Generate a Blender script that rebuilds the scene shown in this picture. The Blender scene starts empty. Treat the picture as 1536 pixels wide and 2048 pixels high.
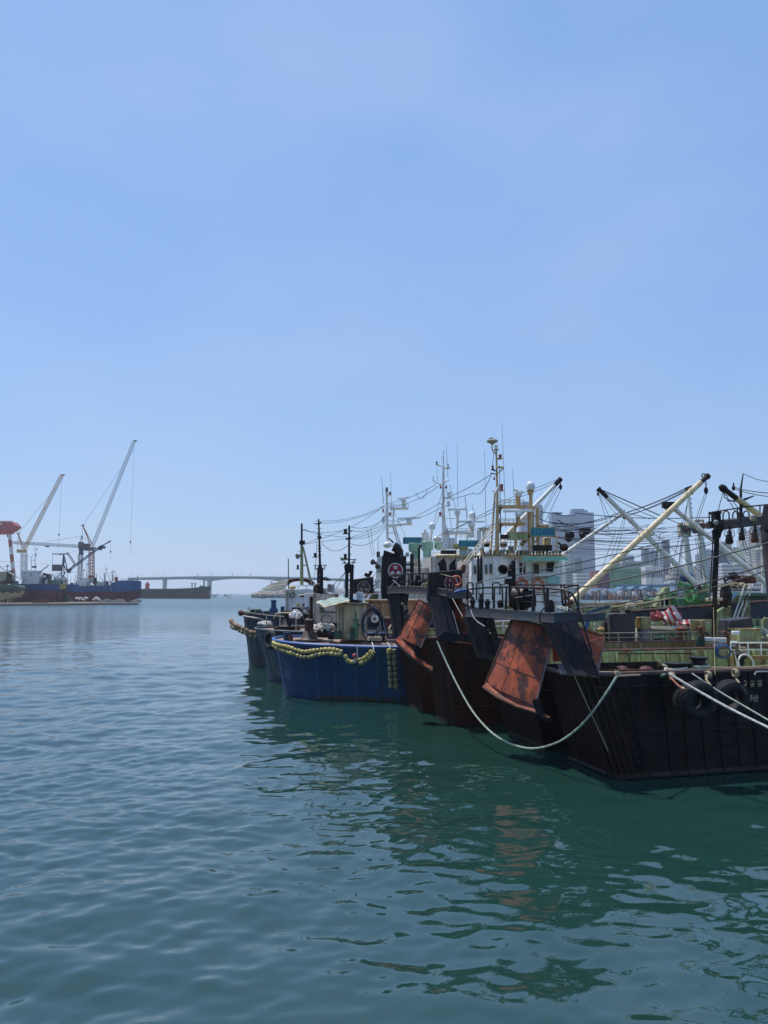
import bpy, math, random
import numpy as np
from mathutils import Vector as V, Matrix
R = math.radians
rnd = random.Random(7)
sc = bpy.context.scene
# ---------------------------------------------------------------- camera
CAMH, FPX, PITCH = 5.5, 1538.0, math.atan(163/1538.0)
cam = bpy.data.cameras.new('camera'); camo = bpy.data.objects.new('camera', cam)
sc.collection.objects.link(camo); sc.camera = camo
camo.location = (0, 0, CAMH); camo.rotation_euler = (R(90)+PITCH, 0, 0)
cam.sensor_fit = 'VERTICAL'; cam.sensor_height = 36.0; cam.lens = FPX/2048*36
cam.clip_start = 0.1; cam.clip_end = 30000
# ---------------------------------------------------------------- world, sun, exposure
SUN_DIR = V((-0.30, 0.26, 0.92)).normalized()          # towards the sun
el = math.asin(SUN_DIR.z); az = math.atan2(SUN_DIR.x, SUN_DIR.y)
w = bpy.data.worlds.new('World'); sc.world = w; w.use_nodes = True
nt = w.node_tree; bg = nt.nodes['Background']
sky = nt.nodes.new('ShaderNodeTexSky'); sky.sky_type = 'NISHITA'; sky.sun_disc = False
sky.sun_elevation = el; sky.sun_rotation = az
sky.air_density = 1.3; sky.dust_density = 0.3; sky.ozone_density = 6.0; sky.altitude = 0
thin = nt.nodes.new('ShaderNodeMix'); thin.data_type = 'RGBA'; thin.inputs[0].default_value = 0.65      # thin high haze veiling the blue evenly
thin.inputs[7].default_value = (1.72, 3.12, 6.05, 1); nt.links.new(sky.outputs[0], thin.inputs[6])
gc = nt.nodes.new('ShaderNodeTexCoord'); cn = nt.nodes.new('ShaderNodeTexNoise'); cn.inputs['Scale'].default_value = 2.2; cn.inputs['Detail'].default_value = 5
cm = nt.nodes.new('ShaderNodeMapping'); cm.inputs['Scale'].default_value = (1, 1, 2.2); nt.links.new(gc.outputs['Generated'], cm.inputs['Vector']); nt.links.new(cm.outputs[0], cn.inputs['Vector'])
cr_ = nt.nodes.new('ShaderNodeMapRange'); cr_.inputs[1].default_value = 0.42; cr_.inputs[2].default_value = 0.72; cr_.inputs[3].default_value = 0.0; cr_.inputs[4].default_value = 0.30
nt.links.new(cn.outputs[0], cr_.inputs[0]); cl = nt.nodes.new('ShaderNodeMix'); cl.data_type = 'RGBA'; cl.inputs[7].default_value = (3.7, 4.6, 6.2, 1)
nt.links.new(cr_.outputs[0], cl.inputs[0]); nt.links.new(thin.outputs[2], cl.inputs[6]); nt.links.new(cl.outputs[2], bg.inputs[0]); bg.inputs[1].default_value = 0.112
sl = bpy.data.lights.new('sun', 'SUN'); slo = bpy.data.objects.new('sun', sl); sc.collection.objects.link(slo)
sl.energy = 3.2; sl.angle = R(0.53); sl.color = (1.0, 0.95, 0.88)
slo.rotation_euler = SUN_DIR.to_track_quat('Z', 'Y').to_euler()
sc.view_settings.view_transform = 'Standard'; sc.view_settings.look = 'None'
sc.view_settings.gamma = 1.0; sc.view_settings.exposure = 0.34; sc.view_settings.use_curve_mapping = False
sc.cycles.max_bounces = 6; sc.cycles.volume_bounces = 1; sc.cycles.caustics_reflective = False
sc.cycles.sample_clamp_indirect = 6.0

# ---------------------------------------------------------------- projection helpers (measure the photo once, build in metres)
CT, ST = math.cos(PITCH), math.sin(PITCH)
def ray(px, py):
    x = (px-768)/FPX; u = (1024-py)/FPX
    return V((x, CT-u*ST, ST+u*CT))
def P(px, py, D):
    d = ray(px, py); return V((0, 0, CAMH)) + d*(D/d.y)
def W(px, py, z=0.0):
    d = ray(px, py); return V((0, 0, CAMH)) + d*((z-CAMH)/d.z)
def pm(D): return D/FPX                                  # metres of one photo pixel at depth D

# ---------------------------------------------------------------- materials
MATS = {}
def mat(name, col, rough=0.6, metal=0.0, var=0.18, scale=2.0, rust=0.0, rcol=(0.11, 0.035, 0.015), bump=0.0,
        streak=0.0, emis=None, spec=0.5, rscale=1.6, grime=0.0, crisp=0.0, dent=0.0):
    if name in MATS: return MATS[name]
    m = bpy.data.materials.new(name); m.use_nodes = True; n = m.node_tree; N = n.nodes; L = n.links
    b = N['Principled BSDF']; b.inputs['Roughness'].default_value = rough; b.inputs['Metallic'].default_value = metal
    b.inputs['Specular IOR Level'].default_value = spec
    tc = N.new('ShaderNodeTexCoord'); src = tc.outputs['Object']
    ns = N.new('ShaderNodeTexNoise'); ns.inputs['Scale'].default_value = scale; ns.inputs['Detail'].default_value = 6
    ns.inputs['Roughness'].default_value = 0.65
    L.new(src, ns.inputs['Vector'])
    mr = N.new('ShaderNodeMapRange'); mr.inputs[1].default_value = 0.3; mr.inputs[2].default_value = 0.7
    mr.inputs[3].default_value = 1-var; mr.inputs[4].default_value = 1+var; L.new(ns.outputs[0], mr.inputs[0])
    mx = N.new('ShaderNodeMix'); mx.data_type = 'RGBA'; mx.blend_type = 'MULTIPLY'; mx.inputs[0].default_value = 1
    mx.inputs[6].default_value = (*col, 1); L.new(mr.outputs[0], mx.inputs[7])
    out = mx.outputs[2]
    def layer(out, amount, colr, sxyz, seed, soft=0.08):
        if crisp and seed < 2: soft = crisp
        mp = N.new('ShaderNodeMapping'); mp.inputs['Scale'].default_value = sxyz; mp.inputs['Location'].default_value = (seed, seed*2.3, seed)
        L.new(src, mp.inputs['Vector'])
        n2 = N.new('ShaderNodeTexNoise'); n2.inputs['Scale'].default_value = 1.0; n2.inputs['Detail'].default_value = 8
        n2.inputs['Roughness'].default_value = 0.7; L.new(mp.outputs[0], n2.inputs['Vector'])
        t = 0.66-0.3*amount
        r2 = N.new('ShaderNodeMapRange'); r2.inputs[1].default_value = t-soft; r2.inputs[2].default_value = t+soft
        L.new(n2.outputs[0], r2.inputs[0])
        m2 = N.new('ShaderNodeMix'); m2.data_type = 'RGBA'; L.new(r2.outputs[0], m2.inputs[0]); L.new(out, m2.inputs[6])
        # rust itself varies
        r3 = N.new('ShaderNodeMix'); r3.data_type = 'RGBA'; L.new(ns.outputs[0], r3.inputs[0])
        r3.inputs[6].default_value = (*[c*0.5 for c in colr], 1); r3.inputs[7].default_value = (*[min(1, c*1.6) for c in colr], 1)
        L.new(r3.outputs[2], m2.inputs[7]); return m2.outputs[2]
    if grime: out = layer(out, grime, (0.05, 0.045, 0.04), (1.1, 1.1, 0.5), 3.1, 0.2)
    if streak: out = layer(out, streak, rcol, (rscale*3, rscale*3, rscale*0.22), 7.7, 0.14)
    if rust: out = layer(out, rust, rcol, (rscale, rscale, rscale), 1.3)
    L.new(out, b.inputs['Base Color'])
    if bump:
        bp = N.new('ShaderNodeBump'); bp.inputs['Strength'].default_value = min(1, bump); bp.inputs['Distance'].default_value = 0.02
        n4 = N.new('ShaderNodeTexNoise'); n4.inputs['Scale'].default_value = scale*5; n4.inputs['Detail'].default_value = 5
        L.new(src, n4.inputs['Vector']); L.new(n4.outputs[0], bp.inputs['Height']); L.new(bp.outputs[0], b.inputs['Normal'])
    if dent:
        bd = N.new('ShaderNodeBump'); bd.inputs['Strength'].default_value = 1.0; bd.inputs['Distance'].default_value = dent
        n5 = N.new('ShaderNodeTexNoise'); n5.inputs['Scale'].default_value = 1.5; n5.inputs['Detail'].default_value = 2
        L.new(src, n5.inputs['Vector']); L.new(n5.outputs[0], bd.inputs['Height']); L.new(bd.outputs[0], b.inputs['Normal'])
        if bump: L.new(bp.outputs[0], bd.inputs['Normal'])
    MATS[name] = m; return m

# ---------------------------------------------------------------- mesh builder
class MB:
    def __init__(s): s.v = []; s.f = []
    def add(s, vs, fs):
        o = len(s.v); s.v += [V(v) for v in vs]; s.f += [tuple(i+o for i in f) for f in fs]; return s
    def box(s, c, sz, M=None):
        c = V(c); h = V(sz)/2; vs = []
        for x in (-1, 1):
            for y in (-1, 1):
                for z in (-1, 1):
                    p = V((x*h.x, y*h.y, z*h.z)); vs.append(c+(M@p if M else p))
        return s.add(vs, [(0,1,3,2),(4,6,7,5),(0,4,5,1),(2,3,7,6),(0,2,6,4),(1,5,7,3)])
    def box2(s, a, b):
        a = V(a); b = V(b); return s.box((a+b)/2, [abs(x) for x in (b-a)])
    def hexa(s, q):                      # 8 points: bottom quad then top quad
        return s.add(q, [(3,2,1,0),(4,5,6,7),(0,1,5,4),(1,2,6,5),(2,3,7,6),(3,0,4,7)])
    def prism(s, poly, off):
        n = len(poly); off = V(off); vs = [V(p) for p in poly]+[V(p)+off for p in poly]
        return s.add(vs, [tuple(range(n))[::-1], tuple(range(n, 2*n))]+[(i, (i+1) % n, n+(i+1) % n, n+i) for i in range(n)])
    def ring(s, c, ax, r, n, ph=0):
        ax = V(ax).normalized(); a = ax.orthogonal().normalized(); b = ax.cross(a)
        return [V(c)+a*(r*math.cos(ph+2*math.pi*i/n))+b*(r*math.sin(ph+2*math.pi*i/n)) for i in range(n)]
    def cone(s, p, q, r0, r1, n=8, cap=True):
        p = V(p); q = V(q); ax = q-p
        if ax.length < 1e-6: return s
        vs = s.ring(p, ax, r0, n)+s.ring(q, ax, r1, n)
        fs = [(i, (i+1) % n, n+(i+1) % n, n+i) for i in range(n)]
        if cap: fs += [tuple(range(n))[::-1], tuple(range(n, 2*n))]
        return s.add(vs, fs)
    def tube(s, p, q, r, n=6): return s.cone(p, q, r, r, n)
    def path(s, pts, r, n=6, closed=False):
        pts = [V(p) for p in pts]; m = len(pts); T = []
        for i in range(m):
            if closed: t = pts[(i+1) % m]-pts[i-1]
            else: t = pts[min(i+1, m-1)]-pts[max(i-1, 0)]
            T.append(t.normalized())
        a = T[0].orthogonal().normalized(); vs = []
        for i in range(m):
            a = (a-T[i]*a.dot(T[i]))
            a = a.normalized() if a.length > 1e-6 else T[i].orthogonal().normalized()
            b = T[i].cross(a); rr = r[i] if isinstance(r, (list, tuple)) else r
            vs += [pts[i]+a*(rr*math.cos(2*math.pi*k/n))+b*(rr*math.sin(2*math.pi*k/n)) for k in range(n)]
        fs = []
        for i in range(m if closed else m-1):
            j = (i+1) % m
            fs += [(i*n+k, i*n+(k+1) % n, j*n+(k+1) % n, j*n+k) for k in range(n)]
        if not closed: fs += [tuple(range(n))[::-1], tuple(range((m-1)*n, m*n))]
        return s.add(vs, fs)
    def lathe(s, prof, base, ax=(0, 0, 1), n=12):      # prof: (radius, height)
        base = V(base); ax = V(ax).normalized(); vs = []
        for r, h in prof: vs += s.ring(base+ax*h, ax, max(r, 1e-4), n)
        m = len(prof); fs = []
        for i in range(m-1): fs += [(i*n+k, i*n+(k+1) % n, (i+1)*n+(k+1) % n, (i+1)*n+k) for k in range(n)]
        fs += [tuple(range(n))[::-1], tuple(range((m-1)*n, m*n))]
        return s.add(vs, fs)
    def ball(s, c, r, n=10, sz=1.0, ax=(0, 0, 1)):
        k = max(4, n//2); prof = [(r*math.sin(math.pi*i/k), -r*sz*math.cos(math.pi*i/k)) for i in range(k+1)]
        return s.lathe(prof, c, ax, n)
    def torus(s, c, ax, R_, r, n=24, m=8, squash=1.0):
        ax = V(ax).normalized(); a = ax.orthogonal().normalized(); b = ax.cross(a); vs = []
        for i in range(n):
            t = 2*math.pi*i/n; d = a*math.cos(t)+b*math.sin(t)
            vs += [V(c)+d*(R_+r*math.cos(2*math.pi*k/m))+ax*(r*squash*math.sin(2*math.pi*k/m)) for k in range(m)]
        return s.add(vs, [(i*m+k, i*m+(k+1) % m, ((i+1) % n)*m+(k+1) % m, ((i+1) % n)*m+k) for i in range(n) for k in range(m)])
    def grid(s, rows, thick=None):                     # rows: list of lists of points
        h = len(rows); wd = len(rows[0]); vs = [p for r_ in rows for p in r_]
        fs = [(i*wd+j, i*wd+j+1, (i+1)*wd+j+1, (i+1)*wd+j) for i in range(h-1) for j in range(wd-1)]
        return s.add(vs, fs)
    def plate(s, rows, th):                            # solid plate from a grid, thickness vector th
        h = len(rows); wd = len(rows[0]); th = V(th); n = h*wd
        vs = [V(p) for r_ in rows for p in r_]; vs += [p+th for p in vs]
        fs = [(i*wd+j, i*wd+j+1, (i+1)*wd+j+1, (i+1)*wd+j) for i in range(h-1) for j in range(wd-1)]
        fs += [tuple(x+n for x in f[::-1]) for f in fs]
        b = [j for j in range(wd)]+[i*wd+wd-1 for i in range(1, h)]+[(h-1)*wd+j for j in range(wd-2, -1, -1)]+[i*wd for i in range(h-2, 0, -1)]
        fs += [(b[k], b[(k+1) % len(b)], b[(k+1) % len(b)]+n, b[k]+n) for k in range(len(b))]
        return s.add(vs, fs)
    def pbox(s, x0, x1, y0, y1, D, dep):               # a box whose front face at depth D spans the measured rectangle
        a = P(x0, y1, D); b = P(x1, y0, D); return s.box2((a.x, D, a.z), (b.x, D+dep, b.z))

def obj(name, mb, m, parent=None, label=None, cat=None, group=None, kind=None, smooth=False, bev=0):
    me = bpy.data.meshes.new(name)
    if parent: o0 = V(parent['org'])
    else:
        xs = [v.x for v in mb.v]; ys = [v.y for v in mb.v]; zs = [v.z for v in mb.v]
        o0 = V(((min(xs)+max(xs))/2, (min(ys)+max(ys))/2, min(zs)))
    me.from_pydata([tuple(v-o0) for v in mb.v], [], mb.f); me.update()
    if smooth:
        me.polygons.foreach_set('use_smooth', [True]*len(me.polygons))
        try: me.set_sharp_from_angle(angle=R(40))
        except Exception: pass
    me.materials.append(m)
    o = bpy.data.objects.new(name, me); sc.collection.objects.link(o)
    if parent: o.parent = parent
    else: o.location = o0
    o['org'] = tuple(o0)
    if label: o['label'] = label
    if cat: o['category'] = cat
    if group: o['group'] = group
    if kind: o['kind'] = kind
    if bev:
        md = o.modifiers.new('bevel', 'BEVEL'); md.width = bev; md.segments = 1; md.limit_method = 'ANGLE'
    return o
def thing(name, loc, label, cat, group=None):
    o = bpy.data.objects.new(name, None); sc.collection.objects.link(o); o.empty_display_size = 0.3
    o.location = loc; o['org'] = tuple(loc); o['label'] = label; o['category'] = cat
    if group: o['group'] = group
    return o
def share(src, name, parent, M=None, label=None):       # another object on the same mesh under the same parent
    o = src.copy(); sc.collection.objects.link(o); o.name = name; o.parent = parent
    if M is not None: o.matrix_basis = M
    return o
def text_mb(body, pos, right, up, h, center=True, bold=0.0, sx=1.0, depth=0.01, space=1.0):
    cu = bpy.data.curves.new('lettering', 'FONT'); cu.body = body; cu.size = 1.0; cu.offset = bold; cu.resolution_u = 3
    cu.space_character = space
    t = bpy.data.objects.new('lettering', cu); sc.collection.objects.link(t)
    dg = bpy.context.evaluated_depsgraph_get(); me = bpy.data.meshes.new_from_object(t.evaluated_get(dg))
    vs = [v.co.copy() for v in me.vertices]; fs = [tuple(p.vertices) for p in me.polygons]
    bpy.data.objects.remove(t); bpy.data.curves.remove(cu); bpy.data.meshes.remove(me)
    mb = MB()
    if not vs: return mb
    x0 = min(v.x for v in vs); x1 = max(v.x for v in vs); y0 = min(v.y for v in vs); y1 = max(v.y for v in vs)
    k = h/(y1-y0); right = V(right).normalized(); up = V(up).normalized()
    cx, cy = ((x0+x1)/2, (y0+y1)/2) if center else (x0, y0)
    mb.add([V(pos)+right*((v.x-cx)*k*sx)+up*((v.y-cy)*k) for v in vs], fs)
    return mb
def catenary(a, b, sag, n=14):
    a = V(a); b = V(b)
    return [a.lerp(b, i/n)-V((0, 0, sag*4*(i/n)*(1-i/n))) for i in range(n+1)]
def wire(parent, x0, y0, D0, x1, y1, D1, sag=0.0, r=0.012, m=None, name='rigging_wire', n=None):
    a = P(x0, y0, D0); b = P(x1, y1, D1)
    return obj(name, MB().path(catenary(a, b, sag, n or (10 if sag else 1)), r, 4), m or M_wire, parent)

# material palette
M_wire = mat('dark_wire', (0.03, 0.03, 0.035), 0.6)
M_black = mat('black_paint', (0.0045, 0.0055, 0.008), 0.5, spec=0.3, rust=0.15, streak=0.2, rcol=(0.05, 0.02, 0.012), var=0.3)
M_hullA = mat('black_hull_paint', (0.0022, 0.0032, 0.0062), 0.5, spec=0.22, dent=0.12, rust=0.16, streak=0.42, rcol=(0.022, 0.009, 0.006), bump=0.6, var=0.35, rscale=1.0)
M_hullB = mat('rusty_hull_paint', (0.004, 0.0045, 0.0075), 0.6, spec=0.25, dent=0.12, rust=0.45, streak=0.8, rcol=(0.075, 0.022, 0.012), bump=0.6, var=0.35, rscale=0.9)
M_steel = mat('navy_steel', (0.0045, 0.0085, 0.016), 0.5, spec=0.25, rust=0.08, streak=0.2, rcol=(0.04, 0.018, 0.012), var=0.25)
M_lip = mat('worn_grey_steel', (0.035, 0.042, 0.05), 0.55, rust=0.4, streak=0.4, rcol=(0.09, 0.05, 0.035), rscale=2.0)
M_orange = mat('orange_primer', (0.45, 0.085, 0.028), 0.6, crisp=0.03, rust=0.45, streak=0.4, rcol=(0.09, 0.025, 0.015), bump=0.4, var=0.3, rscale=1.8)
M_orange2 = mat('bright_orange_primer', (0.40, 0.075, 0.018), 0.65, dent=0.06, rust=0.46, streak=0.28, rcol=(0.055, 0.014, 0.01), bump=0.3, var=0.4, rscale=1.3, crisp=0.025)
M_rust = mat('rusted_steel', (0.12, 0.045, 0.025), 0.8, var=0.5, scale=5, bump=0.5)
M_blue = mat('blue_hull_paint', (0.006, 0.050, 0.125), 0.5, spec=0.3, dent=0.08, streak=0.3, rust=0.12, rcol=(0.03, 0.03, 0.045), bump=0.4, var=0.2, rscale=1.2)
M_blue2 = mat('faded_blue_hull', (0.03, 0.085, 0.15), 0.6, dent=0.08, rust=0.25, streak=0.5, rcol=(0.06, 0.05, 0.045), bump=0.5, var=0.4)
M_blue3 = mat('old_navy_hull', (0.014, 0.055, 0.095), 0.6, dent=0.08, rust=0.3, streak=0.45, rcol=(0.045, 0.028, 0.022), bump=0.5, var=0.4)
M_deck = mat('pink_brown_deck', (0.36, 0.24, 0.18), 0.8, rust=0.3, rcol=(0.16, 0.09, 0.06), var=0.25, scale=1.5)
M_green = mat('deck_green_paint', (0.35, 0.45, 0.22), 0.5, rust=0.22, streak=0.35, rcol=(0.20, 0.09, 0.03), var=0.2)
M_green2 = mat('machinery_green', (0.11, 0.28, 0.15), 0.4, rust=0.2, streak=0.2, rcol=(0.08, 0.04, 0.02), var=0.25)
M_green3 = mat('rusty_yellow_green', (0.50, 0.58, 0.27), 0.55, rust=0.3, streak=0.8, rcol=(0.24, 0.10, 0.02), var=0.25, rscale=2.2)
M_seag = mat('pale_sea_green', (0.24, 0.42, 0.33), 0.4, streak=0.15, rcol=(0.2, 0.3, 0.2), var=0.1)
M_dgreen = mat('dark_green_paint', (0.02, 0.07, 0.045), 0.5, rust=0.2, var=0.3)
M_white = mat('white_ship_paint', (0.84, 0.83, 0.80), 0.45, streak=0.18, rcol=(0.5, 0.42, 0.34), var=0.08, rscale=1.4)
M_whiteold = mat('stained_white_paint', (0.72, 0.69, 0.61), 0.6, streak=0.5, rust=0.12, rcol=(0.26, 0.19, 0.13), var=0.12, rscale=1.4)
M_cream = mat('cream_paint', (0.80, 0.66, 0.40), 0.55, streak=0.25, rust=0.1, rcol=(0.22, 0.13, 0.06), var=0.12)
M_buff = mat('buff_mast_paint', (0.62, 0.42, 0.19), 0.5, streak=0.25, rcol=(0.22, 0.11, 0.04), var=0.12)
M_boom = mat('cream_boom_paint', (0.72, 0.57, 0.34), 0.4, streak=0.1, rcol=(0.4, 0.22, 0.1), var=0.12)
M_boomw = mat('pale_boom_paint', (0.66, 0.64, 0.57), 0.45, streak=0.2, rcol=(0.3, 0.22, 0.15), var=0.15)
M_glass = mat('dark_window_glass', (0.004, 0.005, 0.006), 0.12, spec=0.25)
M_dome = mat('white_plastic', (0.78, 0.78, 0.76), 0.35, var=0.05)
M_red = mat('red_lamp_glass', (0.35, 0.02, 0.02), 0.4)
M_redp = mat('red_emblem_paint', (0.30, 0.012, 0.02), 0.5)
M_lifeb = mat('orange_lifebuoy', (0.55, 0.13, 0.06), 0.6, var=0.2)
M_rubber = mat('tyre_rubber', (0.009, 0.009, 0.011), 0.75, var=0.4, scale=6, bump=0.5)
M_float = mat('yellow_float', (0.50, 0.40, 0.12), 0.55, var=0.3, scale=4, rust=0.12, rcol=(0.12, 0.09, 0.04))
M_floatd = mat('dirty_float', (0.21, 0.19, 0.10), 0.7, var=0.4, scale=4, rust=0.3, rcol=(0.06, 0.05, 0.04))
M_floatb = mat('brown_float', (0.30, 0.19, 0.11), 0.7, var=0.35, scale=4, rust=0.3, rcol=(0.09, 0.06, 0.04))
M_ropeg = mat('green_white_rope', (0.38, 0.43, 0.34), 0.8, var=0.35, scale=9)
M_ropew = mat('white_rope', (0.62, 0.60, 0.52), 0.85, var=0.2, scale=9)
M_ropet = mat('tan_rope', (0.40, 0.32, 0.19), 0.85, var=0.3, scale=9)
M_signg = mat('sign_green', (0.05, 0.32, 0.25), 0.5, var=0.05)
M_signb = mat('sign_blue_lettering', (0.015, 0.09, 0.33), 0.5, var=0.02)
M_gold = mat('gold_lettering', (0.42, 0.34, 0.20), 0.5, var=0.3, scale=6)
M_grey = mat('grey_panel', (0.28, 0.29, 0.30), 0.5, var=0.15, grime=0.3)
M_wood = mat('varnished_wood', (0.52, 0.29, 0.14), 0.5, var=0.3, scale=3, streak=0.4, rcol=(0.18, 0.09, 0.04))
M_skin = mat('skin', (0.40, 0.22, 0.15), 0.6, var=0.05)
M_dcloth = mat('dark_clothing', (0.012, 0.014, 0.02), 0.9, var=0.2)
M_bcloth = mat('grey_blue_shirt', (0.06, 0.085, 0.12), 0.9, var=0.2)
M_tan = mat('aged_beige', (0.42, 0.36, 0.26), 0.7, var=0.2)
M_navy = mat('blue_bulwark_paint', (0.02, 0.06, 0.15), 0.5, rust=0.1, var=0.25)
M_conc = mat('quay_concrete', (0.33, 0.30, 0.26), 0.85, var=0.2, scale=0.2)
# ================================================================= WATER
def build_water():
    ys = [2.0]; 
    while ys[-1] < 9: ys.append(ys[-1]+0.14)
    while ys[-1] < 220:
        D = ys[-1]; ys.append(D+max(0.035, D*D/4229*0.62))
    while ys[-1] < 9000: ys.append(ys[-1]*1.035)
    back = [-200, -60, -20, -6, -2, 0]; ys = np.array(back+ys)
    xs = list(np.arange(0, 13, 0.07)); st = 0.07
    while xs[-1] < 5200: st *= 1.035; xs.append(xs[-1]+st)
    xs = np.array([-x for x in xs[:0:-1]]+xs)
    X, Y = np.meshgrid(xs, ys); dx = np.gradient(xs)[None, :]; dy = np.gradient(ys)[:, None]
    sp = np.maximum(dx, dy*0.8)
    rg = np.random.RandomState(11); Z = np.zeros_like(X)
    patch = 0.75+0.35*np.sin(X*0.11+1.3*np.sin(Y*0.05))*np.sin(Y*0.07+2.1+0.8*np.sin(X*0.06))
    # more wind on the open water to the left and far away, a calmer lee beside the hulls
    lee = 1/(1+np.exp(-(-X-2+Y*0.06)/4.0)); amp = (0.62+0.55*lee)*patch
    n = 130
    for i in range(n):
        lam = 0.30*(7.0/0.30)**((i+rg.rand())/n)
        ang = math.pi/2+0.25+rg.randn()*0.85
        k = 2*math.pi/lam
        slope = 0.0180*(lam/1.2)**(-0.30) if lam < 2.6 else 0.0085
        a = slope/k; ph = rg.rand()*6.283
        fade = np.clip((lam/sp-3.0)/3.0, 0, 1)
        wx = X+0.35*np.sin(Y*0.9/lam+ph*3)*lam*0.25; 
        Z += a*fade*np.sin(k*(wx*math.cos(ang)+Y*math.sin(ang))+ph)
    Z *= amp
    h, wd = X.shape
    me = bpy.data.meshes.new('water')
    me.vertices.add(h*wd); me.vertices.foreach_set('co', np.stack([X, Y, Z], -1).astype(np.float32).ravel())
    I = (np.arange(h-1)[:, None]*wd+np.arange(wd-1)[None, :]).ravel()
    F = np.stack([I, I+1, I+wd+1, I+wd], -1).astype(np.int32)
    me.loops.add(F.size); me.loops.foreach_set('vertex_index', F.ravel())
    me.polygons.add(len(F)); me.polygons.foreach_set('loop_start', np.arange(0, F.size, 4, dtype=np.int32))
    me.polygons.foreach_set('use_smooth', np.ones(len(F), dtype=bool)); me.update(calc_edges=True)
    m = bpy.data.materials.new('harbour_water'); m.use_nodes = True; N = m.node_tree.nodes; L = m.node_tree.links
    b = N['Principled BSDF']; b.inputs['Roughness'].default_value = 0.012
    b.inputs['IOR'].default_value = 1.80
    tc = N.new('ShaderNodeTexCoord')
    n0 = N.new('ShaderNodeTexNoise'); n0.inputs['Scale'].default_value = 0.05; n0.inputs['Detail'].default_value = 4
    L.new(tc.outputs['Object'], n0.inputs['Vector'])
    cr = N.new('ShaderNodeMix'); cr.data_type = 'RGBA'; cr.inputs[6].default_value = (0.0095, 0.038, 0.030, 1); cr.inputs[7].default_value = (0.014, 0.052, 0.041, 1)
    L.new(n0.outputs[0], cr.inputs[0]); L.new(cr.outputs[2], b.inputs['Base Color'])
    def noise(scale, sx, sy, rot, det, dist):
        mp = N.new('ShaderNodeMapping'); mp.inputs['Scale'].default_value = (sx, sy, 1); mp.inputs['Rotation'].default_value = (0, 0, rot)
        L.new(tc.outputs['Object'], mp.inputs['Vector'])
        q = N.new('ShaderNodeTexNoise'); q.inputs['Scale'].default_value = scale; q.inputs['Detail'].default_value = det
        q.inputs['Distortion'].default_value = dist; L.new(mp.outputs[0], q.inputs['Vector']); return q.outputs[0]
    # ripples: finer than the mesh; stronger far off, where the mesh is flat
    ge = N.new('ShaderNodeNewGeometry'); sx = N.new('ShaderNodeSeparateXYZ'); L.new(ge.outputs['Position'], sx.inputs[0])
    far = N.new('ShaderNodeMapRange'); far.inputs[1].default_value = 22; far.inputs[2].default_value = 75
    far.inputs[3].default_value = 0.05; far.inputs[4].default_value = 1.0; L.new(sx.outputs['Y'], far.inputs[0])
    b1 = N.new('ShaderNodeBump'); b1.inputs['Distance'].default_value = 0.12; L.new(noise(0.55, 0.8, 1.6, 0.25, 5, 0.6), b1.inputs['Height'])
    wind = N.new('ShaderNodeMapRange'); wind.inputs[1].default_value = 0.40; wind.inputs[2].default_value = 0.62; wind.inputs[3].default_value = 0.40; wind.inputs[4].default_value = 0.85
    L.new(noise(0.035, 0.35, 2.2, 0.08, 3, 0.3), wind.inputs[0]); wm = N.new('ShaderNodeMath'); wm.operation = 'MULTIPLY'
    L.new(far.outputs[0], wm.inputs[0]); L.new(wind.outputs[0], wm.inputs[1]); L.new(wm.outputs[0], b1.inputs['Strength'])
    sw = N.new('ShaderNodeMapRange'); sw.inputs[1].default_value = 70; sw.inputs[2].default_value = 260; sw.inputs[3].default_value = 0.0; sw.inputs[4].default_value = 1.0
    L.new(sx.outputs['Y'], sw.inputs[0]); b0 = N.new('ShaderNodeBump'); b0.inputs['Distance'].default_value = 0.5
    L.new(sw.outputs[0], b0.inputs['Strength']); L.new(noise(0.22, 0.7, 1.7, 0.2, 6, 0.4), b0.inputs['Height']); L.new(b0.outputs[0], b1.inputs['Normal'])
    ro = N.new('ShaderNodeMapRange'); ro.inputs[1].default_value = 60; ro.inputs[2].default_value = 300; ro.inputs[3].default_value = 0.012; ro.inputs[4].default_value = 0.26
    L.new(sx.outputs['Y'], ro.inputs[0]); L.new(ro.outputs[0], b.inputs['Roughness'])      # wavelets too fine to resolve far off
    b2 = N.new('ShaderNodeBump'); b2.inputs['Distance'].default_value = 0.008; b2.inputs['Strength'].default_value = 0.35
    L.new(noise(2.6, 0.8, 1.5, 0.25, 3, 0.4), b2.inputs['Height']); L.new(b1.outputs[0], b2.inputs['Normal'])
    L.new(b2.outputs[0], b.inputs['Normal'])
    me.materials.append(m)
    o = bpy.data.objects.new('water', me); sc.collection.objects.link(o); o['kind'] = 'structure'; o['label'] = 'rippled teal harbour water'
build_water()
# ================================================================= HAZE
def haze():
    mb = MB().box2((-5600, -260, -1.2), (5600, 9300, 330))
    m = bpy.data.materials.new('harbour_haze'); m.use_nodes = True; N = m.node_tree.nodes; L = m.node_tree.links
    N.remove(N['Principled BSDF']); pv = N.new('ShaderNodeVolumePrincipled'); pv.inputs['Color'].default_value = (0.88, 0.94, 1.0, 1)
    pv.inputs['Density'].default_value = HAZE; pv.inputs['Anisotropy'].default_value = 0.2
    L.new(pv.outputs[0], N['Material Output'].inputs['Volume'])
    o = obj('haze', mb, m, kind='stuff', label='thin pale sea haze over the harbour')
HAZE = 0.00013
haze()
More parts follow.
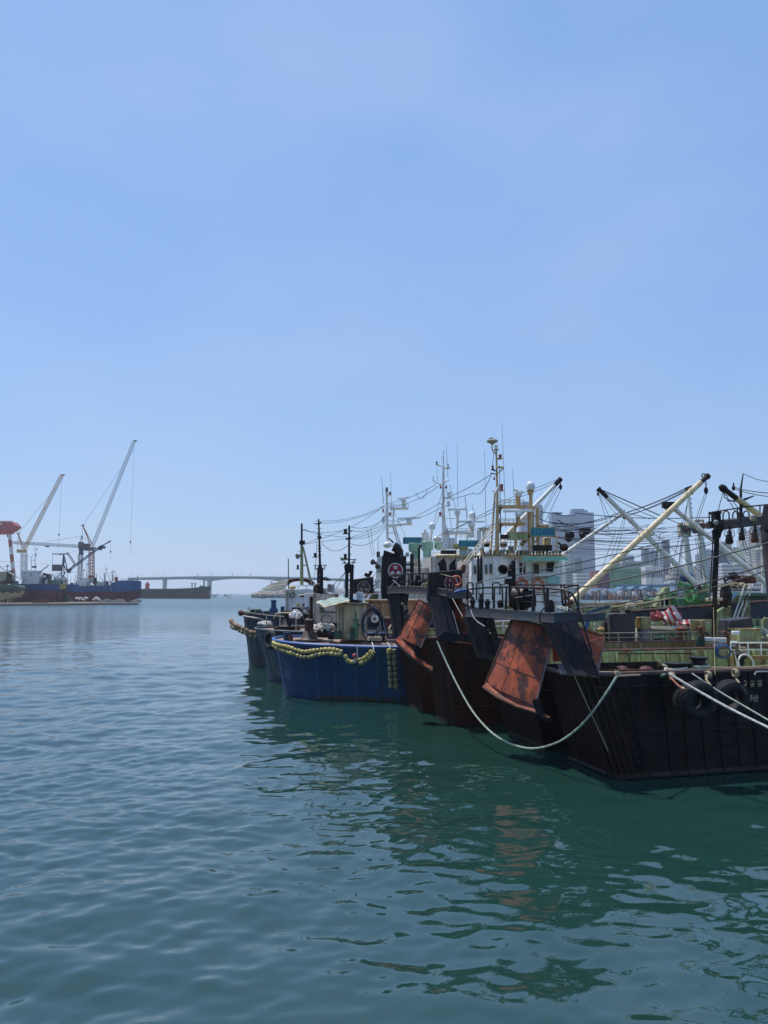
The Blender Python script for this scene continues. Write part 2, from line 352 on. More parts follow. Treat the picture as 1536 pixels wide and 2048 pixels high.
# ================================================================= FAR SHORE, BRIDGE, SHIPYARD
M_bridge = mat('bridge_concrete', (0.42, 0.44, 0.44), 0.8, var=0.08, scale=0.05)
M_lrock = mat('tetrapod_concrete', (0.42, 0.37, 0.32), 0.9, var=0.6, scale=0.25)
M_redsh = mat('red_antifouling', (0.11, 0.026, 0.034), 0.7, var=0.25, scale=0.15, streak=0.3, rcol=(0.07, 0.03, 0.03), rscale=0.2)
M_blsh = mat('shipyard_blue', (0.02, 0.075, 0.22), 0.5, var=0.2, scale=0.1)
M_dksh = mat('dark_ship_side', (0.03, 0.045, 0.04), 0.6, var=0.3, scale=0.1)
M_cyel = mat('crane_cream', (0.55, 0.33, 0.15), 0.5, var=0.15, scale=0.2)
M_cgrey = mat('crane_pale_grey', (0.26, 0.26, 0.28), 0.5, var=0.1, scale=0.2)
M_cred = mat('crane_red', (0.38, 0.08, 0.045), 0.5, var=0.15, scale=0.2)
M_cpink = mat('gantry_faded_red', (0.42, 0.10, 0.10), 0.6, var=0.25, scale=0.1)
M_cwhite = mat('crane_white', (0.65, 0.63, 0.60), 0.5, var=0.1, scale=0.2)
M_cblue = mat('crane_navy', (0.035, 0.06, 0.12), 0.5, var=0.2, scale=0.2)
M_cdgrey = mat('crane_dark_grey', (0.10, 0.10, 0.11), 0.5, var=0.2, scale=0.2)
M_hill = mat('far_hill_scrub', (0.06, 0.09, 0.045), 0.95, var=0.4, scale=0.02)

# ---- bridge
def bridge():
    D = 1650
    t = thing('road_bridge', P(600, 1187, D), 'long pale concrete girder bridge crossing the harbour mouth', 'bridge')
    tops = [(255,1156.2),(330,1154.6),(400,1153.4),(470,1153.2),(540,1154),(600,1155),(660,1157),(720,1159.5),(800,1163),(900,1168),(1000,1173)]
    def topy(x):
        for (a, ya), (b, yb) in zip(tops, tops[1:]):
            if x <= b: return ya+(yb-ya)*(x-a)/(b-a)
        return tops[-1][1]
    piers = [(327, 5), (417, 6.2), (562, 6.2), (690, 5), (800, 5), (910, 5)]
    def depth(x):
        d = min(abs(x-p[0]) for p in piers[1:3]); d2 = min(abs(x-p[0]) for p in piers)
        return 4.0+4.5*max(0, 1-d/62)**1.8+0.4*max(0, 1-d2/30)
    mb = MB(); xs = list(range(255, 1001, 6)); rows = []
    W_ = 22.0; vs = []
    for x in xs:
        a = P(x, topy(x), D); b = P(x, topy(x)+depth(x), D)
        vs += [(a.x, D, a.z), (b.x, D+3, b.z), (b.x, D+W_-3, b.z), (a.x, D+W_, a.z)]
    fs = []
    for i in range(len(xs)-1):
        for k in range(4): fs.append((i*4+k, (i+1)*4+k, (i+1)*4+(k+1) % 4, i*4+(k+1) % 4))
    mb.add(vs, fs); obj('bridge_deck', mb, M_bridge, t)
    mb = MB()
    for x in xs[:-1]:
        a = P(x, topy(x), D); b = P(x+6, topy(x+6), D); mb.prism([(a.x, D-0.6, a.z-1.4), (b.x, D-0.6, b.z-1.4), (b.x, D-0.6, b.z+1.1), (a.x, D-0.6, a.z+1.1)], (0, 0.5, 0))
    obj('parapet', mb, mat('bridge_parapet', (0.55, 0.55, 0.54), 0.8, scale=0.05), t)
    for x, wd in piers:
        a = P(x-wd/2, topy(x)+3.5, D); b = P(x+wd/2, topy(x)+3.5, D)
        mb = MB().box2((a.x, D+4, -1), (b.x, D+W_-4, a.z)); obj('bridge_pier', mb, M_bridge, t)
        if x in (417, 562): obj('pier_base', MB().box2((a.x-6, D-2, -1), (b.x+10, D+W_+2, 3.2)), M_bridge, t)
    a = P(395, 1157, D); obj('bridge_pier', MB().box2((a.x, D+W_+30, -1), (a.x+3, D+W_+36, a.z)), M_bridge, t)
    for x in range(262, 990, 22):
        a = P(x, topy(x), D+4); mb = MB().tube(a, a+V((0, 0, 9)), 0.22, 5); mb.tube(a+V((0, 0, 9)), a+V((2.2, 0, 9.3)), 0.2, 4); obj('lamp_post', mb, M_cgrey, t)
    for x, h in ((423, 6.5), (465, 6), (396, 4), (500, 5)):
        a = P(x, topy(x), D+4); obj('sign_gantry', MB().tube(a, a+V((0, 0, h)), 0.35, 5).box(a+V((0, 0, h)), (2.2, 0.4, 1.6)), M_cdgrey, t)
bridge()

# ---- breakwater and lights
def breakwater():
    D = 1000; t0 = P(508, 1192, D); mb = MB(); r = random.Random(3)
    base = MB(); prof = [(505,1191.8,1191),(515,1191.8,1187),(527,1191.8,1183.5),(540,1191.8,1181.8),(560,1191.8,1181.2),(640,1191.8,1181.5)]
    vs = []
    for x, y1, y0 in prof:
        a = P(x, y1, D); b = P(x, y0, D+12); vs += [(a.x, D, -1), (b.x, D+12, b.z-0.8), (b.x, D+26, b.z-0.8), (a.x, D+40, -1)]
    n = len(prof); base.add(vs, [(i*4+k, (i+1)*4+k, (i+1)*4+(k+1) % 4, i*4+(k+1) % 4) for i in range(n-1) for k in range(4)])
    obj('breakwater_core', base, mat('gap_shade_core', (0.10, 0.09, 0.08), 0.9, var=0.4, scale=0.5), kind='structure', label='low rubble breakwater core')  # core coloured dark to paint in the shade of the gaps between tetrapods
    for i in range(2200):
        x = 506+r.random()*90; k = r.random()
        for (xa, ya1, ya0), (xb, yb1, yb0) in zip(prof, prof[1:]):
            if x <= xb: f = (x-xa)/(xb-xa); top = ya0+(yb0-ya0)*f; break
        py = 1191.6+(top-1191.6)*k; c = P(x, py, D-1+13*k); s = 1.2+1.3*r.random()
        M = Matrix.Rotation(r.random()*6, 3, 'Z') @ Matrix.Rotation(r.random()*6, 3, 'X')
        for ax in ((1,1,1), (-1,-1,1), (-1,1,-1), (1,-1,-1)):
            d = M @ V(ax).normalized(); mb.cone(c, c+d*s*1.3, s*0.5, s*0.33, 4)
    obj('tetrapod_mound', mb, M_lrock, kind='stuff', label='heap of concrete tetrapods on the breakwater')
    # white light tower
    a = P(543, 1182, D+14); t = thing('light_tower', a, 'small white light tower on the breakwater behind the mesh awning', 'lighthouse')
    obj('tower', MB().lathe([(2.4, 0), (1.7, 9), (2.6, 9.2), (2.6, 10), (1.2, 10.2), (1.2, 13), (1.7, 13.2), (0.1, 15.5)], a, n=10), M_cwhite, t)
    a = P(294.5, 1178, 900); t = thing('lighthouse', V((a.x, a.y, 0)), 'red lighthouse standing behind the moored dark barge ship', 'lighthouse')
    obj('tower', MB().lathe([(3.4, 0), (2.4, 12), (2.3, 14.5)], (a.x, a.y, 0), n=12), mat('lighthouse_red', (0.40, 0.05, 0.04), 0.6), t)
    z = P(294.5, 1169.5, 900).z
    obj('gallery', MB().lathe([(2.4, 0), (3.2, 0.3), (3.2, 1.0), (1.6, 1.0), (1.6, 2.6), (2.0, 2.7), (0.1, 4.2)], (a.x, a.y, z-0.4), n=12), mat('lighthouse_red', ()), t)
    obj('tower_shaft', MB().lathe([(2.3, 14.4), (2.2, z-0.3)], (a.x, a.y, 0), n=12), mat('lighthouse_red', ()), t)
    obj('lighthouse_islet', MB().lathe([(30, -1), (24, 1.5), (10, 2.5)], (a.x, a.y, 0), n=14), M_lrock, kind='structure', label='rocky footing under the red lighthouse')
breakwater()

# ---- generic side-on ship silhouette: profile points measured on the photo, given a real beam
def side_ship(t, D, beam, top, bot, m, name='hull', zmin=None):
    """top / bot: matching polylines (px,py) along the side; the section is a rounded slab of the ship's beam"""
    n = len(top); vs = []
    L = abs(P(top[-1][0], 1187, D).x-P(top[0][0], 1187, D).x)
    for i, ((xa, ya), (xb, yb)) in enumerate(zip(top, bot)):
        a = P(xa, ya, D); b = P(xb, yb, D); f = i/(n-1)
        wf = beam/2*max(0.08, min(1, 3.2*f, 2.4*(1-f)))**0.6; c = D+beam/2
        if zmin is not None and b.z < zmin+1.0: b.z = zmin
        vs += [(a.x, c-wf, a.z), (b.x, c-wf*0.8, b.z), (b.x, c+wf*0.8, b.z), (a.x, c+wf, a.z)]
    fs = [(i*4+k, (i+1)*4+k, (i+1)*4+(k+1) % 4, i*4+(k+1) % 4) for i in range(n-1) for k in range(4)]
    fs += [(3, 2, 1, 0), tuple((n-1)*4+k for k in range(4))]
    return obj(name, MB().add(vs, fs), m, t)

# barge ship lying off the yard
def barge_ship():
    D = 860; t = thing('cargo_ship', P(340, 1196, D), 'long dark cargo ship with red boot topping moored before the bridge', 'ship')
    xs = [235, 262, 300, 345, 375, 386, 395, 405, 413, 418]
    ty = [1182, 1181, 1179.3, 1177.6, 1176.6, 1175.8, 1174.4, 1173.4, 1172.6, 1172.2]
    mid = [(x, 1188.2+(-0.012*(x-262))) for x in xs]; mid[-1] = (415, 1184.5); mid[-2] = (412.5, 1185)
    bot = [(x, 1197.4) for x in xs]; bot[-1] = (418.5, 1197.4); bot[-2] = (415, 1197.4)
    side_ship(t, D, 18, list(zip(xs, ty)), mid, M_dksh, 'upper_hull')
    side_ship(t, D+0.3, 17.4, mid, bot, mat('dull_red_boot_top', (0.11, 0.035, 0.038), 0.8, var=0.3, scale=0.1), 'lower_hull', zmin=-0.5)
    mb = MB()
    for i in range(62):
        x = 262+i*1.95; y = 1181-(x-262)*0.038
        a = P(x, y, D+1); mb.tube(a, a+V((0, 0, 1.5)), 0.12, 4)
    obj('bulwark_rail', mb, M_green2, t, kind='stuff')
    for x in (384, 390): a = P(x, 1175.5, D+6); obj('vent_post', MB().cone(a, a+V((0, 0, 5)), 0.6, 0.8, 6).lathe([(1.1, 4.6), (1.1, 5.4)], a, n=8), M_cdgrey, t)
    obj('windlass', MB().pbox(399, 402.5, 1171, 1174.5, D+5, 4), M_green2, t)
    obj('windlass', MB().pbox(404, 409, 1171.3, 1174, D+5, 4), M_green2, t)
    obj('hatch_coaming', MB().pbox(268, 372, 1177.6, 1181, D+4, 10), M_dksh, t)
barge_ship()

def little_boat(x, y, D, L, label, hullc, cab=True, wake=False):
    c = W(x, y); c = V((c.x, c.y, 0)); t = thing('small_boat', c, label, 'boat', 'small boats out in the harbour mouth')
    obj('hull', MB().hexa([c+V(p) for p in ((-L*.4,-L*.14,-.1), (L*.38,-L*.12,-.1), (L*.38,L*.12,-.1), (-L*.4,L*.14,-.1), (-L*.46,-L*.18,L*.12), (L*.55,-L*.02,L*.17), (L*.55,L*.02,L*.17), (-L*.46,L*.18,L*.12))]), hullc, t)
    if cab:
        obj('cabin', MB().box(c+V((-L*.08, 0, L*.2)), (L*.34, L*.2, L*.17)).box(c+V((-L*.1, 0, L*.33)), (L*.16, L*.14, L*.1)), M_cwhite if hullc != M_dksh else M_cdgrey, t)
        obj('mast', MB().tube(c+V((-L*.1, 0, L*.3)), c+V((-L*.1, 0, L*.55)), L*.012, 4), M_cdgrey, t)
    if wake:
        obj('wake', MB().prism([c+V((-L*.4, -L*.1, .06)), c+V((-L*.4, L*.1, .06)), c+V((-L*1.3, L*.35, .06)), c+V((-L*1.3, -L*.35, .06))], (0, 0, .08)), mat('sea_foam', (0.8, 0.82, 0.82), 0.9), kind='stuff', label='foam wake behind a small boat')
little_boat(429, 1195.6, 900, 6.0, 'small white open boat just right of the cargo ship bow', M_cwhite)
little_boat(452, 1192.4, 1100, 11, 'dark work boat with wheelhouse heading into the harbour mouth', M_dksh, wake=True)
little_boat(458, 1196.4, 900, 4.6, 'low dinghy in front of the dark work boat', M_dksh, cab=False)
little_boat(525.5, 1197.0, 900, 6.4, 'flat grey boat below the tetrapod breakwater', M_dksh, cab=False)
for i, (x, y) in enumerate(((434, 1188.0),(463, 1187.7))):
    a = P(x, y, 3000)
    little_boat(x, 1190.0, 2500, 12, ('tiny far sail mast boat near the bridge pier foot', 'tiny far boat on the horizon under the bridge span')[i], M_dksh)

# ---- slipway ground of the yard
def yard_ground():
    D0 = 395; mb = MB(); pts = [(-400, 1211), (0, 1211), (60, 1210.6), (150, 1210.0), (240, 1209), (276, 1209.2)]
    poly = [W(x, y) for x, y in pts]; far = [V((P(262, 1187, 520).x, 520, 0)), V((P(240, 1187, 760).x, 760, 0)), V((-900, 760, 0))]
    ring = [V((p.x, p.y, 0.9)) for p in poly+far]; mb.prism([V((p.x, p.y, -1)) for p in ring], (0, 0, 1.9))
    obj('slipway_ground', mb, mat('slip_mud_concrete', (0.24, 0.19, 0.15), 0.9, var=0.4, scale=0.08), kind='structure', label='low concrete slipway apron of the shipyard')
    mb = MB().prism([V((p.x, p.y-7, -0.8)) for p in poly]+[V((p.x, p.y-0.2, -0.8)) for p in poly[::-1]], (0, 0, 1.2))
    obj('slipway_edge', mb, mat('wet_dark_concrete', (0.06, 0.05, 0.05), 0.6, var=0.4, scale=0.2), kind='structure', label='dark wet lower edge of the slipway')
    r = random.Random(5)
    for i, (x, y, L, h, c) in enumerate(((75, 1208, 7, 1.5, M_rust), (228, 1206.6, 9, 1.2, M_conc), (250, 1206.3, 8, 1.0, M_rust), (205, 1206.5, 7, 1.2, M_conc), (268, 1206.6, 5, 1.0, M_conc))):
        a = W(x, y+1.8); a.z = 0.9
        o = obj('dock_block', MB().box(a+V((0, 3, h/2)), (L, 3, h)).box(a+V((L*.2, 3, h+.3)), (L*.4, 2, .6)), c,
            label=('brown keel block on the apron below the long blue ship', 'wide grey block beside the rudder props', 'rusty block near the slipway tip', 'grey block under the white sacks', 'last small block at the slipway tip')[i], cat='block', group='keel blocks lying on the slipway')
    for i in range(16):
        x = 156+i*3.1+r.random()*1.5 if i < 8 else 190+(i-8)*1.6+r.random(); a = W(x, 1208); a.y += 10; a.x = (x-768)/FPX*a.y; a.z = 2.0+r.random()*1.2
        obj('sack', MB().ball(a, 0.7+0.35*r.random(), 8, 0.7), M_cwhite, label='white sack heaped on the slipway under the far blue ship', cat='sack', group='white sacks heaped on the slipway')
yard_ground()

def yard_ship(name_label, D, beam, xs, top, mid, bot, rudder=None):
    t = thing('fishing_ship', P(xs[len(xs)//2], bot[0], D), name_label, 'ship', 'ships hauled out on the slipway')
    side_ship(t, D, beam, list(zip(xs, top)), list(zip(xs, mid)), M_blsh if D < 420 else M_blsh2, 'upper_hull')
    side_ship(t, D+0.25, beam-0.5, list(zip(xs, mid)), list(zip(xs, bot)), M_redsh, 'lower_hull')
    return t
s1 = yard_ship('nearest blue and red ship on the slipway with white bridge and black funnel', 400, 11, [12, 36, 60, 100, 107, 113, 128, 140, 148],
    [1167, 1167.5, 1168, 1168.3, 1168.3, 1168.3, 1168.3, 1168.3, 1169], [1180, 1180.5, 1181, 1181.5, 1181.5, 1181.5, 1181.5, 1183, 1185], [1208, 1208, 1208, 1207.5, 1203, 1190, 1188.5, 1188, 1186.5])
def deckhouse(t, D, x0, x1, y0, y1, wins, m=None):
    o = obj('deckhouse', MB().pbox(x0, x1, y0, y1, D, 7), m or M_cwhite, t)
    for wx, wy in wins: obj('window', MB().pbox(wx, wx+1.4, wy, wy+2.2, D-0.06, 0.05), M_glass, t)
deckhouse(s1, 402, 42, 72, 1141, 1153, [(45, 1145), (49, 1145), (62, 1145), (67, 1145)])
deckhouse(s1, 401, 43, 78, 1153.2, 1168, [(52, 1158)])
obj('funnel', MB().prism([P(x, y, 403) for x, y in ((84.5, 1163), (85.5, 1146), (97, 1149), (96, 1163))], (0, 4, 0)), M_black, s1)
obj('funnel_emblem', MB().cone(P(89.3, 1153, 402.9), P(89.3, 1153, 402.7), 0.75, 0.75, 16), M_cwhite, s1)
obj('bulkhead', MB().pbox(78, 125, 1160, 1168, 404, 3), M_green2, s1)
obj('deckhouse', MB().pbox(107, 125, 1155, 1168, 405, 5), M_cwhite, s1)
obj('rudder', MB().pbox(115.5, 124, 1187, 1207, 401, 1.5), M_redsh, s1)
obj('propeller', MB().torus(P(111, 1199, 404), (1, .3, 0), 2.0, 0.5, 14, 6), M_cyel, s1)
obj('prop_support', MB().prism([P(x, y, 407) for x, y in ((121, 1186), (126, 1186), (145, 1203), (122, 1205))], (0, 1, 0)), M_green2, s1)
obj('bow_anchor_recess', MB().pbox(119, 133, 1168.5, 1178, 399.9, 0.3), mat('ochre_paint', (0.3, 0.24, 0.06), 0.6), s1)
def mast_bits(t, D, x, y0, y1, arms, r=0.16, m=None):
    mb = MB().cone(P(x, y1, D), P(x, y0, D), r*1.5, r*0.7, 6)
    for ax, bx, y in arms: mb.tube(P(ax, y, D), P(bx, y-0.8, D), r*0.6, 5); mb.box(P(bx, y-1.6, D), (0.5, 0.5, 0.7))
    return obj('mast', mb, m or M_cwhite, t)
mast_bits(s1, 404, 63, 1112, 1141, [(55, 72, 1113), (60, 68, 1122)]); mast_bits(s1, 404, 70.5, 1088, 1141, [(66, 74, 1100), (64, 72, 1110)])
mast_bits(s1, 404, 46, 1115, 1141, [(38, 50, 1124), (42, 52, 1131)])
obj('black_panel', MB().pbox(64, 72.5, 1132, 1135.5, 402, 0.5), M_black, s1)
obj('derrick_boom', MB().tube(P(76, 1147, 403), P(97, 1131, 403), 0.25, 6), M_cdgrey, s1)
r5 = random.Random(15)
for i in range(9): mast_bits(s1, 405, 84+i*4.6+r5.random()*2, 1142+r5.random()*12, 1163, [(83+i*4.6, 87+i*4.6, 1150+r5.random()*6)], 0.12)
s0 = thing('fishing_ship', P(10, 1208, 388), 'cream sterned green ship at the left edge hauled out beside the blue one', 'ship', 'ships hauled out on the slipway')
side_ship(s0, 385, 11, [(-60, 1168), (-20, 1168), (10, 1169), (30, 1171), (38, 1175)], [(-60, 1184), (-20, 1184), (10, 1184), (30, 1184), (38.5, 1182)], mat('dull_green_side', (0.06, 0.13, 0.09), 0.6, var=0.3, scale=0.2), 'upper_hull')
side_ship(s0, 385.2, 10.5, [(-60, 1184), (-20, 1184), (10, 1184), (30, 1183), (38.5, 1181)], [(-60, 1206), (-20, 1204), (4, 1200), (28, 1194), (37, 1186)], mat('dirty_cream_hull', (0.38, 0.33, 0.20), 0.7, var=0.3, scale=0.2), 'lower_hull')
obj('keel', MB().pbox(-60, 9, 1196, 1209, 388, 3), mat('dirty_cream_hull', ()), s0)
obj('keel', MB().pbox(15, 20, 1192, 1208, 388, 3), mat('dirty_cream_hull', ()), s0)
obj('deckhouse', MB().pbox(-30, 15, 1143, 1162, 392, 8), M_tan, s0)
obj('deck_clutter', MB().pbox(-20, 30, 1162, 1168, 389, 4).pbox(4, 12, 1165, 1170, 386, 2).pbox(14, 24, 1158, 1166, 389, 3), M_rust, s0)
obj('funnel', MB().pbox(12.5, 19, 1141, 1162, 391, 3), M_black, s0)
obj('derrick_boom', MB().tube(P(-2, 1133, 391), P(45, 1160, 391), 0.35, 6), M_cwhite, s0)
mast_bits(s0, 391, 14.5, 1128, 1145, [(8, 16, 1133)], m=M_cdgrey)
for x in (6, 23, 36): obj('tyre', MB().torus(P(x, 1181, 384.4), (0, 1, 0), 1.0, 0.35, 14, 6), M_rubber, s0)
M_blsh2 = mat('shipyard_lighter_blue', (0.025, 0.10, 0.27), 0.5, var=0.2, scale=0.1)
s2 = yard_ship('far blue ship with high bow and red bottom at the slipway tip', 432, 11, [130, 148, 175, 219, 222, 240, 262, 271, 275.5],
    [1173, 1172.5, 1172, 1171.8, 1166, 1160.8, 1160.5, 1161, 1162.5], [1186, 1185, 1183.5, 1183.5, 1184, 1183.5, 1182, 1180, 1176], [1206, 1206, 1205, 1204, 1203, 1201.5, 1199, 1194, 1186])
deckhouse(s2, 434, 157, 177, 1156, 1164, [(160, 1158), (163, 1158)]); deckhouse(s2, 433, 157, 172, 1164.2, 1172, [(165, 1167)])
obj('deckhouse', MB().pbox(203, 212, 1163, 1172, 435, 5), M_cwhite, s2)
obj('forecastle_rail', MB().pbox(240, 272, 1157.6, 1158.1, 433, 0.15).pbox(240, 272, 1159.2, 1159.5, 433, 0.15), M_green2, s2)
obj('funnel', MB().prism([P(x, y, 436) for x, y in ((186, 1168), (187, 1155), (189.5, 1155), (191, 1168))], (0, 3, 0)), M_black, s2)
obj('winch', MB().pbox(190, 200, 1164.5, 1171, 436, 3), M_green2, s2)
mast_bits(s2, 436, 211.5, 1129, 1164, [(203, 214, 1140), (204, 214, 1147)]); mast_bits(s2, 436, 225, 1139, 1163, [(222, 229, 1145)], m=M_cdgrey)
mast_bits(s2, 436, 174, 1120, 1156, [(170, 176, 1130)], 0.14, M_cdgrey); mast_bits(s2, 436, 167.5, 1138, 1156, [(165, 169, 1142)], 0.12, M_cdgrey)
obj('life_raft', MB().ball(P(180, 1149.5, 435), 0.9, 10), M_cwhite, s2); obj('red_house', MB().pbox(176, 184, 1151, 1155.5, 434, 3), M_cred, s2)
obj('red_winch', MB().pbox(228.5, 234, 1154, 1162, 434, 2), M_cred, s2); obj('jackstaff', MB().tube(P(274, 1162, 436), P(276, 1151, 436), 0.25, 5), M_cgrey, s2)
obj('draught_mark', MB().pbox(221, 222.8, 1171, 1184, 431.6, 0.2), M_cgrey, s2)

# ---- lattice work
def lattice(mb, p, q, w_, n, r, up=(0, 1, 0)):
    p = V(p); q = V(q); ax = (q-p).normalized(); a = ax.cross(V(up)).normalized(); b = ax.cross(a)
    co = [a*w_/2+b*w_/2, a*w_/2-b*w_/2, -a*w_/2-b*w_/2, -a*w_/2+b*w_/2]
    for c in co: mb.tube(p+c, q+c, r, 4)
    for i in range(n):
        s0 = p.lerp(q, i/n); s1_ = p.lerp(q, (i+1)/n)
        for k in range(4):
            mb.tube(s0+co[k], s1_+co[(k+1) % 4], r*0.6, 3); mb.tube(s0+co[k], s0+co[(k+1) % 4], r*0.6, 3)
    return mb
def luffing_crane(label, D, tx, ty0, ty1, tip, apex, foot, mj, mt, hook, mA):
    t = thing('luffing_crane', P(tx, ty1, D), label, 'crane', 'shipyard cranes above the slipway')
    obj('tower', lattice(MB(), P(tx, ty1, D), P(tx, ty0, D), 2.3, 10, 0.22, (0, 1, 0)), mt, t)
    obj('slewing_deck', MB().box2(P(tx-9 if mj == M_cyel else tx-16, ty0-1, D-1), P(tx+6, ty0-6, D+2)), M_cdgrey if mj != M_cyel else M_cyel, t)
    obj('machinery_house', MB().pbox(tx-15, tx-6, ty0-7, ty0-1, D-0.8, 2.5), mA if mj == M_cyel else M_cdgrey, t)
    obj('jib', lattice(MB(), P(*foot, D), P(*tip, D), 1.4, 30, 0.12 if mj == M_cyel else 0.095, (0, 1, 0)), mj, t)
    mb = MB().tube(P(foot[0]-4, foot[1]+3, D-1), P(*apex, D), 0.26, 5).tube(P(foot[0]+1, foot[1]+3, D+1), P(*apex, D), 0.26, 5).box(P(*apex, D), (1.2, 1.2, 0.8)); obj('a_frame', mb, mA, t)
    f = 0.82; k = (foot[0]+(tip[0]-foot[0])*f, foot[1]+(tip[1]-foot[1])*f)
    obj('pendant_rope', MB().tube(P(*apex, D), P(*k, D), 0.08, 4), M_cgrey, t)
    obj('back_stay', MB().tube(P(*apex, D), P(apex[0]-1, ty0-4, D), 0.12, 4), mj, t)
    a = P(*tip, D); b = P(*hook, D); b.x = a.x+(b.x-a.x)
    obj('hoist_rope', MB().tube(a, b, 0.06, 4), M_cgrey, t)
    obj('hook_block', MB().box(b, (0.6, 0.5, 1.1)).tube(b, b-V((0, 0, 8)), 0.05, 4), M_cdgrey, t)
    obj('jib_head', MB().box(a+V((0.6, 0, 0.1)), (1.9, 0.9, 0.6)), M_cdgrey if mj != M_cyel else M_cyel, t)
    return t
luffing_crane('cream luffing crane with raised jib behind the white ship bridge', 420, 48, 1106, 1160, (124, 950), (36.5, 1067), (49, 1098), M_cyel, M_cwhite, (118, 1069), M_cyel)
luffing_crane('tallest pale lattice jib crane on a red tower', 445, 183, 1102, 1165, (268.5, 882), (165.5, 1051), (186, 1090), M_cgrey, M_cred, (261, 1084), M_cred)
def tower_crane():
    D = 470; t = thing('tower_crane', P(160, 1165, D), 'blue tower crane with long level jib left of the red crane tower', 'crane', 'shipyard cranes above the slipway')
    obj('tower', lattice(MB(), P(159.5, 1165, D), P(161, 1110, D), 2.0, 12, 0.2), M_cgrey, t)
    obj('tower_head', MB().prism([P(x, y, D) for x, y in ((157.5, 1110), (164.5, 1110), (164.5, 1096), (158, 1096))], (0, 2, 0)), M_cblue, t)
    obj('cab', MB().pbox(156, 164, 1084, 1095, D-1, 3), M_cdgrey, t)
    obj('counter_weight', MB().pbox(164, 172, 1087, 1094, D, 2).pbox(173, 178, 1087, 1094, D, 2), M_cdgrey, t)
    obj('counter_jib', MB().pbox(156, 190, 1094, 1097, D, 2), M_cdgrey, t)
    obj('jib', lattice(MB(), P(156, 1092.5, D), P(24, 1085, D), 1.6, 44, 0.12), M_cgrey, t)
    obj('apex', MB().tube(P(160, 1084, D), P(163.5, 1071.5, D), 0.2, 5).tube(P(165, 1084, D), P(163.5, 1071.5, D), 0.2, 5), M_cblue, t)
    obj('jib_tie', MB().tube(P(163.5, 1071.5, D), P(80, 1086, D), 0.09, 4), M_cdgrey, t)
    obj('rear_tie', MB().tube(P(163.5, 1071.5, D), P(186, 1094, D), 0.09, 4), M_cdgrey, t)
    obj('trolley', MB().pbox(90, 96, 1092, 1094, D-.5, 2), M_cdgrey, t)
tower_crane()
def portal_crane():
    D = 435; t = thing('level_luffing_crane', P(125, 1165, D), 'dark navy level luffing crane with long jib reaching past the red tower', 'crane', 'shipyard cranes above the slipway')
    mb = MB()
    for a, b in (((127, 1107), (122, 1165)), ((127, 1107), (128, 1148)), ((127, 1107), (136, 1146)), ((125, 1125), (134, 1143)), ((130, 1120), (122, 1140)), ((121, 1165), (131, 1143)), ((119, 1145), (133, 1158))): mb.tube(P(*a, D), P(*b, D), 0.3, 5)
    obj('tower_frame', mb, M_cblue, t)
    obj('top_beam', MB().tube(P(104, 1107.5, D), P(137, 1108, D), 0.35, 6).tube(P(118, 1110, D), P(137, 1106, D), 0.2, 5), M_cblue, t)
    obj('counter_weight', MB().pbox(103.5, 120, 1129, 1142, D-1, 2.5), M_cdgrey, t)
    obj('counter_rope', MB().tube(P(105, 1108, D), P(105, 1130, D), 0.08, 4), M_cdgrey, t)
    obj('tie_frame', MB().tube(P(137, 1107, D), P(151, 1127, D), 0.22, 5).tube(P(136, 1110, D), P(149, 1129, D), 0.22, 5).tube(P(149, 1127, D), P(138, 1142, D), 0.2, 5), M_cblue, t)
    obj('jib', lattice(MB(), P(136, 1142, D), P(203, 1092, D), 0.9, 22, 0.14), M_cblue, t)
    obj('jib_joint', MB().prism([P(x, y, D) for x, y in ((133, 1138), (142, 1137), (139, 1146), (134, 1146))], (0, 1.5, 0)), M_cdgrey, t)
    obj('fly_jib', MB().tube(P(195, 1096, D), P(222, 1082, D), 0.35, 5).tube(P(204, 1093, D), P(219, 1081.5, D), 0.15, 4), M_cblue, t)
    obj('jib_counter_box', MB().pbox(196, 202, 1094, 1100, D, 2).pbox(201, 209, 1092, 1097, D, 2), M_cdgrey, t)
    obj('hoist_rope', MB().tube(P(221.5, 1083, D), P(221, 1120, D), 0.05, 4), M_cgrey, t)
    obj('hook_block', MB().ball(P(221.3, 1103, D), 0.5, 6, 1.3), M_cdgrey, t)
portal_crane()
def goliath():
    D = 520; t = thing('gantry_crane', P(23, 1165, D), 'striped red and white leg of a huge gantry crane at the left edge', 'crane', 'shipyard cranes above the slipway')
    seg = [(19, 1067), (20, 1080), (21.5, 1094), (23, 1109), (24.5, 1124), (26, 1138), (28, 1153)]
    for i, (a, b) in enumerate(zip(seg, seg[1:])):
        mb = MB().cone(P(*a, D), P(*b, D), 1.25, 1.2, 10); obj('leg_band', mb, M_cwhite if i % 2 == 0 else mat('band_red', (0.38, 0.10, 0.07), 0.6), t)
    obj('leg_head', MB().pbox(13.5, 23, 1058, 1067.5, D-2, 4), M_cpink, t)
    obj('main_girder', MB().prism([P(x, y, D-3) for x, y in ((-120, 1044), (22, 1043), (30, 1051), (30, 1054), (20, 1062), (0, 1067), (-120, 1073))], (0, 9, 0)), M_cpink, t)
    mb = MB()
    for i in range(14): mb.pbox(-40+i*4.8, -38.8+i*4.8, 1041.2, 1043.2, D-2, 1)
    obj('walkway_rail', mb, M_cpink, t, kind='stuff')
    obj('girder_window', MB().pbox(0, 4, 1046, 1049.5, D-3.1, 0.2).pbox(5.5, 9, 1054.6, 1055.6, D-3.1, 0.2), M_cwhite, t)
    obj('leg_hook', MB().pbox(13.5, 15, 1067, 1074, D, 1), M_cdgrey, t)
goliath()
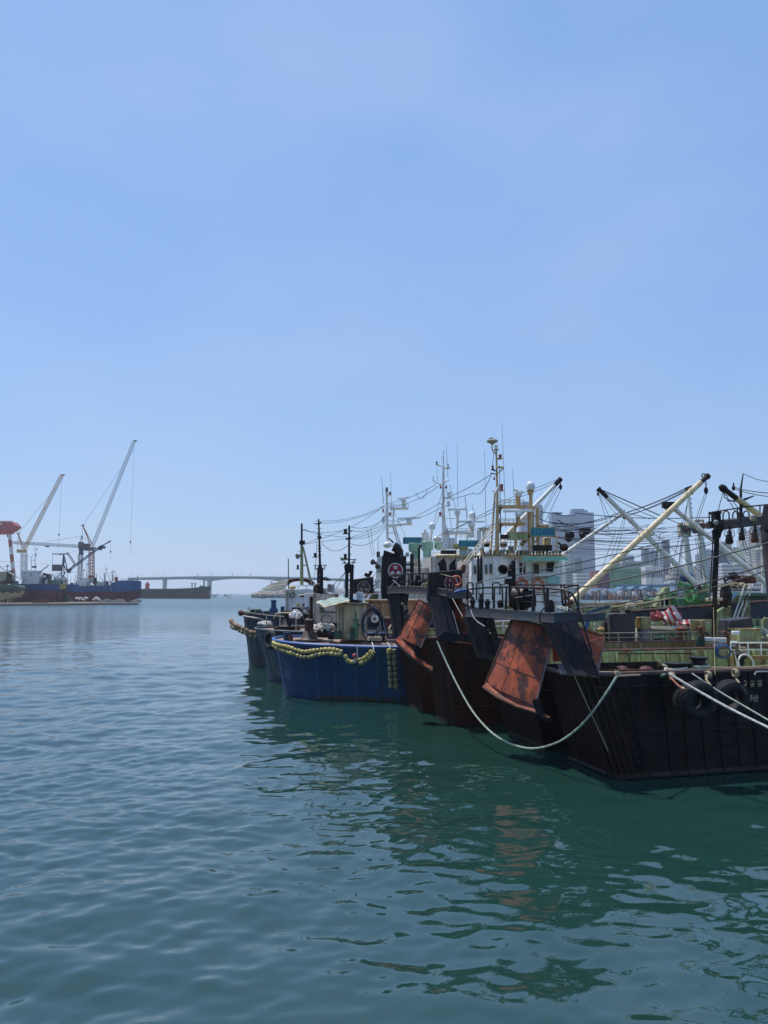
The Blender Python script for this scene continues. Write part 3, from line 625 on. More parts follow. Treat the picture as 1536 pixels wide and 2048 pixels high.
# deck clutter of the hauled out ships, each piece a part of its ship
for sh, D, x0, x1, yb, n in ((s1, 399, 44, 146, 1168, 46), (s2, 433, 150, 238, 1172, 44), (s0, 386, -10, 36, 1168, 16)):
    rc = random.Random(n)
    for i in range(n):
        x = x0+(x1-x0)*rc.random(); wd = 1.2+3.4*rc.random(); h = 2.0+8*rc.random()**1.5; yy = yb-(6 if x > 219 else 0)
        m_ = (M_cwhite, M_cwhite, M_cdgrey, M_green2, M_rust, M_cyel, M_cgrey, M_black)[rc.randrange(8)]; d = D+1+rc.random()*6
        if rc.random() < .35: obj('deck_post', MB().tube(P(x, yy, d), P(x+rc.uniform(-2, 2), yy-8-18*rc.random(), d), .17, 4), M_cdgrey if i % 2 else M_cwhite, sh)
        else: obj('deck_gear', MB().pbox(x-wd/2, x+wd/2, yy-h, yy+.5, d, .8+rc.random()), m_, sh)
# yard sheds and stacked gear between the cranes
r6 = random.Random(21)
for i in range(22):
    x = -10+i*12.5+r6.random()*6; h = 4+r6.random()*9; a = P(x, 1172, 500); c = (M_cgrey, M_cdgrey, M_cblue, M_tan, M_cwhite)[i % 5]
    if 74 < x < 240 or x < 40: obj('yard_shed', MB().box2((a.x, 500, 0.8), (a.x+3+r6.random()*4, 506, 5+h*0.5)).tube((a.x+1, 502, 4), (a.x+1, 502, 8+h), 0.12, 4), c,
        label='%s yard shed with pole, %s' % (('pale grey', 'dark grey', 'navy', 'beige', 'white')[i % 5], ('far left behind the cream ship', 'behind the black funnel', 'near the navy crane base', 'between the two blue hulls', 'behind the far blue ship')[min(4, max(0, int((x+10)/52)))]), cat='shed', group='small sheds and gear behind the slipway')
for i, (x0, y0, x1, y1) in enumerate(((0, 1122, 44, 1124), (0, 1132.5, 45, 1132), (80, 1126, 110, 1131), (137, 1143, 158, 1143), (80, 1147, 120, 1146), (125, 1106, 160, 1100))):
    obj('overhead_cable', MB().path(catenary(P(x0, y0, 410), P(x1, y1, 440), 0.3), 0.07, 4), M_cdgrey,
        label=('upper cable left of the white ship bridge', 'lower cable left of the white ship bridge', 'cable from bridge to crane counterweight', 'short cable by the blue tower foot', 'cable above the ship funnel', 'cable between navy crane and blue tower')[i], cat='cable', group='cables strung across the shipyard')
# ================================================================= CITY ON THE RIGHT
def facade(name, col, wcol=(0.05, 0.07, 0.10)): return mat(name, col, 0.7, var=0.06, scale=0.02), mat(name+'_glass', wcol, 0.2, var=0.1, scale=0.05)
M_bgl = mat('blue_glass_tower', (0.05, 0.14, 0.28), 0.25, var=0.25, scale=0.01)
M_bgl2 = mat('tower_dark_glass', (0.04, 0.08, 0.14), 0.2, var=0.15, scale=0.02)
M_apw = mat('apartment_white', (0.52, 0.52, 0.52), 0.8, var=0.06, scale=0.02)
M_apb = mat('apartment_beige', (0.42, 0.38, 0.33), 0.8, var=0.08, scale=0.02)
M_apn = mat('apartment_navy', (0.03, 0.055, 0.11), 0.7, var=0.1, scale=0.02)
M_win = mat('far_window_glass', (0.035, 0.05, 0.075), 0.3, var=0.2, scale=0.1)
M_whg = mat('warehouse_green', (0.20, 0.36, 0.17), 0.8, var=0.1, scale=0.05, streak=0.3, rcol=(0.13, 0.25, 0.12), rscale=0.1)
M_whm = mat('warehouse_maroon', (0.17, 0.045, 0.07), 0.8, var=0.15, scale=0.05)
M_roofb = mat('blue_market_roof', (0.08, 0.17, 0.27), 0.6, var=0.1, scale=0.1)
M_hcol = [mat('house_%s' % n, c, 0.8, var=0.1, scale=0.1) for n, c in (('white', (0.5, 0.5, 0.48)), ('grey', (0.28, 0.3, 0.31)), ('brick', (0.25, 0.14, 0.10)), ('beige', (0.40, 0.33, 0.25)), ('bluish', (0.2, 0.27, 0.33)))]
def rows(mb, x0, x1, z0, z1, D, nx, nz, m_=0.12, fx=0.6, fz=0.5):
    """recess-like dark window boxes standing 6 cm proud of the wall in nx by nz"""
    dx = (x1-x0)/nx; dz = (z1-z0)/nz
    for i in range(nx):
        for j in range(nz):
            cx = x0+(i+.5)*dx; cz = z0+(j+.5)*dz
            mb.box((cx, D-0.03, cz), (dx*fx, 0.3, dz*fz))
    return mb
def block(name, label, cat, x0, x1, y0, D, dep, m, nx, nz, group=None, steps=None, zb=2.0, mw=None, single=False, fx=0.6, fz=0.5, turn=0):
    a = P(x0, y0, D); b = P(x1, y0, D); t = thing(name, V(((a.x+b.x)/2, D, zb)), label, cat, group)
    obj('wall', MB().box2((a.x, D, zb), (b.x, D+dep, a.z)), m, t)
    wz0 = zb+2; 
    if nx:
        if single:
            dx = (b.x-a.x)/nx; dz = (a.z-1-wz0)/nz; first = None
            for i in range(nx):
                for j in range(nz):
                    c = V((a.x+(i+.5)*dx, D-0.1, wz0+(j+.5)*dz))
                    if first is None:
                        first = obj('window', MB().box(c, (dx*fx, 0.25, dz*fz)), mw or M_win, t); c0 = c
                    else: share(first, 'window', t, Matrix.Translation(c-c0))
        else: obj('window_rows', rows(MB(), a.x, b.x, wz0, a.z-1, D-0.05, nx, nz, fx=fx, fz=fz), mw or M_win, t, kind='stuff')
        # side face windows too
        mb = MB(); n2 = max(2, int(nx*dep/(b.x-a.x))); dz = (a.z-1-wz0)/nz; side = a.x if a.x > 0 else b.x
        for i in range(n2):
            for j in range(nz): mb.box((side, D+(i+.5)*dep/n2, wz0+(j+.5)*dz), (0.3, dep/n2*0.5, dz*0.5))
        obj('side_window_rows', mb, mw or M_win, t, kind='stuff')
    if steps:
        for sx0, sx1, sy in steps:
            p = P(sx0, sy, D+1); q = P(sx1, sy, D+1); obj('roof_block', MB().box2((p.x, D+1, a.z-0.5), (q.x, D+dep-1, p.z)), m, t)
    return t
# the glass towers: floors as thin bands round a glass core
def glass_tower(label, x0, x1, y0, D, steps):
    a = P(x0, y0, D); b = P(x1, y0, D); t = thing('glass_tower', V(((a.x+b.x)/2, D, 2)), label, 'tower', 'glass towers rising beyond the harbour')
    obj('glass_core', MB().box2((a.x, D, 2), (b.x, D+40, a.z)), M_bgl, t)
    for i, (sx0, sx1, sy) in enumerate(steps):
        p = P(sx0, sy, D); q = P(sx1, sy, D); obj('upper_block', MB().box2((p.x, D+3, a.z-0.5), (q.x, D+34, p.z)), M_bgl, t)
    mb = MB(); z = 8
    while z < a.z-3: mb.box2((a.x-0.4, D-0.4, z), (b.x+0.4, D+40.4, z+1.1)); z += 5.6
    obj('floor_bands', mb, mat('tower_spandrel', (0.22, 0.31, 0.42), .5, var=.1, scale=.02), t, kind='stuff')
    mb = MB(); n = 6
    for i in range(n+1): x = a.x+(b.x-a.x)*i/n; mb.box2((x-0.5, D-0.7, 4), (x+0.5, D-0.41, a.z+0.5))
    obj('mullions', mb, M_bgl2, t, kind='stuff')
glass_tower('twin topped blue glass tower just right of the green sign', 1103, 1141, 1030, 2200, [(1104, 1124, 1024)])
glass_tower('tallest stepped blue glass tower beside the twin topped one', 1144, 1187, 1025, 2200, [(1145, 1169, 1017.5), (1169, 1176, 1020)])
glass_tower('blue glass tower half hidden behind the yellow mast', 1041, 1064, 1010, 2300, [(1044, 1060, 1003)])
glass_tower('narrow glass tower showing left of the white boom', 1070, 1085, 1012, 2350, [(1072, 1084, 1009)])
block('apartment_block', 'dark blue slab block below the tallest glass tower', 'building', 1150, 1164, 1116, 1700, 20, M_apn, 4, 14)
block('apartment_block', 'slim pale block below the twin topped glass tower', 'building', 1128, 1140, 1096, 1800, 20, M_apw, 4, 20)
block('apartment_block', 'slim white residential block behind the wheelhouse bow', 'building', 1106, 1120, 1108, 1500, 20, M_apw, 5, 20)
block('apartment_block', 'long low white block at the foot of the glass towers', 'building', 1153, 1196, 1147, 1000, 20, M_apw, 12, 6)
block('apartment_block', 'grey apartment block standing in front of the pale slim one', 'building', 1132, 1150, 1134, 1250, 20, M_hcol[1], 6, 9)
# warehouses
def warehouse(label, x0, x1, y0, peak, D, m):
    a = P(x0, y0, D); b = P(x1, y0, D); pk = P((x0+x1)/2 if peak is None else peak[0], peak[1] if peak else y0, D)
    t = thing('warehouse', V(((a.x+b.x)/2, D, 2)), label, 'warehouse', 'coloured warehouses on the far quay')
    obj('wall', MB().prism([(a.x, D, 2), (b.x, D, 2), (b.x, D, b.z), (pk.x, D, pk.z), (a.x, D, a.z)], (0, 30, 0)), m, t)
    n = max(3, int((x1-x0)/7))
    for i in range(n+1):
        x = a.x+(b.x-a.x)*i/n; obj('pilaster', MB().box2((x-0.4, D-0.5, 2), (x+0.4, D-0.05, a.z-0.3)), m, t)
    mb = MB()
    for i in range(n): x = a.x+(b.x-a.x)*(i+.5)/n; mb.box((x, D-0.1, a.z-4), (1.6, 0.2, 1.2))
    obj('vent_rows', mb, M_win, t, kind='stuff')
warehouse('pale green warehouse block with gable on the far quay', 1219, 1245, 1135, (1233, 1132), 800, M_whg)
warehouse('long green warehouse wing right of the gabled block', 1245.4, 1281, 1137.5, None, 806, M_whg)
warehouse('maroon warehouse between white block and green warehouse', 1194, 1218.6, 1141, None, 802, M_whm)
# hill with houses
def hill():
    D0, D1 = 1000, 2300; cols = [(1020, 0), (1120, 6), (1200, 28), (1260, 40), (1330, 52), (1400, 66), (1470, 110), (1540, 150), (1640, 175), (1760, 190), (2000, 150), (2300, 60), (2600, 0)]
    mb = MB(); rws = []; r = random.Random(8)
    def H(px):
        for (a, ha), (b, hb) in zip(cols, cols[1:]):
            if px <= b: return ha+(hb-ha)*max(0, (px-a)/(b-a))
        return cols[-1][1]
    global hill_z
    def hill_z(px, D): f = min(1, max(0, (D-D0)/(1900-D0))); return 1.5+H(px)*f**1.2
    for D in range(D0, D1+1, 60):
        row = []
        for px in list(range(1000, 1780, 12))+list(range(1780, 2620, 40)):
            p = P(px, 1187, D); z = hill_z(px, D)+r.random()*3*(D > 1100)
            row.append(V((p.x, D, z)))
        rws.append(row)
    mb.grid(rws); obj('hill', mb, M_hill, kind='structure', label='built up wooded hillside beyond the harbour', smooth=True)
    gx = P(1000, 1187, 790).x
    mb = MB().prism([(gx, 790, -1), (960, 790, -1), (2800, 2400, -1), (300, 2400, -1)], (0, 0, 2.6)); obj('far_quay', mb, M_conc, kind='structure', label='concrete quay of the far shore')
hill()
r7 = random.Random(33); kinds = ['white', 'grey', 'brick', 'beige', 'bluish']
where = []
for i in range(190):
    px = 1190+r7.random()*345; D = 1020+r7.random()**1.3*1000
    where.append((D, px))
where.sort()
t_house = None
for i, (D, px) in enumerate(where):
    k = r7.randrange(5); wd = 9+r7.random()*16; h = 6+r7.random()**2*18; dep = 10+r7.random()*8; c = P(px, 1187, D); z = hill_z(px, D)-1
    t = thing('hillside_house', V((c.x, D, z)), '%s %s building %s, %s' % (('small', 'wide', 'taller')[0 if wd < 14 and h < 12 else (2 if h > 13 else 1)], kinds[k],
            ('low on the hillside', 'halfway up the hillside', 'high on the hillside')[0 if D < 1250 else (1 if D < 1600 else 2)],
            ('above the maroon warehouse', 'above the green warehouse', 'left of where the booms cross', 'behind the green winches', 'just left of the black mast post', 'between the black post and the hanging blocks', 'by the right edge')[min(6, int((px-1190)/50))]), 'building', 'hillside buildings beyond the booms')
    mb = MB().box2((c.x-wd/2, D, z), (c.x+wd/2, D+dep, z+h+1))
    if i % 3 == 0: mb.box((c.x+wd*.2, D+dep/2, z+h+2), (3, 3, 2.4))
    obj('wall', mb, M_hcol[k], t)
    nz = max(2, int(h/3.2)); obj('window_rows', rows(MB(), c.x-wd/2+.5, c.x+wd/2-.5, z+1.5, z+h+.5, D-.05, max(2, int(wd/3.5)), nz, fx=.5, fz=.45), M_win, t, kind='stuff')
# named taller blocks
AP = [('white grid fronted apartment block right of the black mast post', 1444, 1466, 1128, 900, M_apw, 5, 9, True),
      ('white grid fronted apartment block, second of the pair beyond the post', 1469, 1500, 1127, 900, M_apw, 7, 9, True),
      ('navy sided tall apartment block right of the black mast post', 1437, 1453, 1101, 1050, M_apn, 4, 12, False),
      ('tall white apartment block just left of the black mast post', 1408, 1428, 1099, 1100, M_apw, 5, 14, False),
      ('narrow grey apartment block left of the tall white one', 1400, 1408, 1108, 1110, M_hcol[1], 2, 14, False),
      ('beige apartment tower behind the navy one', 1440, 1463, 1085, 1500, M_apb, 6, 16, False),
      ('dark apartment tower in the group near the big cream boom', 1288, 1298, 1098, 1500, M_bgl2, 3, 16, False),
      ('tall thin tower, middle of the group near the big cream boom', 1318, 1326, 1090, 1550, M_apw, 3, 18, False),
      ('tall thin tower, last of the group near the big cream boom', 1328, 1339, 1082, 1550, M_apn, 3, 20, False),
      ('grey block topped group left of the thin towers', 1300, 1316, 1101, 1520, M_hcol[4], 4, 14, False),
      ('grey residential slab with long roofs in mid hillside', 1345, 1386, 1135, 1250, M_apb, 9, 6, False),
      ('wide office slab behind the thin grey boom', 1230, 1268, 1111, 1500, M_hcol[4], 9, 6, False),
      ('grey slab above the green warehouse roof', 1245, 1285, 1122, 1300, M_hcol[1], 10, 5, False),
      ('white flat topped ferry terminal like building on piers', 1291, 1324, 1132.5, 950, M_apw, 9, 2, False),
      ('pale tower at the far right behind the hanging blocks', 1497, 1508, 1060, 1300, M_apw, 3, 22, False),
      ('tall grey beige tower at the far right of the frame', 1509, 1526, 1052, 1280, M_apb, 4, 24, False),
      ('pink grey tower touching the right frame edge', 1527, 1545, 1068, 1270, M_hcol[3], 4, 22, False),
      ('white block low on the right behind the tarpaulin platform', 1502, 1530, 1140, 880, M_apw, 7, 6, False),
      ('low white office beside the black post foot', 1340, 1366, 1163, 790, M_apw, 8, 3, False)]
for lb, x0, x1, y0, D, m, nx, nz, sg in AP:
    t = block('apartment_block', lb, 'building', x0, x1, y0, D, 18, m, nx, nz, single=sg, zb=1.5, steps=[(x0+(x1-x0)*.3, x0+(x1-x0)*.55, y0-2.0)], fx=.62, fz=.5)
# waterfront market
for i, (x0, x1, y0) in enumerate(((1236, 1258, 1174.5), (1258, 1281, 1174), (1281, 1312, 1173.5), (1312, 1352, 1176), (1170, 1236, 1178), (1128, 1168, 1179))):
    D = 770; a = P(x0, y0, D); b = P(x1, y0, D); mx = (a.x+b.x)/2; t = thing('market_hall', V((mx, D, 1.6)), ('small gabled hall with blue roof below the green warehouse', 'middle gabled blue roofed quay hall', 'widest gabled blue roofed hall behind the moored boats', 'long blue roofed hall at the right of the market row', 'low blue roofed shed left of the gabled halls', 'low pale roofed shed behind the cream boom foot')[i], 'hall', 'blue roofed market halls on the far quay')
    obj('wall', MB().box2((a.x, D, 1.5), (b.x, D+20, a.z-2.6)), M_bgl2, t)
    obj('roof', MB().prism([(a.x, D-1, a.z-2.6), (b.x, D-1, a.z-2.6), (mx, D-1, a.z+0.6)], (0, 23, 0)) if i < 3 else MB().prism([(a.x, D-1, a.z-2.6), (b.x, D-1, a.z-2.6), (b.x, D+4, a.z), (a.x, D+4, a.z)], (0, 18, 0.6)), M_roofb, t)
t = thing('market_canopy', P(1300, 1172, 786), 'long light blue roof strip behind the gabled market halls', 'roof')
a = P(1236, 1169, 792); b = P(1400, 1169, 792); obj('roof', MB().box2((a.x, 792, a.z-2), (b.x, 812, a.z)), M_roofb, t); obj('wall', MB().box2((a.x, 794, 1.6), (b.x, 810, a.z-2.1)), M_bgl2, t)
# fishing boats moored in a row along the far quay
r8 = random.Random(12); hc = [mat('boat_hull_%s' % n, c, 0.6, scale=0.5) for n, c in (('maroon', (0.11, 0.03, 0.03)), ('black', (0.02, 0.022, 0.025)), ('orange', (0.28, 0.09, 0.05)), ('navy', (0.03, 0.06, 0.14)), ('brown', (0.14, 0.08, 0.05)))]
hn = ['maroon', 'black', 'orange', 'navy', 'brown']
for i in range(64):
    row = i//32; px = 1120+(i % 32)*7.6+r8.random()*3+row*3; D = 690+row*38; c = P(px, 1187, D); c.z = 0; k = r8.randrange(5); s = 1.0+r8.random()*0.35
    t = thing('fishing_boat', c, '%s hulled boat in %s far quay row, %s' % (hn[k], ('front', 'rear')[row], ('behind the gantry rail', 'left of the cream boom foot', 'right of the cream boom foot', 'below the maroon warehouse', 'below the green warehouse', 'below the gabled halls', 'near the right end of the row')[min(6, int((px-1115)/36))]), 'boat', 'fishing boats along the far quay')
    obj('hull', MB().hexa([c+V(p)*s for p in ((-1.4, -2, -.3), (1.4, -2, -.3), (2, 14, -.3), (-2, 14, -.3), (-.35, -4.5, 3.2), (.35, -4.5, 3.2), (2.2, 14, 2.4), (-2.2, 14, 2.4))]), hc[k], t)
    obj('wheelhouse', MB().box(c+V((0, 6, 3.6))*s, V((2.8, 4, 2.6))*s).box(c+V((0, 7, 5.6))*s, V((2.1, 2.6, 1.6))*s), (M_cwhite, M_hcol[2], M_hcol[3], M_hcol[1])[i % 4], t)
    h = 5+r8.random()*3; obj('mast', MB().tube(c+V((0, 5, 4)), c+V((0, 5, 4+h)), .09, 4).tube(c+V((-1.5, 5, 3+h)), c+V((1.5, 5, 3+h)), .06, 4).tube(c+V((0, -3, 2.5)), c+V((.3, -3, 6.5)), .08, 4), M_cwhite if i % 3 else M_cdgrey, t)
# ================================================================= WORK BOATS ON THE LEFT OF THE ROW
class Fr:                                               # ship frame: s forward along the keel, v to the far side, z up
    def __init__(s, o, deg): s.o = V(o); s.a = R(deg); s.u = V((math.cos(s.a), math.sin(s.a), 0)); s.n = V((-math.sin(s.a), math.cos(s.a), 0))
    def w(s, a, b, z): return V((s.o.x, s.o.y, 0))+s.u*a+s.n*b+V((0, 0, z))
    def box(s, mb, a0, a1, b0, b1, z0, z1):
        return mb.hexa([s.w(a0, b0, z0), s.w(a1, b0, z0), s.w(a1, b1, z0), s.w(a0, b1, z0), s.w(a0, b0, z1), s.w(a1, b0, z1), s.w(a1, b1, z1), s.w(a0, b1, z1)])
    def hit(s, px, py, v=0.0):                          # where a measured ray meets the plane at offset v
        d = ray(px, py); c = V((0, 0, CAMH)); p0 = s.w(0, v, 0); t = (p0-c).dot(s.n)/d.dot(s.n); q = c+d*t
        return (q-V((s.o.x, s.o.y, 0))).dot(s.u), q.z
def ellipse_outline(L, B, rr, n=12):                    # rounded end at s=0, open square end at s=L; near side v=0 .. far v=B
    pts = [(L, 0.0)]
    for k in range(6): pts.append((L-(L-rr)*(k+1)/6, 0.0))
    for k in range(1, n): t = math.pi*k/n; pts.append((rr-rr*math.sin(t), B/2-B/2*math.cos(t)))
    pts.append((rr, B)); pts.append((L, B))
    return pts
def round_boat(F, L, B, rr, zt, sheer, flare, drop, mh, mdeck, mrim, t, frames=True, strakes=(0.45,), zd=0.06):
    """hull shell between waterline and rim; the rounded end leans out by `drop` at the top"""
    o = ellipse_outline(L, B, rr); N_ = len(o); lv = [(-0.5, -1.0), (0, 0), (0.35, .35), (0.7, .75), (1.0, 1.0)]
    def pt(i, f):
        s_, v_ = o[i]; e = max(0, 1-s_/rr) if s_ < rr else 0; zz = zt+sheer*max(0, 1-s_/(rr*1.8))**1.5
        cx = (v_-B/2)/(B/2); return F.w(s_-drop*e**0.6*f, v_+flare*f*cx, zz*f if f > 0 else -0.6)
    vs = []; 
    for _, f in lv: vs += [pt(i, max(f, 0) if _ >= 0 else -1) for i in range(N_)]
    fs = [(j*N_+i, j*N_+i+1, (j+1)*N_+i+1, (j+1)*N_+i) for j in range(len(lv)-1) for i in range(N_-1)]
    # first ring is below the water
    for i in range(N_): s_, v_ = o[i]; vs[i] = F.w(s_+0.15, v_, -0.7)
    top = (len(lv)-1)*N_; fs.append((0, N_-1, top+N_-1, top))
    obj('hull', MB().add(vs, fs), mh, t, smooth=True)
    rim = [pt(i, 1.0) for i in range(N_)]
    obj('deck', MB().add([p-V((0, 0, zd)) for p in rim], [tuple(range(N_))]), mdeck, t)
    obj('rim', MB().path([p+V((0, 0, .03)) for p in rim], 0.085, 6), mrim, t)
    if frames:
        mrb = mat('worn_'+mh.name, (.014, .07, .16) if mh is M_blue else (.035, .06, .08), .55, rust=.25, rcol=(.05, .035, .03), var=.3)
        rg = []
        acc = 0
        for i in range(N_-1):                          # vertical frames welded outside, about every 1.1 m
            a = rim[i]; b = rim[i+1]; ln = (b-a).length; k = max(1, round(ln/1.15))
            for j in range(k):
                f = (j+0.5)/k; mbr = MB(); q = []
                for lvf in (0.02, .35, .7, .97): q.append(pt(i, lvf).lerp(pt(i+1, lvf), f))
                mbr.path(q, 0.062, 4); obj('frame_rib', mbr, mrb, t)
    wl = [(pt(i, .005), pt(i, .07)) for i in range(N_)]; cen = F.w(L/2, B/2, 0)
    def outw(p): d = p-V((cen.x, cen.y, p.z)); return p+d.normalized()*.025
    obj('waterline_band', MB().grid([[outw(a) for a, b in wl], [outw(b) for a, b in wl]]), mat('weedy_waterline', (.028, .030, .018), .8, var=.5, scale=3, rust=.4, rcol=(.06, .04, .02)), t)
    for f in strakes: obj('rubbing_strake', MB().path([pt(i, f) for i in range(N_)], 0.05, 5), mh, t)
    return pt, rim
def float_string(label, pts3, r, L, m, group, t=None, rope=True, mats=None, cat='float garland'):
    """floats threaded on a line: every float is a part"""
    t = t or thing('float_garland', pts3[0], label, cat, group)
    # resample
    seg = [(pts3[i+1]-pts3[i]).length for i in range(len(pts3)-1)]; tot = sum(seg); n = max(2, int(tot/L)); first = None
    def at(d):
        for i, sg in enumerate(seg):
            if d <= sg or i == len(seg)-1: return pts3[i].lerp(pts3[i+1], min(1, d/sg))
            d -= sg
    org = V(t['org'])
    for i in range(n):
        a = at(tot*(i+.04)/n); b = at(tot*(i+.96)/n); c = (a+b)/2; ax = (b-a).normalized(); l = (b-a).length
        mm = (mats[i % len(mats)] if mats else m)
        key = mm.name
        if first is None: first = {}
        if key not in first:
            first[key] = obj('float', MB().lathe([(r*.35, -l/2), (r*.85, -l*.42), (r, -l*.2), (r, l*.2), (r*.85, l*.42), (r*.35, l/2)], org, (0, 0, 1), 9), mm, t, smooth=True)
            q = first[key]
        else: q = share(first[key], 'float', t)
        j = V((rnd.uniform(-.25, .25), rnd.uniform(-.25, .25), rnd.uniform(-.25, .25)))
        q.matrix_basis = Matrix.Translation(c-org) @ ((ax+j).normalized().to_track_quat('Z', 'Y').to_matrix().to_4x4()) @ Matrix.Scale(rnd.uniform(.82, 1.14), 4)
    if rope: obj('rope', MB().path(pts3, r*.18, 4), M_ropet, t)
    return t
def capstan(t, c, s=1.0, m=None):
    o = obj('capstan', MB().lathe([(.75*s, 0), (.75*s, .12*s), (.5*s, .14*s), (.42*s, .2*s), (.30*s, .5*s), (.24*s, .55*s), (.24*s, 1.0*s), (.28*s, 1.05*s), (.28*s, 1.12*s)], c, n=14), m or M_black, t, smooth=True); return o
def bitts(t, c, u, s=1.0, m=None, top=None):
    obj('bitts', MB().box(V(c)+V((0, 0, .05)), (1.4*s, .5*s, .1)).cone(V(c)-V(u)*.38*s, V(c)-V(u)*.38*s+V((0, 0, .6*s)), .16*s, .16*s, 10).cone(V(c)+V(u)*.38*s, V(c)+V(u)*.38*s+V((0, 0, .6*s)), .16*s, .16*s, 10), m or M_black, t)
    for k in (-1, 1): obj('bitt_cap', MB().lathe([(.19*s, 0), (.19*s, .05*s)], V(c)+V(u)*.38*s*k+V((0, 0, .6*s)), n=10), top or M_black, t)
def rope_coil(c, R_, r, turns, ax=(0, 0, 1), seed=1, flat=0.0):
    g = random.Random(seed); ax = V(ax).normalized(); a = ax.orthogonal().normalized(); b = ax.cross(a); pts = []
    for i in range(turns*14):
        th = 2*math.pi*i/14; rr = R_*(1+g.uniform(-.07, .07)); pts.append(V(c)+a*rr*math.cos(th)+b*rr*math.sin(th)+ax*(r*1.7*i/14*(1-flat)+g.uniform(-r, r)*.5))
    return MB().path(pts, r, 5)
def rope_heap(c, rad, h, r, n, seed):
    g = random.Random(seed); pts = []; p = V(c)
    for i in range(n):
        th = g.uniform(0, 6.3); q = rad*math.sqrt(g.random()); pts.append(V(c)+V((q*math.cos(th), q*math.sin(th), h*g.random()*(1-q/rad*.7)+r)))
    out = []
    for i in range(len(pts)-1):
        for k in range(4): f = k/4; out.append(pts[i].lerp(pts[i+1], f)+V((0, 0, 0.08*math.sin(f*math.pi))))
    return MB().path(out, r, 5)
def rail(t, pts, h, m, r=0.025, posts=None, mids=(0.5,), name='handrail'):
    top = [V(p)+V((0, 0, h)) for p in pts]; mb = MB().path(top, r*1.2, 5)
    for f in mids: mb.path([V(p)+V((0, 0, h*f)) for p in pts], r*.8, 4)
    obj(name, mb, m, t)
    for p in (posts or pts): obj('stanchion', MB().tube(p, V(p)+V((0, 0, h)), r*1.1, 5), m, t)

# ---------------- nearest: bright blue boat
o1 = W(566, 1388); F1 = Fr((o1.x, o1.y+2.6, 0), -8.5)
F1 = Fr((W(562, 1380).x-0.1, 40.35+1.0, 0), -9)
tB = thing('work_boat', F1.w(5, 3, 0), 'bright blue round sterned work boat with yellow float garlands round its rim', 'boat', 'work boats moored at the left of the row')
ZB = 2.72
ptB, rimB = round_boat(F1, 9.6, 6.6, 3.0, ZB, 0.22, 0.15, 0.75, M_blue, M_deck, mat('light_blue_rim', (0.07, 0.15, 0.38), 0.45, rust=.1, var=.2), tB, strakes=(0.5, 0.93), zd=0.02)
# toe rail of little loops
first = None
for i in range(6, 18):
    for f in (0.25, 0.75):
        p = rimB[i].lerp(rimB[i+1], f) if i+1 < len(rimB) else rimB[i]
for k in range(22):
    a = 9.2-k*.33; p = F1.w(a, 0.12, ZB); q = F1.w(a-.16, 0.12, ZB)
    obj('toe_rail', MB().path([p, p+V((0, 0, .12)), q+V((0, 0, .12)), q], 0.022, 4), M_black, tB)
DB = lambda px, py: W(px, py, ZB)
# cabin
def cabin(t, F, px0, px1, py0, py1, D, dep, m, name='deckhouse'):
    return obj(name, MB().pbox(px0, px1, py0, py1, D, dep), m, t, bev=0.03)
cabin(tB, F1, 674, 732, 1208, 1279, 43.2, 3.2, M_cream)
obj('door', MB().pbox(678.5, 686, 1215, 1277, 43.14, .06), mat('cream_door', (0.45, 0.40, 0.27), .6, streak=.3), tB)
for x in (677.8, 687): obj('door_seam', MB().pbox(x-.25, x+.25, 1213, 1278, 43.12, .08), M_rust, tB)
obj('cabin_post', MB().pbox(693, 694.2, 1210, 1279, 43.1, .1), M_cream, tB)
obj('roof', MB().prism([P(x, y, D) for x, y, D in ((668, 1207.5, 42.9), (737, 1207.5, 42.9), (737, 1205.5, 46.6), (668, 1205.5, 46.6))], (0, 0, .06)), M_tan, tB)
# green canopy propped out over the deck
can = [P(633, 1206, 44.5), P(649, 1214.5, 42.3), P(699, 1201.5, 42.3), P(683, 1194.5, 45)]
mb = MB(); rws = []
for i in range(7):
    f = i/6; rws.append([can[0].lerp(can[1], j/4).lerp(can[3].lerp(can[2], j/4), f)+V((0, 0, .05*math.sin(i*2.2)+.04*math.cos(j*2))) for j in range(5)])
obj('canopy', mb.plate(rws, (0, 0, .05)), mat('grey_green_canopy', (.27, .36, .30), .6, streak=.2, rcol=(.2, .24, .2)), tB); obj('canopy_frame', MB().path([can[0], P(640, 1207, 43), can[1], can[2]], .045, 5), M_cream, tB)
obj('canopy_edge', MB().path([can[0].lerp(can[3], .1), can[3]], .03, 5), M_seag, tB)
# twin funnel mast
D = 43.6
mb = MB().pbox(690, 697, 1128, 1199, D, .18); obj('mast_leg', mb, M_black, tB)
obj('mast_leg', MB().prism([P(x, y, D) for x, y in ((700, 1128), (707.5, 1130), (706, 1200), (698.5, 1200))], (0, .2, 0)), M_black, tB)
for i in range(6): obj('mast_rung', MB().pbox(697, 701, 1140+i*10, 1141.2+i*10, D+.05, .05), M_black, tB)
obj('mast_box', MB().prism([P(x, y, D-.1) for x, y in ((688, 1133), (690, 1146), (706, 1146), (708, 1131), (697, 1126), (688, 1131))], (0, .4, 0)), M_steel, tB)
obj('mast_pole', MB().cone(P(698, 1128, D), P(698.5, 1051, D), .065, .055, 8), M_black, tB)
mb = MB()
for a, b in (((684, 1119), (713, 1119)), ((684, 1127), (711, 1125)), ((685, 1119), (692, 1130)), ((711, 1119), (704, 1131)), ((690, 1119), (690, 1127)), ((706, 1119), (706, 1126))): mb.tube(P(*a, D), P(*b, D), .03, 4)
obj('mast_platform', mb, M_black, tB)
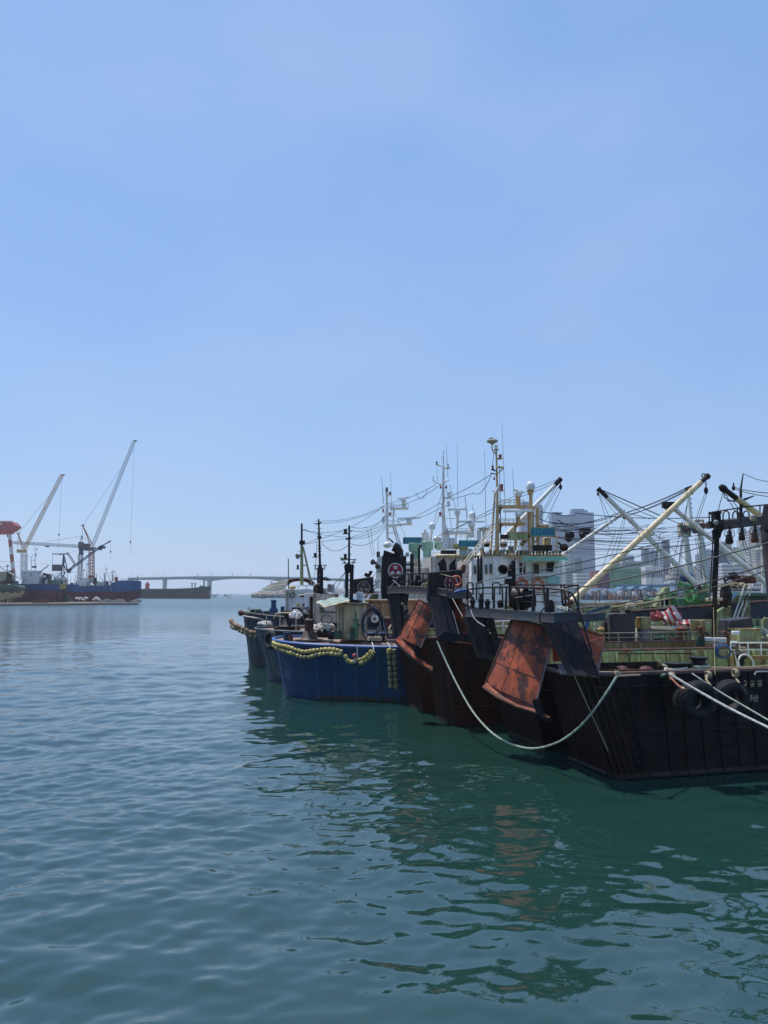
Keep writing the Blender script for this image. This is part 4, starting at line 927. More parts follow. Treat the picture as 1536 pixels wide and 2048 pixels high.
def lamp(t, x, y, D, w_=6, h=8, m=None, shelf=True):
    a = P(x, y+h/2, D); k = pm(D); obj('lamp', MB().lathe([(w_/2*k, 0), (w_/2*k*1.05, h*k*.1), (w_/2*k*.85, h*k*.2), (w_/2*k*.85, h*k*.8), (w_/2*k*1.1, h*k*.85), (w_/2*k*.9, h*k)], a, n=10), m or M_black, t)
    if shelf: obj('lamp_shelf', MB().box(a-V((0, 0, .02)), (w_*1.7*k, w_*1.2*k, .03)), M_black, t)
lamp(tB, 691, 1062.5, D, 8, 9); lamp(tB, 690.5, 1112.5, D, 7, 9); lamp(tB, 683, 1118, D, 5, 6, M_green2, False)
for y in (1078.5, 1095, 1109): obj('mast_bracket', MB().tube(P(698, y, D), P(703, y-1, D), .03, 4), M_black, tB)
obj('mast_cross', MB().tube(P(691, 1079, D), P(702, 1076, D), .05, 5), M_black, tB)
obj('mast_ring', MB().torus(P(703, 1062, D), (0, 1, 0), .05, .015, 10, 4), M_black, tB)
obj('mast_foot', MB().prism([P(x, y, 43.1) for x, y in ((696, 1197), (722, 1201), (720, 1209), (700, 1208))], (0, .8, 0)), M_black, tB)
def aircon(t, x0, x1, y0, y1, D, m):
    obj('air_conditioner', MB().pbox(x0, x1, y0, y1, D, .3), m, t, bev=.02)
    for i in range(7): y = y0+(y1-y0)*(.12+.11*i); obj('aircon_slat', MB().pbox(x0+1, x0+(x1-x0)*.55, y, y+.5, D-.02, .03), M_grey, t)
    obj('fan_grille', MB().torus(P(x0+(x1-x0)*.7, (y0+y1)/2, D-.02), (0, 1, 0), (x1-x0)*.2*pm(D), .012, 16, 4), M_grey, t)
aircon(tB, 712.5, 726, 1183.5, 1202, 43.4, M_dome)
obj('aircon_stand', MB().pbox(714, 726, 1202, 1207, 43.4, .3), M_whiteold, tB)
# varnished deckhouse behind the cabin
cb = cabin(tB, F1, 731, 786, 1202, 1236, 44.6, 2.4, M_wood, 'wooden_deckhouse')
for x in (740, 751, 762, 773): obj('wood_batten', MB().pbox(x-.6, x+.6, 1205, 1235, 44.53, .06), M_wood, tB)
for x in (745.5, 756.5, 767.5): 
    obj('wood_panel', MB().pbox(x-4, x+4, 1208, 1232, 44.56, .03), mat('light_wood', (.60, .38, .20), .5, var=.3, streak=.3), tB)
    c = P(x, 1218, 44.53); obj('diamond_inlay', MB().prism([c+V((-.07, 0, 0)), c+V((0, 0, -.1)), c+V((.07, 0, 0)), c+V((0, 0, .1))], (0, .02, 0)), M_wood, tB)
obj('wooden_roof', MB().pbox(729, 842, 1199.5, 1202.5, 44.4, 2.8), mat('light_wood', ()), tB)
cabin(tB, F1, 787, 842, 1202, 1226, 44.8, 2.2, mat('light_wood', ()), 'wooden_deckhouse')
obj('rail', MB().pbox(766, 790, 1233.5, 1236, 43.8, .06), M_cream, tB); obj('red_panel', MB().pbox(768, 788, 1237, 1262, 44.0, .1), M_redsh, tB)
# pump valve, pipes, hoses
obj('green_valve', MB().lathe([(.12, 0), (.12, .55), (.2, .6), (.2, .68), (.13, .72), (.13, 1.0), (.18, 1.02), (.18, 1.1), (.06, 1.15), (.04, 1.5)], P(711, 1278, 42.9), n=10), M_green2, tB)
obj('valve_wheel', MB().torus(P(711, 1240, 42.85), (0, .2, 1), .16, .02, 14, 5), M_green2, tB)
obj('valve_box', MB().pbox(700, 707, 1257, 1280, 42.7, .4), M_dgreen, tB); obj('valve_pipe', MB().tube(P(714, 1250, 42.9), P(731, 1250, 42.9), .05, 6), M_dgreen, tB)
for i, (r0, m_) in enumerate(((.56, M_grey), (.52, mat('blue_hose', (.03, .07, .12), .5)), (.48, mat('blue_hose', ())), (.6, M_black), (.44, M_grey))):
    c = P(741+i*1.2, 1242+i*3.2, 42.7-.03*i); obj('hanging_hose', MB().path([c+V((r0*.95*math.cos(a), .02*math.sin(3*a), r0*(1.25+.1*i)*math.sin(a))) for a in [2*math.pi*k/24 for k in range(24)]], .035, 6, closed=True), m_, tB, smooth=True)
obj('hose_reel', MB().torus(P(749.5, 1238, 42.5), (.3, 1, 0), .15, .075, 18, 8), M_ropew, tB, smooth=True)
for i in range(4):
    pts = [P(x+i*2.2, y, 42.6+.1*i) for x, y in ((736, 1210), (747, 1214), (757, 1230), (765, 1252), (770, 1268+i*2), (778, 1272))]
    obj('slack_hose', MB().path(pts, .04, 6), (M_black, M_grey, mat('blue_hose', ()), M_rust)[i], tB, smooth=True)
c = P(754.5, 1285, 41.6); bitts(tB, c, F1.u, .8, M_black, mat('blue_cap', (.05, .13, .3), .5))
obj('bitt_rope', MB().path([p for k in range(3) for p in [c+V((.48*math.cos(a), .17*math.sin(a), .12+.08*k+.02*math.sin(5*a))) for a in [2*math.pi*j/16 for j in range(17)]]], .035, 6), M_tan, tB, smooth=True)
obj('swan_pipe', MB().path([P(x, y, 41) for x, y in ((789, 1251), (782, 1251), (778, 1256), (780, 1262), (786, 1266))], .055, 7), M_cream, tB, smooth=True)
capstan(tB, P(618, 1283.5, 42.2), 1.05, mat('brown_black_capstan', (.035, .022, .018), .55, rust=.4))
obj('capstan_base', MB().box(P(618, 1283.5, 42.2)+V((0, 0, .03)), (1.7, 1.4, .07)), M_black, tB)
obj('blue_bollard', MB().cone(P(574, 1283, 42.5), P(574, 1265, 42.5), .2, .2, 12), M_blue, tB); obj('rusty_bollard', MB().cone(P(583, 1285, 42.2), P(580, 1270, 42.2), .12, .12, 8), M_rust, tB)
obj('winch_box', MB().pbox(667, 682, 1262, 1279, 42.6, .7), M_dgreen, tB, bev=.03); obj('winch_drum', MB().cone(P(656, 1271, 42.8), P(667, 1271, 42.8), .22, .22, 12), M_steel, tB)
obj('winch_pipe', MB().tube(P(640, 1280.5, 42.5), P(667, 1280.5, 42.5), .05, 6), M_cgrey, tB)
obj('net_tray', MB().pbox(634, 661, 1262, 1275, 43.6, 1.2), M_black, tB)
obj('net_heap', rope_heap(P(648, 1263, 44.2), .75, .55, .055, 46, 4), M_ropew, label='loose heap of pale rope on the blue boat deck beside the green winch', cat='rope heap', smooth=True)
# ---- float garlands round the blue boat
def rimpt(px, py, D): return P(px, py, D)
up = [(546, 1284, 42.7), (549, 1287, 41.9), (558, 1290.5, 41.3), (570, 1292, 40.95), (585, 1297, 40.7), (596, 1301, 40.55), (608, 1304, 40.4), (618, 1303, 40.35), (632, 1300.5, 40.2), (645, 1299, 40.1), (660, 1298.5, 40.0), (674, 1300, 39.9), (686, 1303.5, 39.75)]
lo = [(546, 1290, 42.5), (552, 1295, 41.7), (562, 1300, 41.2), (575, 1304, 40.8), (590, 1309, 40.5), (604, 1314, 40.35), (614, 1315, 40.3), (630, 1311, 40.15), (645, 1307.5, 40.0), (660, 1307, 39.9), (674, 1309, 39.8), (684, 1309, 39.75)]
LF = 0.215
tg = float_string('upper row of yellow floats round the blue boat stern', [P(*q) for q in up], .105, LF, M_float, 'yellow float garlands on the blue boat')
float_string('lower row of yellow floats round the blue boat stern', [P(*q) for q in lo], .105, LF, M_float, 'yellow float garlands on the blue boat', mats=[M_float, M_float, M_floatd])
U1 = [(690, 1309, 39.7), (692, 1317, 39.65), (698, 1324, 39.6), (706, 1325.5, 39.6), (714, 1319, 39.6), (724, 1319, 39.55), (733, 1313, 39.5), (739, 1306, 39.5), (744, 1299, 39.5)]
U2 = [(718, 1327, 39.55), (728, 1324, 39.5), (738, 1317, 39.5), (745, 1308, 39.45), (748, 1302, 39.45)]
float_string('sagging loop of yellow floats with a red ball on the blue side', [P(*q) for q in U1], .105, LF, M_float, 'yellow float garlands on the blue boat')
float_string('short second row of floats hanging under the right end of the loop', [P(*q) for q in U2], .105, LF, M_float, 'yellow float garlands on the blue boat')
obj('red_ball_float', MB().ball(P(709, 1311.5, 39.45), .115, 12), mat('red_float', (.45, .09, .09), .5), label='small red ball float tied into the sagging float loop', cat='float', smooth=True)
obj('frayed_rope_end', rope_heap(P(710, 1328, 39.5), .1, .55, .012, 30, 9), M_ropew, label='frayed white rope end hanging below the red ball float', cat='rope')
for i, x in enumerate((778.2, 788.2)):
    float_string(('left', 'right')[i]+' column of the vertical float string near the trawler door', [P(x+.2*i, 1297, 39.35), P(x, 1305, 39.35), P(x+2.4, 1340, 39.4), P(x+4.2, 1378, 39.5)], .125, .262, M_floatd, 'vertical float strings on the blue side', mats=[M_floatd] if i else [M_float]+[M_floatd]*9)
obj('hanging_line', MB().tube(P(714, 1293, 39.7), P(715.5, 1318, 39.6), .025, 5), M_ropew, label='short white line holding the sagging float loop', cat='line')
obj('hanging_line', MB().path([P(744, 1285, 40.5), P(746.5, 1292, 39.7), P(747, 1300, 39.5)], .03, 5), M_ropew, label='white line from the bitts to the float loop end', cat='line')
obj('hanging_line', MB().path([P(775, 1285, 40), P(780, 1292, 39.5), P(780, 1298, 39.4)], .03, 5), M_ropew, label='line holding the vertical float strings', cat='line')
# pale draught letters at the stern curve
for i in range(4):
    c = P(565+i*3.6, 1344+i*6, 40.6-.12*i); 
mbx = text_mb('2 호', P(569, 1345, 40.15), (1, -.35, -.35), (0, 0, 1), .42, bold=.02); obj('stern_lettering', mbx, mat('worn_lettering', (.10, .14, .22), .7, rust=.6, rcol=(.03, .06, .15)), tB)

# ---------------- middle boat, faded blue grey
F2 = Fr((-7.8, 48.6, 0), -9)
tM = thing('work_boat', F2.w(5, 3, 0), 'faded blue grey work boat with two men on deck, between the blue and navy boats', 'boat', 'work boats moored at the left of the row')
ZM = 3.05
ptM, rimM = round_boat(F2, 9.0, 5.6, 3.4, ZM, 0.15, 0.15, 1.1, M_blue2, M_deck, M_blue2, tM, strakes=(0.8,), zd=0.02)
cabin(tM, F2, 626, 672, 1188, 1246, 51.5, 3.2, M_whiteold); cabin(tM, F2, 640, 655, 1176, 1188, 52.2, 1.5, M_whiteold, 'upper_box')
obj('awning', MB().plate([[P(596, 1192.5, 51), P(612, 1190, 51), P(632, 1188, 51)], [P(598, 1190.5, 52.6), P(616, 1188.5, 52.6), P(634, 1187, 52.6)]], (0, 0, .05)), M_tan, tM)
obj('roof_sheet', MB().plate([[P(654, 1184, 51.2), P(700, 1186.5, 51.2), P(772, 1186.8, 51.2)], [P(656, 1178, 56), P(700, 1178, 56), P(762, 1178, 56)]], (0, 0, .05)), M_grey, tM)
obj('roof_edge', MB().path([P(652, 1180, 51.1), P(655, 1185.5, 51.1), P(700, 1187.5, 51.1), P(772, 1187.6, 51.1), P(762, 1178, 56)], .045, 5), M_white, tM)
for x in (617, 629): obj('door_post', MB().pbox(x, x+1.5, 1191, 1245, 51.3, .08), M_grey, tM)
obj('door_opening', MB().pbox(619, 626, 1193, 1245, 51.6, .08), M_black, tM)
aircon(tM, 654.5, 669, 1168, 1184, 52, M_whiteold); aircon(tM, 626, 636, 1169, 1187, 52, M_whiteold)
obj('black_pipe', MB().path([P(x, y, 51.7) for x, y in ((630, 1187), (630, 1176), (634, 1170), (640, 1170))], .11, 8), M_black, tM, smooth=True)
D = 52
obj('mast_trunk', MB().prism([P(x, y, D) for x, y in ((634, 1187), (634, 1139), (638, 1127), (641, 1127), (646, 1139), (646, 1187))], (0, .25, 0)), M_black, tM)
for y in (1149, 1158, 1166): obj('mast_slot', MB().pbox(638.5, 640.2, y, y+4, D-.02, .03), M_grey, tM)
obj('mast_pole', MB().cone(P(640, 1130, D), P(637.3, 1038, D), .085, .055, 8), M_black, tM)
obj('crosstree', MB().prism([P(x, y, D) for x, y in ((625, 1046.5), (637, 1050), (644, 1045), (642, 1043.5), (636, 1046.5))], (0, .06, 0)), M_black, tM)
mb = MB()
for y in (1057, 1067, 1076, 1091, 1096, 1103, 1111): mb.tube(P(634, y, D), P(644, y-.5, D), .022, 4)
obj('mast_steps', mb, M_black, tM); lamp(tM, 630.5, 1110, D, 7, 8)
mb = MB()
for a, b in (((628, 1131), (653, 1130.5)), ((629, 1132), (634, 1138)), ((652, 1131), (646, 1138)), ((628, 1138), (651, 1138))): mb.tube(P(*a, D), P(*b, D), .035, 4)
obj('mast_platform', mb, M_black, tM); obj('mast_knob', MB().ball(P(639, 1074, D), .14, 8).ball(P(639, 1098, D), .1, 8), M_black, tM)
obj('radio_bits', rope_heap(P(650, 1163, 51.8), .45, .35, .03, 20, 14), M_black, tM)
# deck gear of the middle boat
capstan(tM, P(575, 1256, 50.6), 1.0, M_black); obj('capstan_base', MB().box(P(575, 1257, 50.6), (1.6, 1.3, .15)), M_black, tM)
obj('cream_rail', MB().path([P(x, y, 50) for x, y in ((548, 1236), (551, 1228), (559, 1226), (580, 1225.5), (597, 1224))], .045, 6), M_cream, tM)
for x, y0, y1 in ((560, 1227, 1252), (592, 1225, 1268), (579, 1226, 1234), (533, 1228, 1247)): obj('rail_post', MB().tube(P(x, y0, 49.9), P(x, y1, 49.9), .05, 6), M_tan, tM)
obj('low_gate', MB().path([P(x, y, 49) for x, y in ((611, 1249), (612, 1239), (623, 1239), (624, 1250)) ], .04, 5), M_whiteold, tM)
obj('low_rail', MB().tube(P(582, 1251, 49.8), P(610, 1251, 49.8), .045, 5), M_whiteold, tM)
obj('ribbon_heap', rope_heap(P(591, 1238, 49.6), .5, .75, .028, 60, 6), M_dome, label='tangle of white strapping hanging on the middle boat rail', cat='strapping')
obj('rope_heap', rope_heap(P(642, 1257, 49.5), .9, .35, .05, 40, 16), M_ropew, label='pale rope pile on the middle boat deck by its house wall', cat='rope heap')
obj('rope_heap', rope_heap(P(530, 1252, 50.3), .5, .35, .05, 30, 17), M_ropew, label='whitish rope bundle draped over the middle boat stern rim', cat='rope heap')
obj('wall_pipe', MB().tube(P(640, 1223, 51.4), P(672, 1224.5, 51.4), .04, 5), M_dgreen, tM); obj('wall_valve', rope_heap(P(643, 1228, 51.3), .2, .8, .035, 20, 19), M_green2, tM)
obj('wall_hose', rope_coil(P(653, 1240, 51.3), .35, .03, 4, (0, 1, 0), 3, 1), M_grey, tM)
for k, (x, y) in enumerate(((563, 1266), (598, 1266), (606, 1270))): obj('deck_box', MB().pbox(x-4, x+4, y-4, y+4, 48.6, .5), (M_black, M_navy, M_steel)[k], tM)
obj('deck_pipe', MB().tube(P(585, 1275, 48.4), P(640, 1272, 48.4), .05, 6), M_navy, tM)
tt = thing('tyre_fender', P(538, 1272, 48.6), 'dark tyre fender hanging at the stern corner of the middle boat', 'tyre')
obj('tyre', MB().torus(P(541, 1280, 48.2), (-.75, -.65, .1), .44, .17, 20, 8), M_rubber, tt, smooth=True)

# ---------------- far: navy boat
F3 = Fr((W(481, 1334).x, 58.6, 0), -5)
tN = thing('work_boat', F3.w(5, 3, 0), 'old dark navy work boat with white deckhouse, farthest left of the row', 'boat', 'work boats moored at the left of the row')
ZN = 3.55
ptN, rimN = round_boat(F3, 9.5, 6.5, 3.3, ZN, 0.55, 0.15, 0.65, M_blue3, mat('grey_deck', (.17, .18, .17), .8, rust=.3), M_blue3, tN, strakes=(0.72,), zd=0.3)
D = 62
obj('deckhouse', MB().pbox(570, 626, 1178, 1227, D, 3), M_white, tN, bev=.03)
obj('roof_rail', MB().path([P(x, y, D) for x, y in ((582, 1178), (582, 1172), (622, 1171), (626, 1171))], .04, 5), M_white, tN)
for x in (597, 613): obj('rail_post', MB().tube(P(x, 1178, D), P(x, 1171.5, D), .035, 5), M_white, tN)
obj('lifebuoy', MB().torus(P(584.5, 1190, D-.1), (0, 1, 0), .2, .06, 18, 6), M_grey, label='grey ring buoy on the white house of the navy boat', cat='lifebuoy', smooth=True)
obj('door', MB().pbox(572, 577, 1184, 1222, D-.05, .05), M_whiteold, tN); obj('window', MB().pbox(600, 608, 1187, 1194, D-.05, .05), M_glass, tN)
# mesh awning
aw = [P(525, 1178, 61), P(545, 1179.5, 60), P(571, 1176.5, 60.5), P(577.5, 1157.5, 61.5), P(556, 1164, 62)]
obj('mesh_awning', MB().plate([[aw[0], aw[1], aw[2]], [aw[0].lerp(aw[4], .5)+V((0, 0, .1)), P(553, 1171, 61), P(575, 1167, 61)], [aw[0].lerp(aw[4], .9), aw[4], aw[3]]], (0, 0, .03)), mat('mesh_tarp', (.10, .10, .085), .9, var=.5, scale=8, rust=.5, rcol=(.2, .2, .17)), tN)
obj('awning_pole', MB().path([aw[0], aw[1], aw[2]], .05, 5), M_seag, tN); obj('awning_pole', MB().tube(P(576.5, 1117, 61.5), P(577, 1178, 61.5), .045, 5), M_dgreen, tN)
for i in range(7): c = P(598, 1166, 62.4); obj('roof_hose', MB().path([c+V(((.75+.07*i)*math.cos(a)*1.1, .3*math.sin(a), -.2+(.38+.03*i)*abs(math.sin(a))**.8)) for a in [math.pi*k/14 for k in range(15)]], .035, 5), (M_rust, M_black, mat('dark_red_hose', (.09, .02, .02), .5))[i % 3], tN)
obj('yellow_cover', MB().ball(P(585, 1175, 61.6), .28, 8, .5), M_float, tN)
D = 62.5
obj('mast_pole', MB().cone(P(603.5, 1092, D), P(603.5, 1047, D), .09, .08, 8), M_black, tN); obj('mast_lower', MB().cone(P(603.5, 1170, D), P(603.5, 1092, D), .15, .11, 8), M_green, tN)
obj('mast_strut', MB().tube(P(606, 1093, D+.3), P(621, 1165, D+.8), .07, 6).tube(P(606, 1093, D-.2), P(624, 1170, D-.5), .07, 6), M_green, tN)
obj('mast_brace', MB().tube(P(604, 1130.5, D), P(613, 1130.5, D), .05, 5), M_green, tN)
obj('mast_gear', MB().pbox(598.5, 609.5, 1081, 1089, D-.2, .4), M_black, tN)
lamp(tN, 595.5, 1134, D, 5, 8); obj('horn', MB().cone(P(603, 1110, D), P(594, 1113, D-.3), .05, .22, 10), M_grey, tN)
obj('mast_arm', MB().path([P(603, 1062, D), P(608, 1059, D), P(614, 1062, D)], .04, 5), M_black, tN); obj('whip_bracket', MB().tube(P(595, 1103.5, D), P(603, 1103.5, D), .02, 4), M_black, tN)
# bow gear
for x0, x1, y0, y1, m_ in ((503, 506, 1218, 1227, M_dgreen), (507, 520, 1218, 1229, M_dgreen), (524, 529, 1223, 1228, M_navy), (531, 540, 1221, 1230, M_dgreen), (561, 567, 1213, 1226, M_navy)): obj('deck_machine', MB().pbox(x0, x1, y0, y1, 61, .7), m_, tN, bev=.04)
obj('ventilator', MB().lathe([(.34, 0), (.34, .5), (.2, .62), (.2, 1.1), (.24, 1.12), (.24, 1.2)], P(547, 1231, 60.5), n=12), M_navy, tN, smooth=True)
obj('pale_pipes', MB().tube(P(486, 1232, 59), P(528, 1239, 58.6), .07, 6).tube(P(490, 1228, 60), P(530, 1234, 59.6), .07, 6), M_whiteold, tN)
for i in range(5): a = rimN[8+i]+V((.4, 0, 0)); obj('toe_rail_post', MB().tube(a, a+V((0, 0, .35)), .03, 5), M_whiteold, tN)
obj('stern_rope_heap', rope_heap(P(488, 1229, 59.5), .5, .35, .06, 20, 8), M_ropew, tN)
ball = obj('buoy', MB().ball(P(482, 1226, 59.4), .24, 10), M_redsh, label='dark red buoy ball on the rim of the navy boat', cat='buoy', smooth=True)
fl = [P(x, y, D_) for x, y, D_ in ((462, 1240, 61), (463, 1244, 60), (470, 1249, 59), (480, 1254, 58.4), (490, 1259, 58.1), (500, 1265, 58), (510, 1266, 57.9), (517, 1264, 57.9))]
float_string('brown weathered float garland round the navy boat stern', fl, .17, .38, M_floatb, 'weathered float garlands on the navy boat')
float_string('second lower strand of the brown float garland on the navy boat', [p-V((0, .05, .28)) for p in fl[1:]], .15, .36, M_floatb, 'weathered float garlands on the navy boat', mats=[M_floatb, M_floatd])

# ---------------- the two men
def person(name_label, c, h, lean, shirt, trousers, holding=False, face=-1.0, yaw=0.0):
    """c: feet centre; one skinned body; clothing is part of the same surface except shirt and trousers shells"""
    t = thing('person', c, name_label, 'person'); k = h/1.75
    Mz = Matrix.Rotation(yaw, 3, 'Z')
    def J(x, y, z): return Mz @ V((x*k, (y-lean*max(0, z-.9)*0.9)*k, z*k))
    J_ = {'pel': J(0, 0, .95), 'ch': J(0, -.02, 1.30), 'nk': J(0, -.02, 1.48), 'hd': J(0, -.05, 1.60), 'top': J(0, -.05, 1.72),
          'hl': J(-.1, 0, .9), 'kl': J(-.12, -.05, .5), 'al': J(-.13, 0, .08), 'tl': J(-.14, -.14, .04), 'hr': J(.1, 0, .9), 'kr': J(.12, -.03, .5), 'ar': J(.13, .02, .08), 'tr': J(.14, -.13, .04),
          'sl': J(-.2, -.02, 1.42), 'el': J(-.25, -.08, 1.14), 'wl': J(-.16, -.32, 1.08), 'fl': J(-.10, -.40, 1.08), 'sr': J(.2, -.02, 1.42), 'er': J(.25, -.08, 1.14), 'wr': J(.14, -.32, 1.08), 'fr': J(.08, -.40, 1.08)}
    def skin(nm, verts, edges, rad, m, sub=2):
        me = bpy.data.meshes.new(nm); me.from_pydata([tuple(J_[v]) for v in verts], [(verts.index(a), verts.index(b)) for a, b in edges], [])
        o = bpy.data.objects.new(nm, me); sc.collection.objects.link(o); o.parent = t; me.materials.append(m)
        md = o.modifiers.new('skin', 'SKIN'); md.use_smooth_shade = True
        for i, v in enumerate(verts):
            rr = rad[v]; rr = rr if isinstance(rr, tuple) else (rr, rr); me.skin_vertices[0].data[i].radius = (rr[0]*k, rr[1]*k)
        me.skin_vertices[0].data[0].use_root = True
        s = o.modifiers.new('sub', 'SUBSURF'); s.levels = sub; s.render_levels = sub; o['org'] = tuple(c); return o
    ks = list(J_.keys())
    rad = dict(pel=(.15, .11), ch=(.17, .11), nk=.055, hd=.085, top=.07, hl=.095, kl=.06, al=.045, tl=.04, hr=.095, kr=.06, ar=.045, tr=.04, sl=.06, el=.045, wl=.032, fl=.025, sr=.06, er=.045, wr=.032, fr=.025)
    skin('body', ks, [('pel', 'ch'), ('ch', 'nk'), ('nk', 'hd'), ('hd', 'top'), ('pel', 'hl'), ('hl', 'kl'), ('kl', 'al'), ('al', 'tl'), ('pel', 'hr'), ('hr', 'kr'), ('kr', 'ar'), ('ar', 'tr'), ('ch', 'sl'), ('sl', 'el'), ('el', 'wl'), ('wl', 'fl'), ('ch', 'sr'), ('sr', 'er'), ('er', 'wr'), ('wr', 'fr')], rad, M_skin)
    r2 = {a: (tuple(x*1.16 for x in b) if isinstance(b, tuple) else b*1.2) for a, b in rad.items()}
    skin('trousers', ['pel', 'hl', 'kl', 'al', 'hr', 'kr', 'ar'], [('pel', 'hl'), ('hl', 'kl'), ('kl', 'al'), ('pel', 'hr'), ('hr', 'kr'), ('kr', 'ar')], dict(r2, al=.065, ar=.065, kl=.08, kr=.08), trousers)
    J_['elm'] = J_['sl'].lerp(J_['el'], .85); J_['erm'] = J_['sr'].lerp(J_['er'], .85); r2['elm'] = .062; r2['erm'] = .062
    skin('shirt', ['pel', 'ch', 'sl', 'elm', 'sr', 'erm'], [('pel', 'ch'), ('ch', 'sl'), ('sl', 'elm'), ('ch', 'sr'), ('sr', 'erm')], dict(r2, pel=(.17, .13), ch=(.19, .125), sl=.078, sr=.078), shirt)
    org = V(c)
    hd = J_['hd']; obj('hair', MB().ball(org+hd+Mz @ V((0, .025*k, .05*k)), .105*k, 12, 1.0), M_black, t, smooth=True)
    fwd = Mz @ V((0, -1, 0)); sd = Mz @ V((1, 0, 0)); fc = org+hd+fwd*.085*k
    obj('nose', MB().cone(fc+V((0, 0, .0)), fc+fwd*.03*k-V((0, 0, .012)), .012*k, .008*k, 5), M_skin, t)
    for s_ in (-1, 1):
        obj('eye', MB().ball(fc+sd*.032*k*s_+V((0, 0, .02*k)), .01*k, 6), M_black, t); obj('ear', MB().ball(org+hd+sd*.088*k*s_, .022*k, 6), M_skin, t)
        wr = org+J_['fl' if s_ < 0 else 'fr']
        for q in range(5): obj('finger', MB().path([wr+sd*(.012*(q-2))*k, wr+sd*(.012*(q-2))*k+fwd*.05*k-V((0, 0, .01)), wr+sd*(.011*(q-2))*k+fwd*.075*k-V((0, 0, .03*k))], .008*k, 5), M_skin, t)
    obj('mouth', MB().box(fc-V((0, 0, .04*k)), (.035*k, .008, .006)), mat('lip', (.25, .1, .09), .6), t)
    for s_, nm in ((-1, 'tl'), (1, 'tr')): p = org+J_[nm]; obj('shoe', MB().box(p+V((0, .05, -.01))*k, (.09*k, .27*k, .08*k)), M_black, t, bev=.02)
    return t
zf = ZM-.02
pm1 = W(606.5, 1254, zf); person('man in grey blue shirt standing facing the camera on the middle boat deck', V((pm1.x, pm1.y, zf)), 1.74, 0.05, M_bcloth, M_dcloth)
pm2 = W(620, 1253, zf); pq = V((pm2.x, pm2.y-.1, zf)); person('man in black shirt leaning over beside the standing man', pq, 1.50, 0.30, M_dcloth, M_dcloth, yaw=-1.0)
c = P(609.5, 1221.5, pm1.y-.55); obj('white_paper', MB().box(c, (.22, .02, .2)), M_dome, label='sheet of white paper held by the man in the grey shirt', cat='paper')
obj('crate', MB().pbox(584, 600, 1215, 1224, 52.5, .6), M_black, label='dark crate with yellow and white gear on the middle boat behind the men', cat='crate')
obj('yellow_can', MB().pbox(593, 600, 1207, 1213, 52.6, .3).pbox(595, 598, 1205.5, 1207, 52.6, .1), M_float, label='yellow container on top of the dark crate behind the men', cat='container', bev=.03)
obj('white_tub', MB().pbox(584, 592, 1211, 1215, 52.6, .4), M_dome, label='white tub on the dark crate behind the men', cat='tub')

# ---------------- black funnel with pale emblem behind the boats (belongs to a trawler berthed beyond)
def emblem(t, c, rx, nrm, up=(0, 0, 1), md=None, mw=None):
    """red disc, pale ring and three KIM characters, flat paint a few mm proud of the funnel"""
    nrm = V(nrm).normalized(); right = V(up).cross(-nrm).normalized()*-1; right = nrm.cross(V(up)).normalized()*-1
    c = V(c); obj('emblem_disc', MB().cone(c, c+nrm*.006, rx, rx, 28), md or M_redp, t)
    obj('emblem_ring', MB().torus(c+nrm*.006, nrm, rx, rx*.055, 32, 6, .3), mw or M_white, t)
    for dx, dz in ((0, .42), (-.42, -.34), (.42, -.34)):
        mb = text_mb('金', c+nrm*.012+right*dx*rx+V(up)*dz*rx, right, up, rx*.62, bold=.025)
        if mb.v: obj('emblem_character', mb, mw or M_white, t)
D = 50.5
tF = thing('trawler_funnel', P(726, 1180, D), 'farther black funnel with round emblem, left of the tall funnel', 'funnel')
obj('casing', MB().prism([P(x, y, D) for x, y in ((705, 1186), (706.5, 1158.5), (746, 1153), (747.5, 1186))], (0, 1.2, 0)), M_black, tF, bev=.03)
emblem(tF, P(727.5, 1174.5, D-.01), .4, (0, -1, 0), md=mat('sooty_red', (.07, .02, .02), .6, rust=.5, rcol=(.03, .02, .02)), mw=mat('sooty_white', (.30, .29, .28), .6, rust=.3, rcol=(.08, .07, .07)))
obj('exhaust_elbow', MB().path([P(x, y, D+.5) for x, y in ((735, 1155), (735, 1150), (729, 1149))], .13, 8), M_black, tF, smooth=True)
obj('exhaust_elbow', MB().path([P(x, y, D+.5) for x, y in ((737, 1155), (739, 1149), (741.5, 1146))], .1, 8).cone(P(741.5, 1147, D+.5), P(741.5, 1142, D+.5), .1, .14, 8), M_black, tF, smooth=True)
obj('stair', MB().hexa([P(x, y, d) for x, y, d in ((728, 1197, 52), (732, 1197, 52), (732, 1197, 52.8), (728, 1197, 52.8), (757, 1158, 52), (761, 1158, 52), (761, 1158, 52.8), (757, 1158, 52.8))]), M_seag, tF)
for k in range(3): obj('stair_rail', MB().tube(P(727+k*6, 1196, 51.8), P(752+k*5, 1157, 51.8), .045, 5), M_white, tF)
obj('green_casing', MB().prism([P(x, y, 52.5) for x, y in ((735, 1200), (748, 1186), (758, 1186), (755, 1200))], (0, .5, 0)), M_green2, tF)
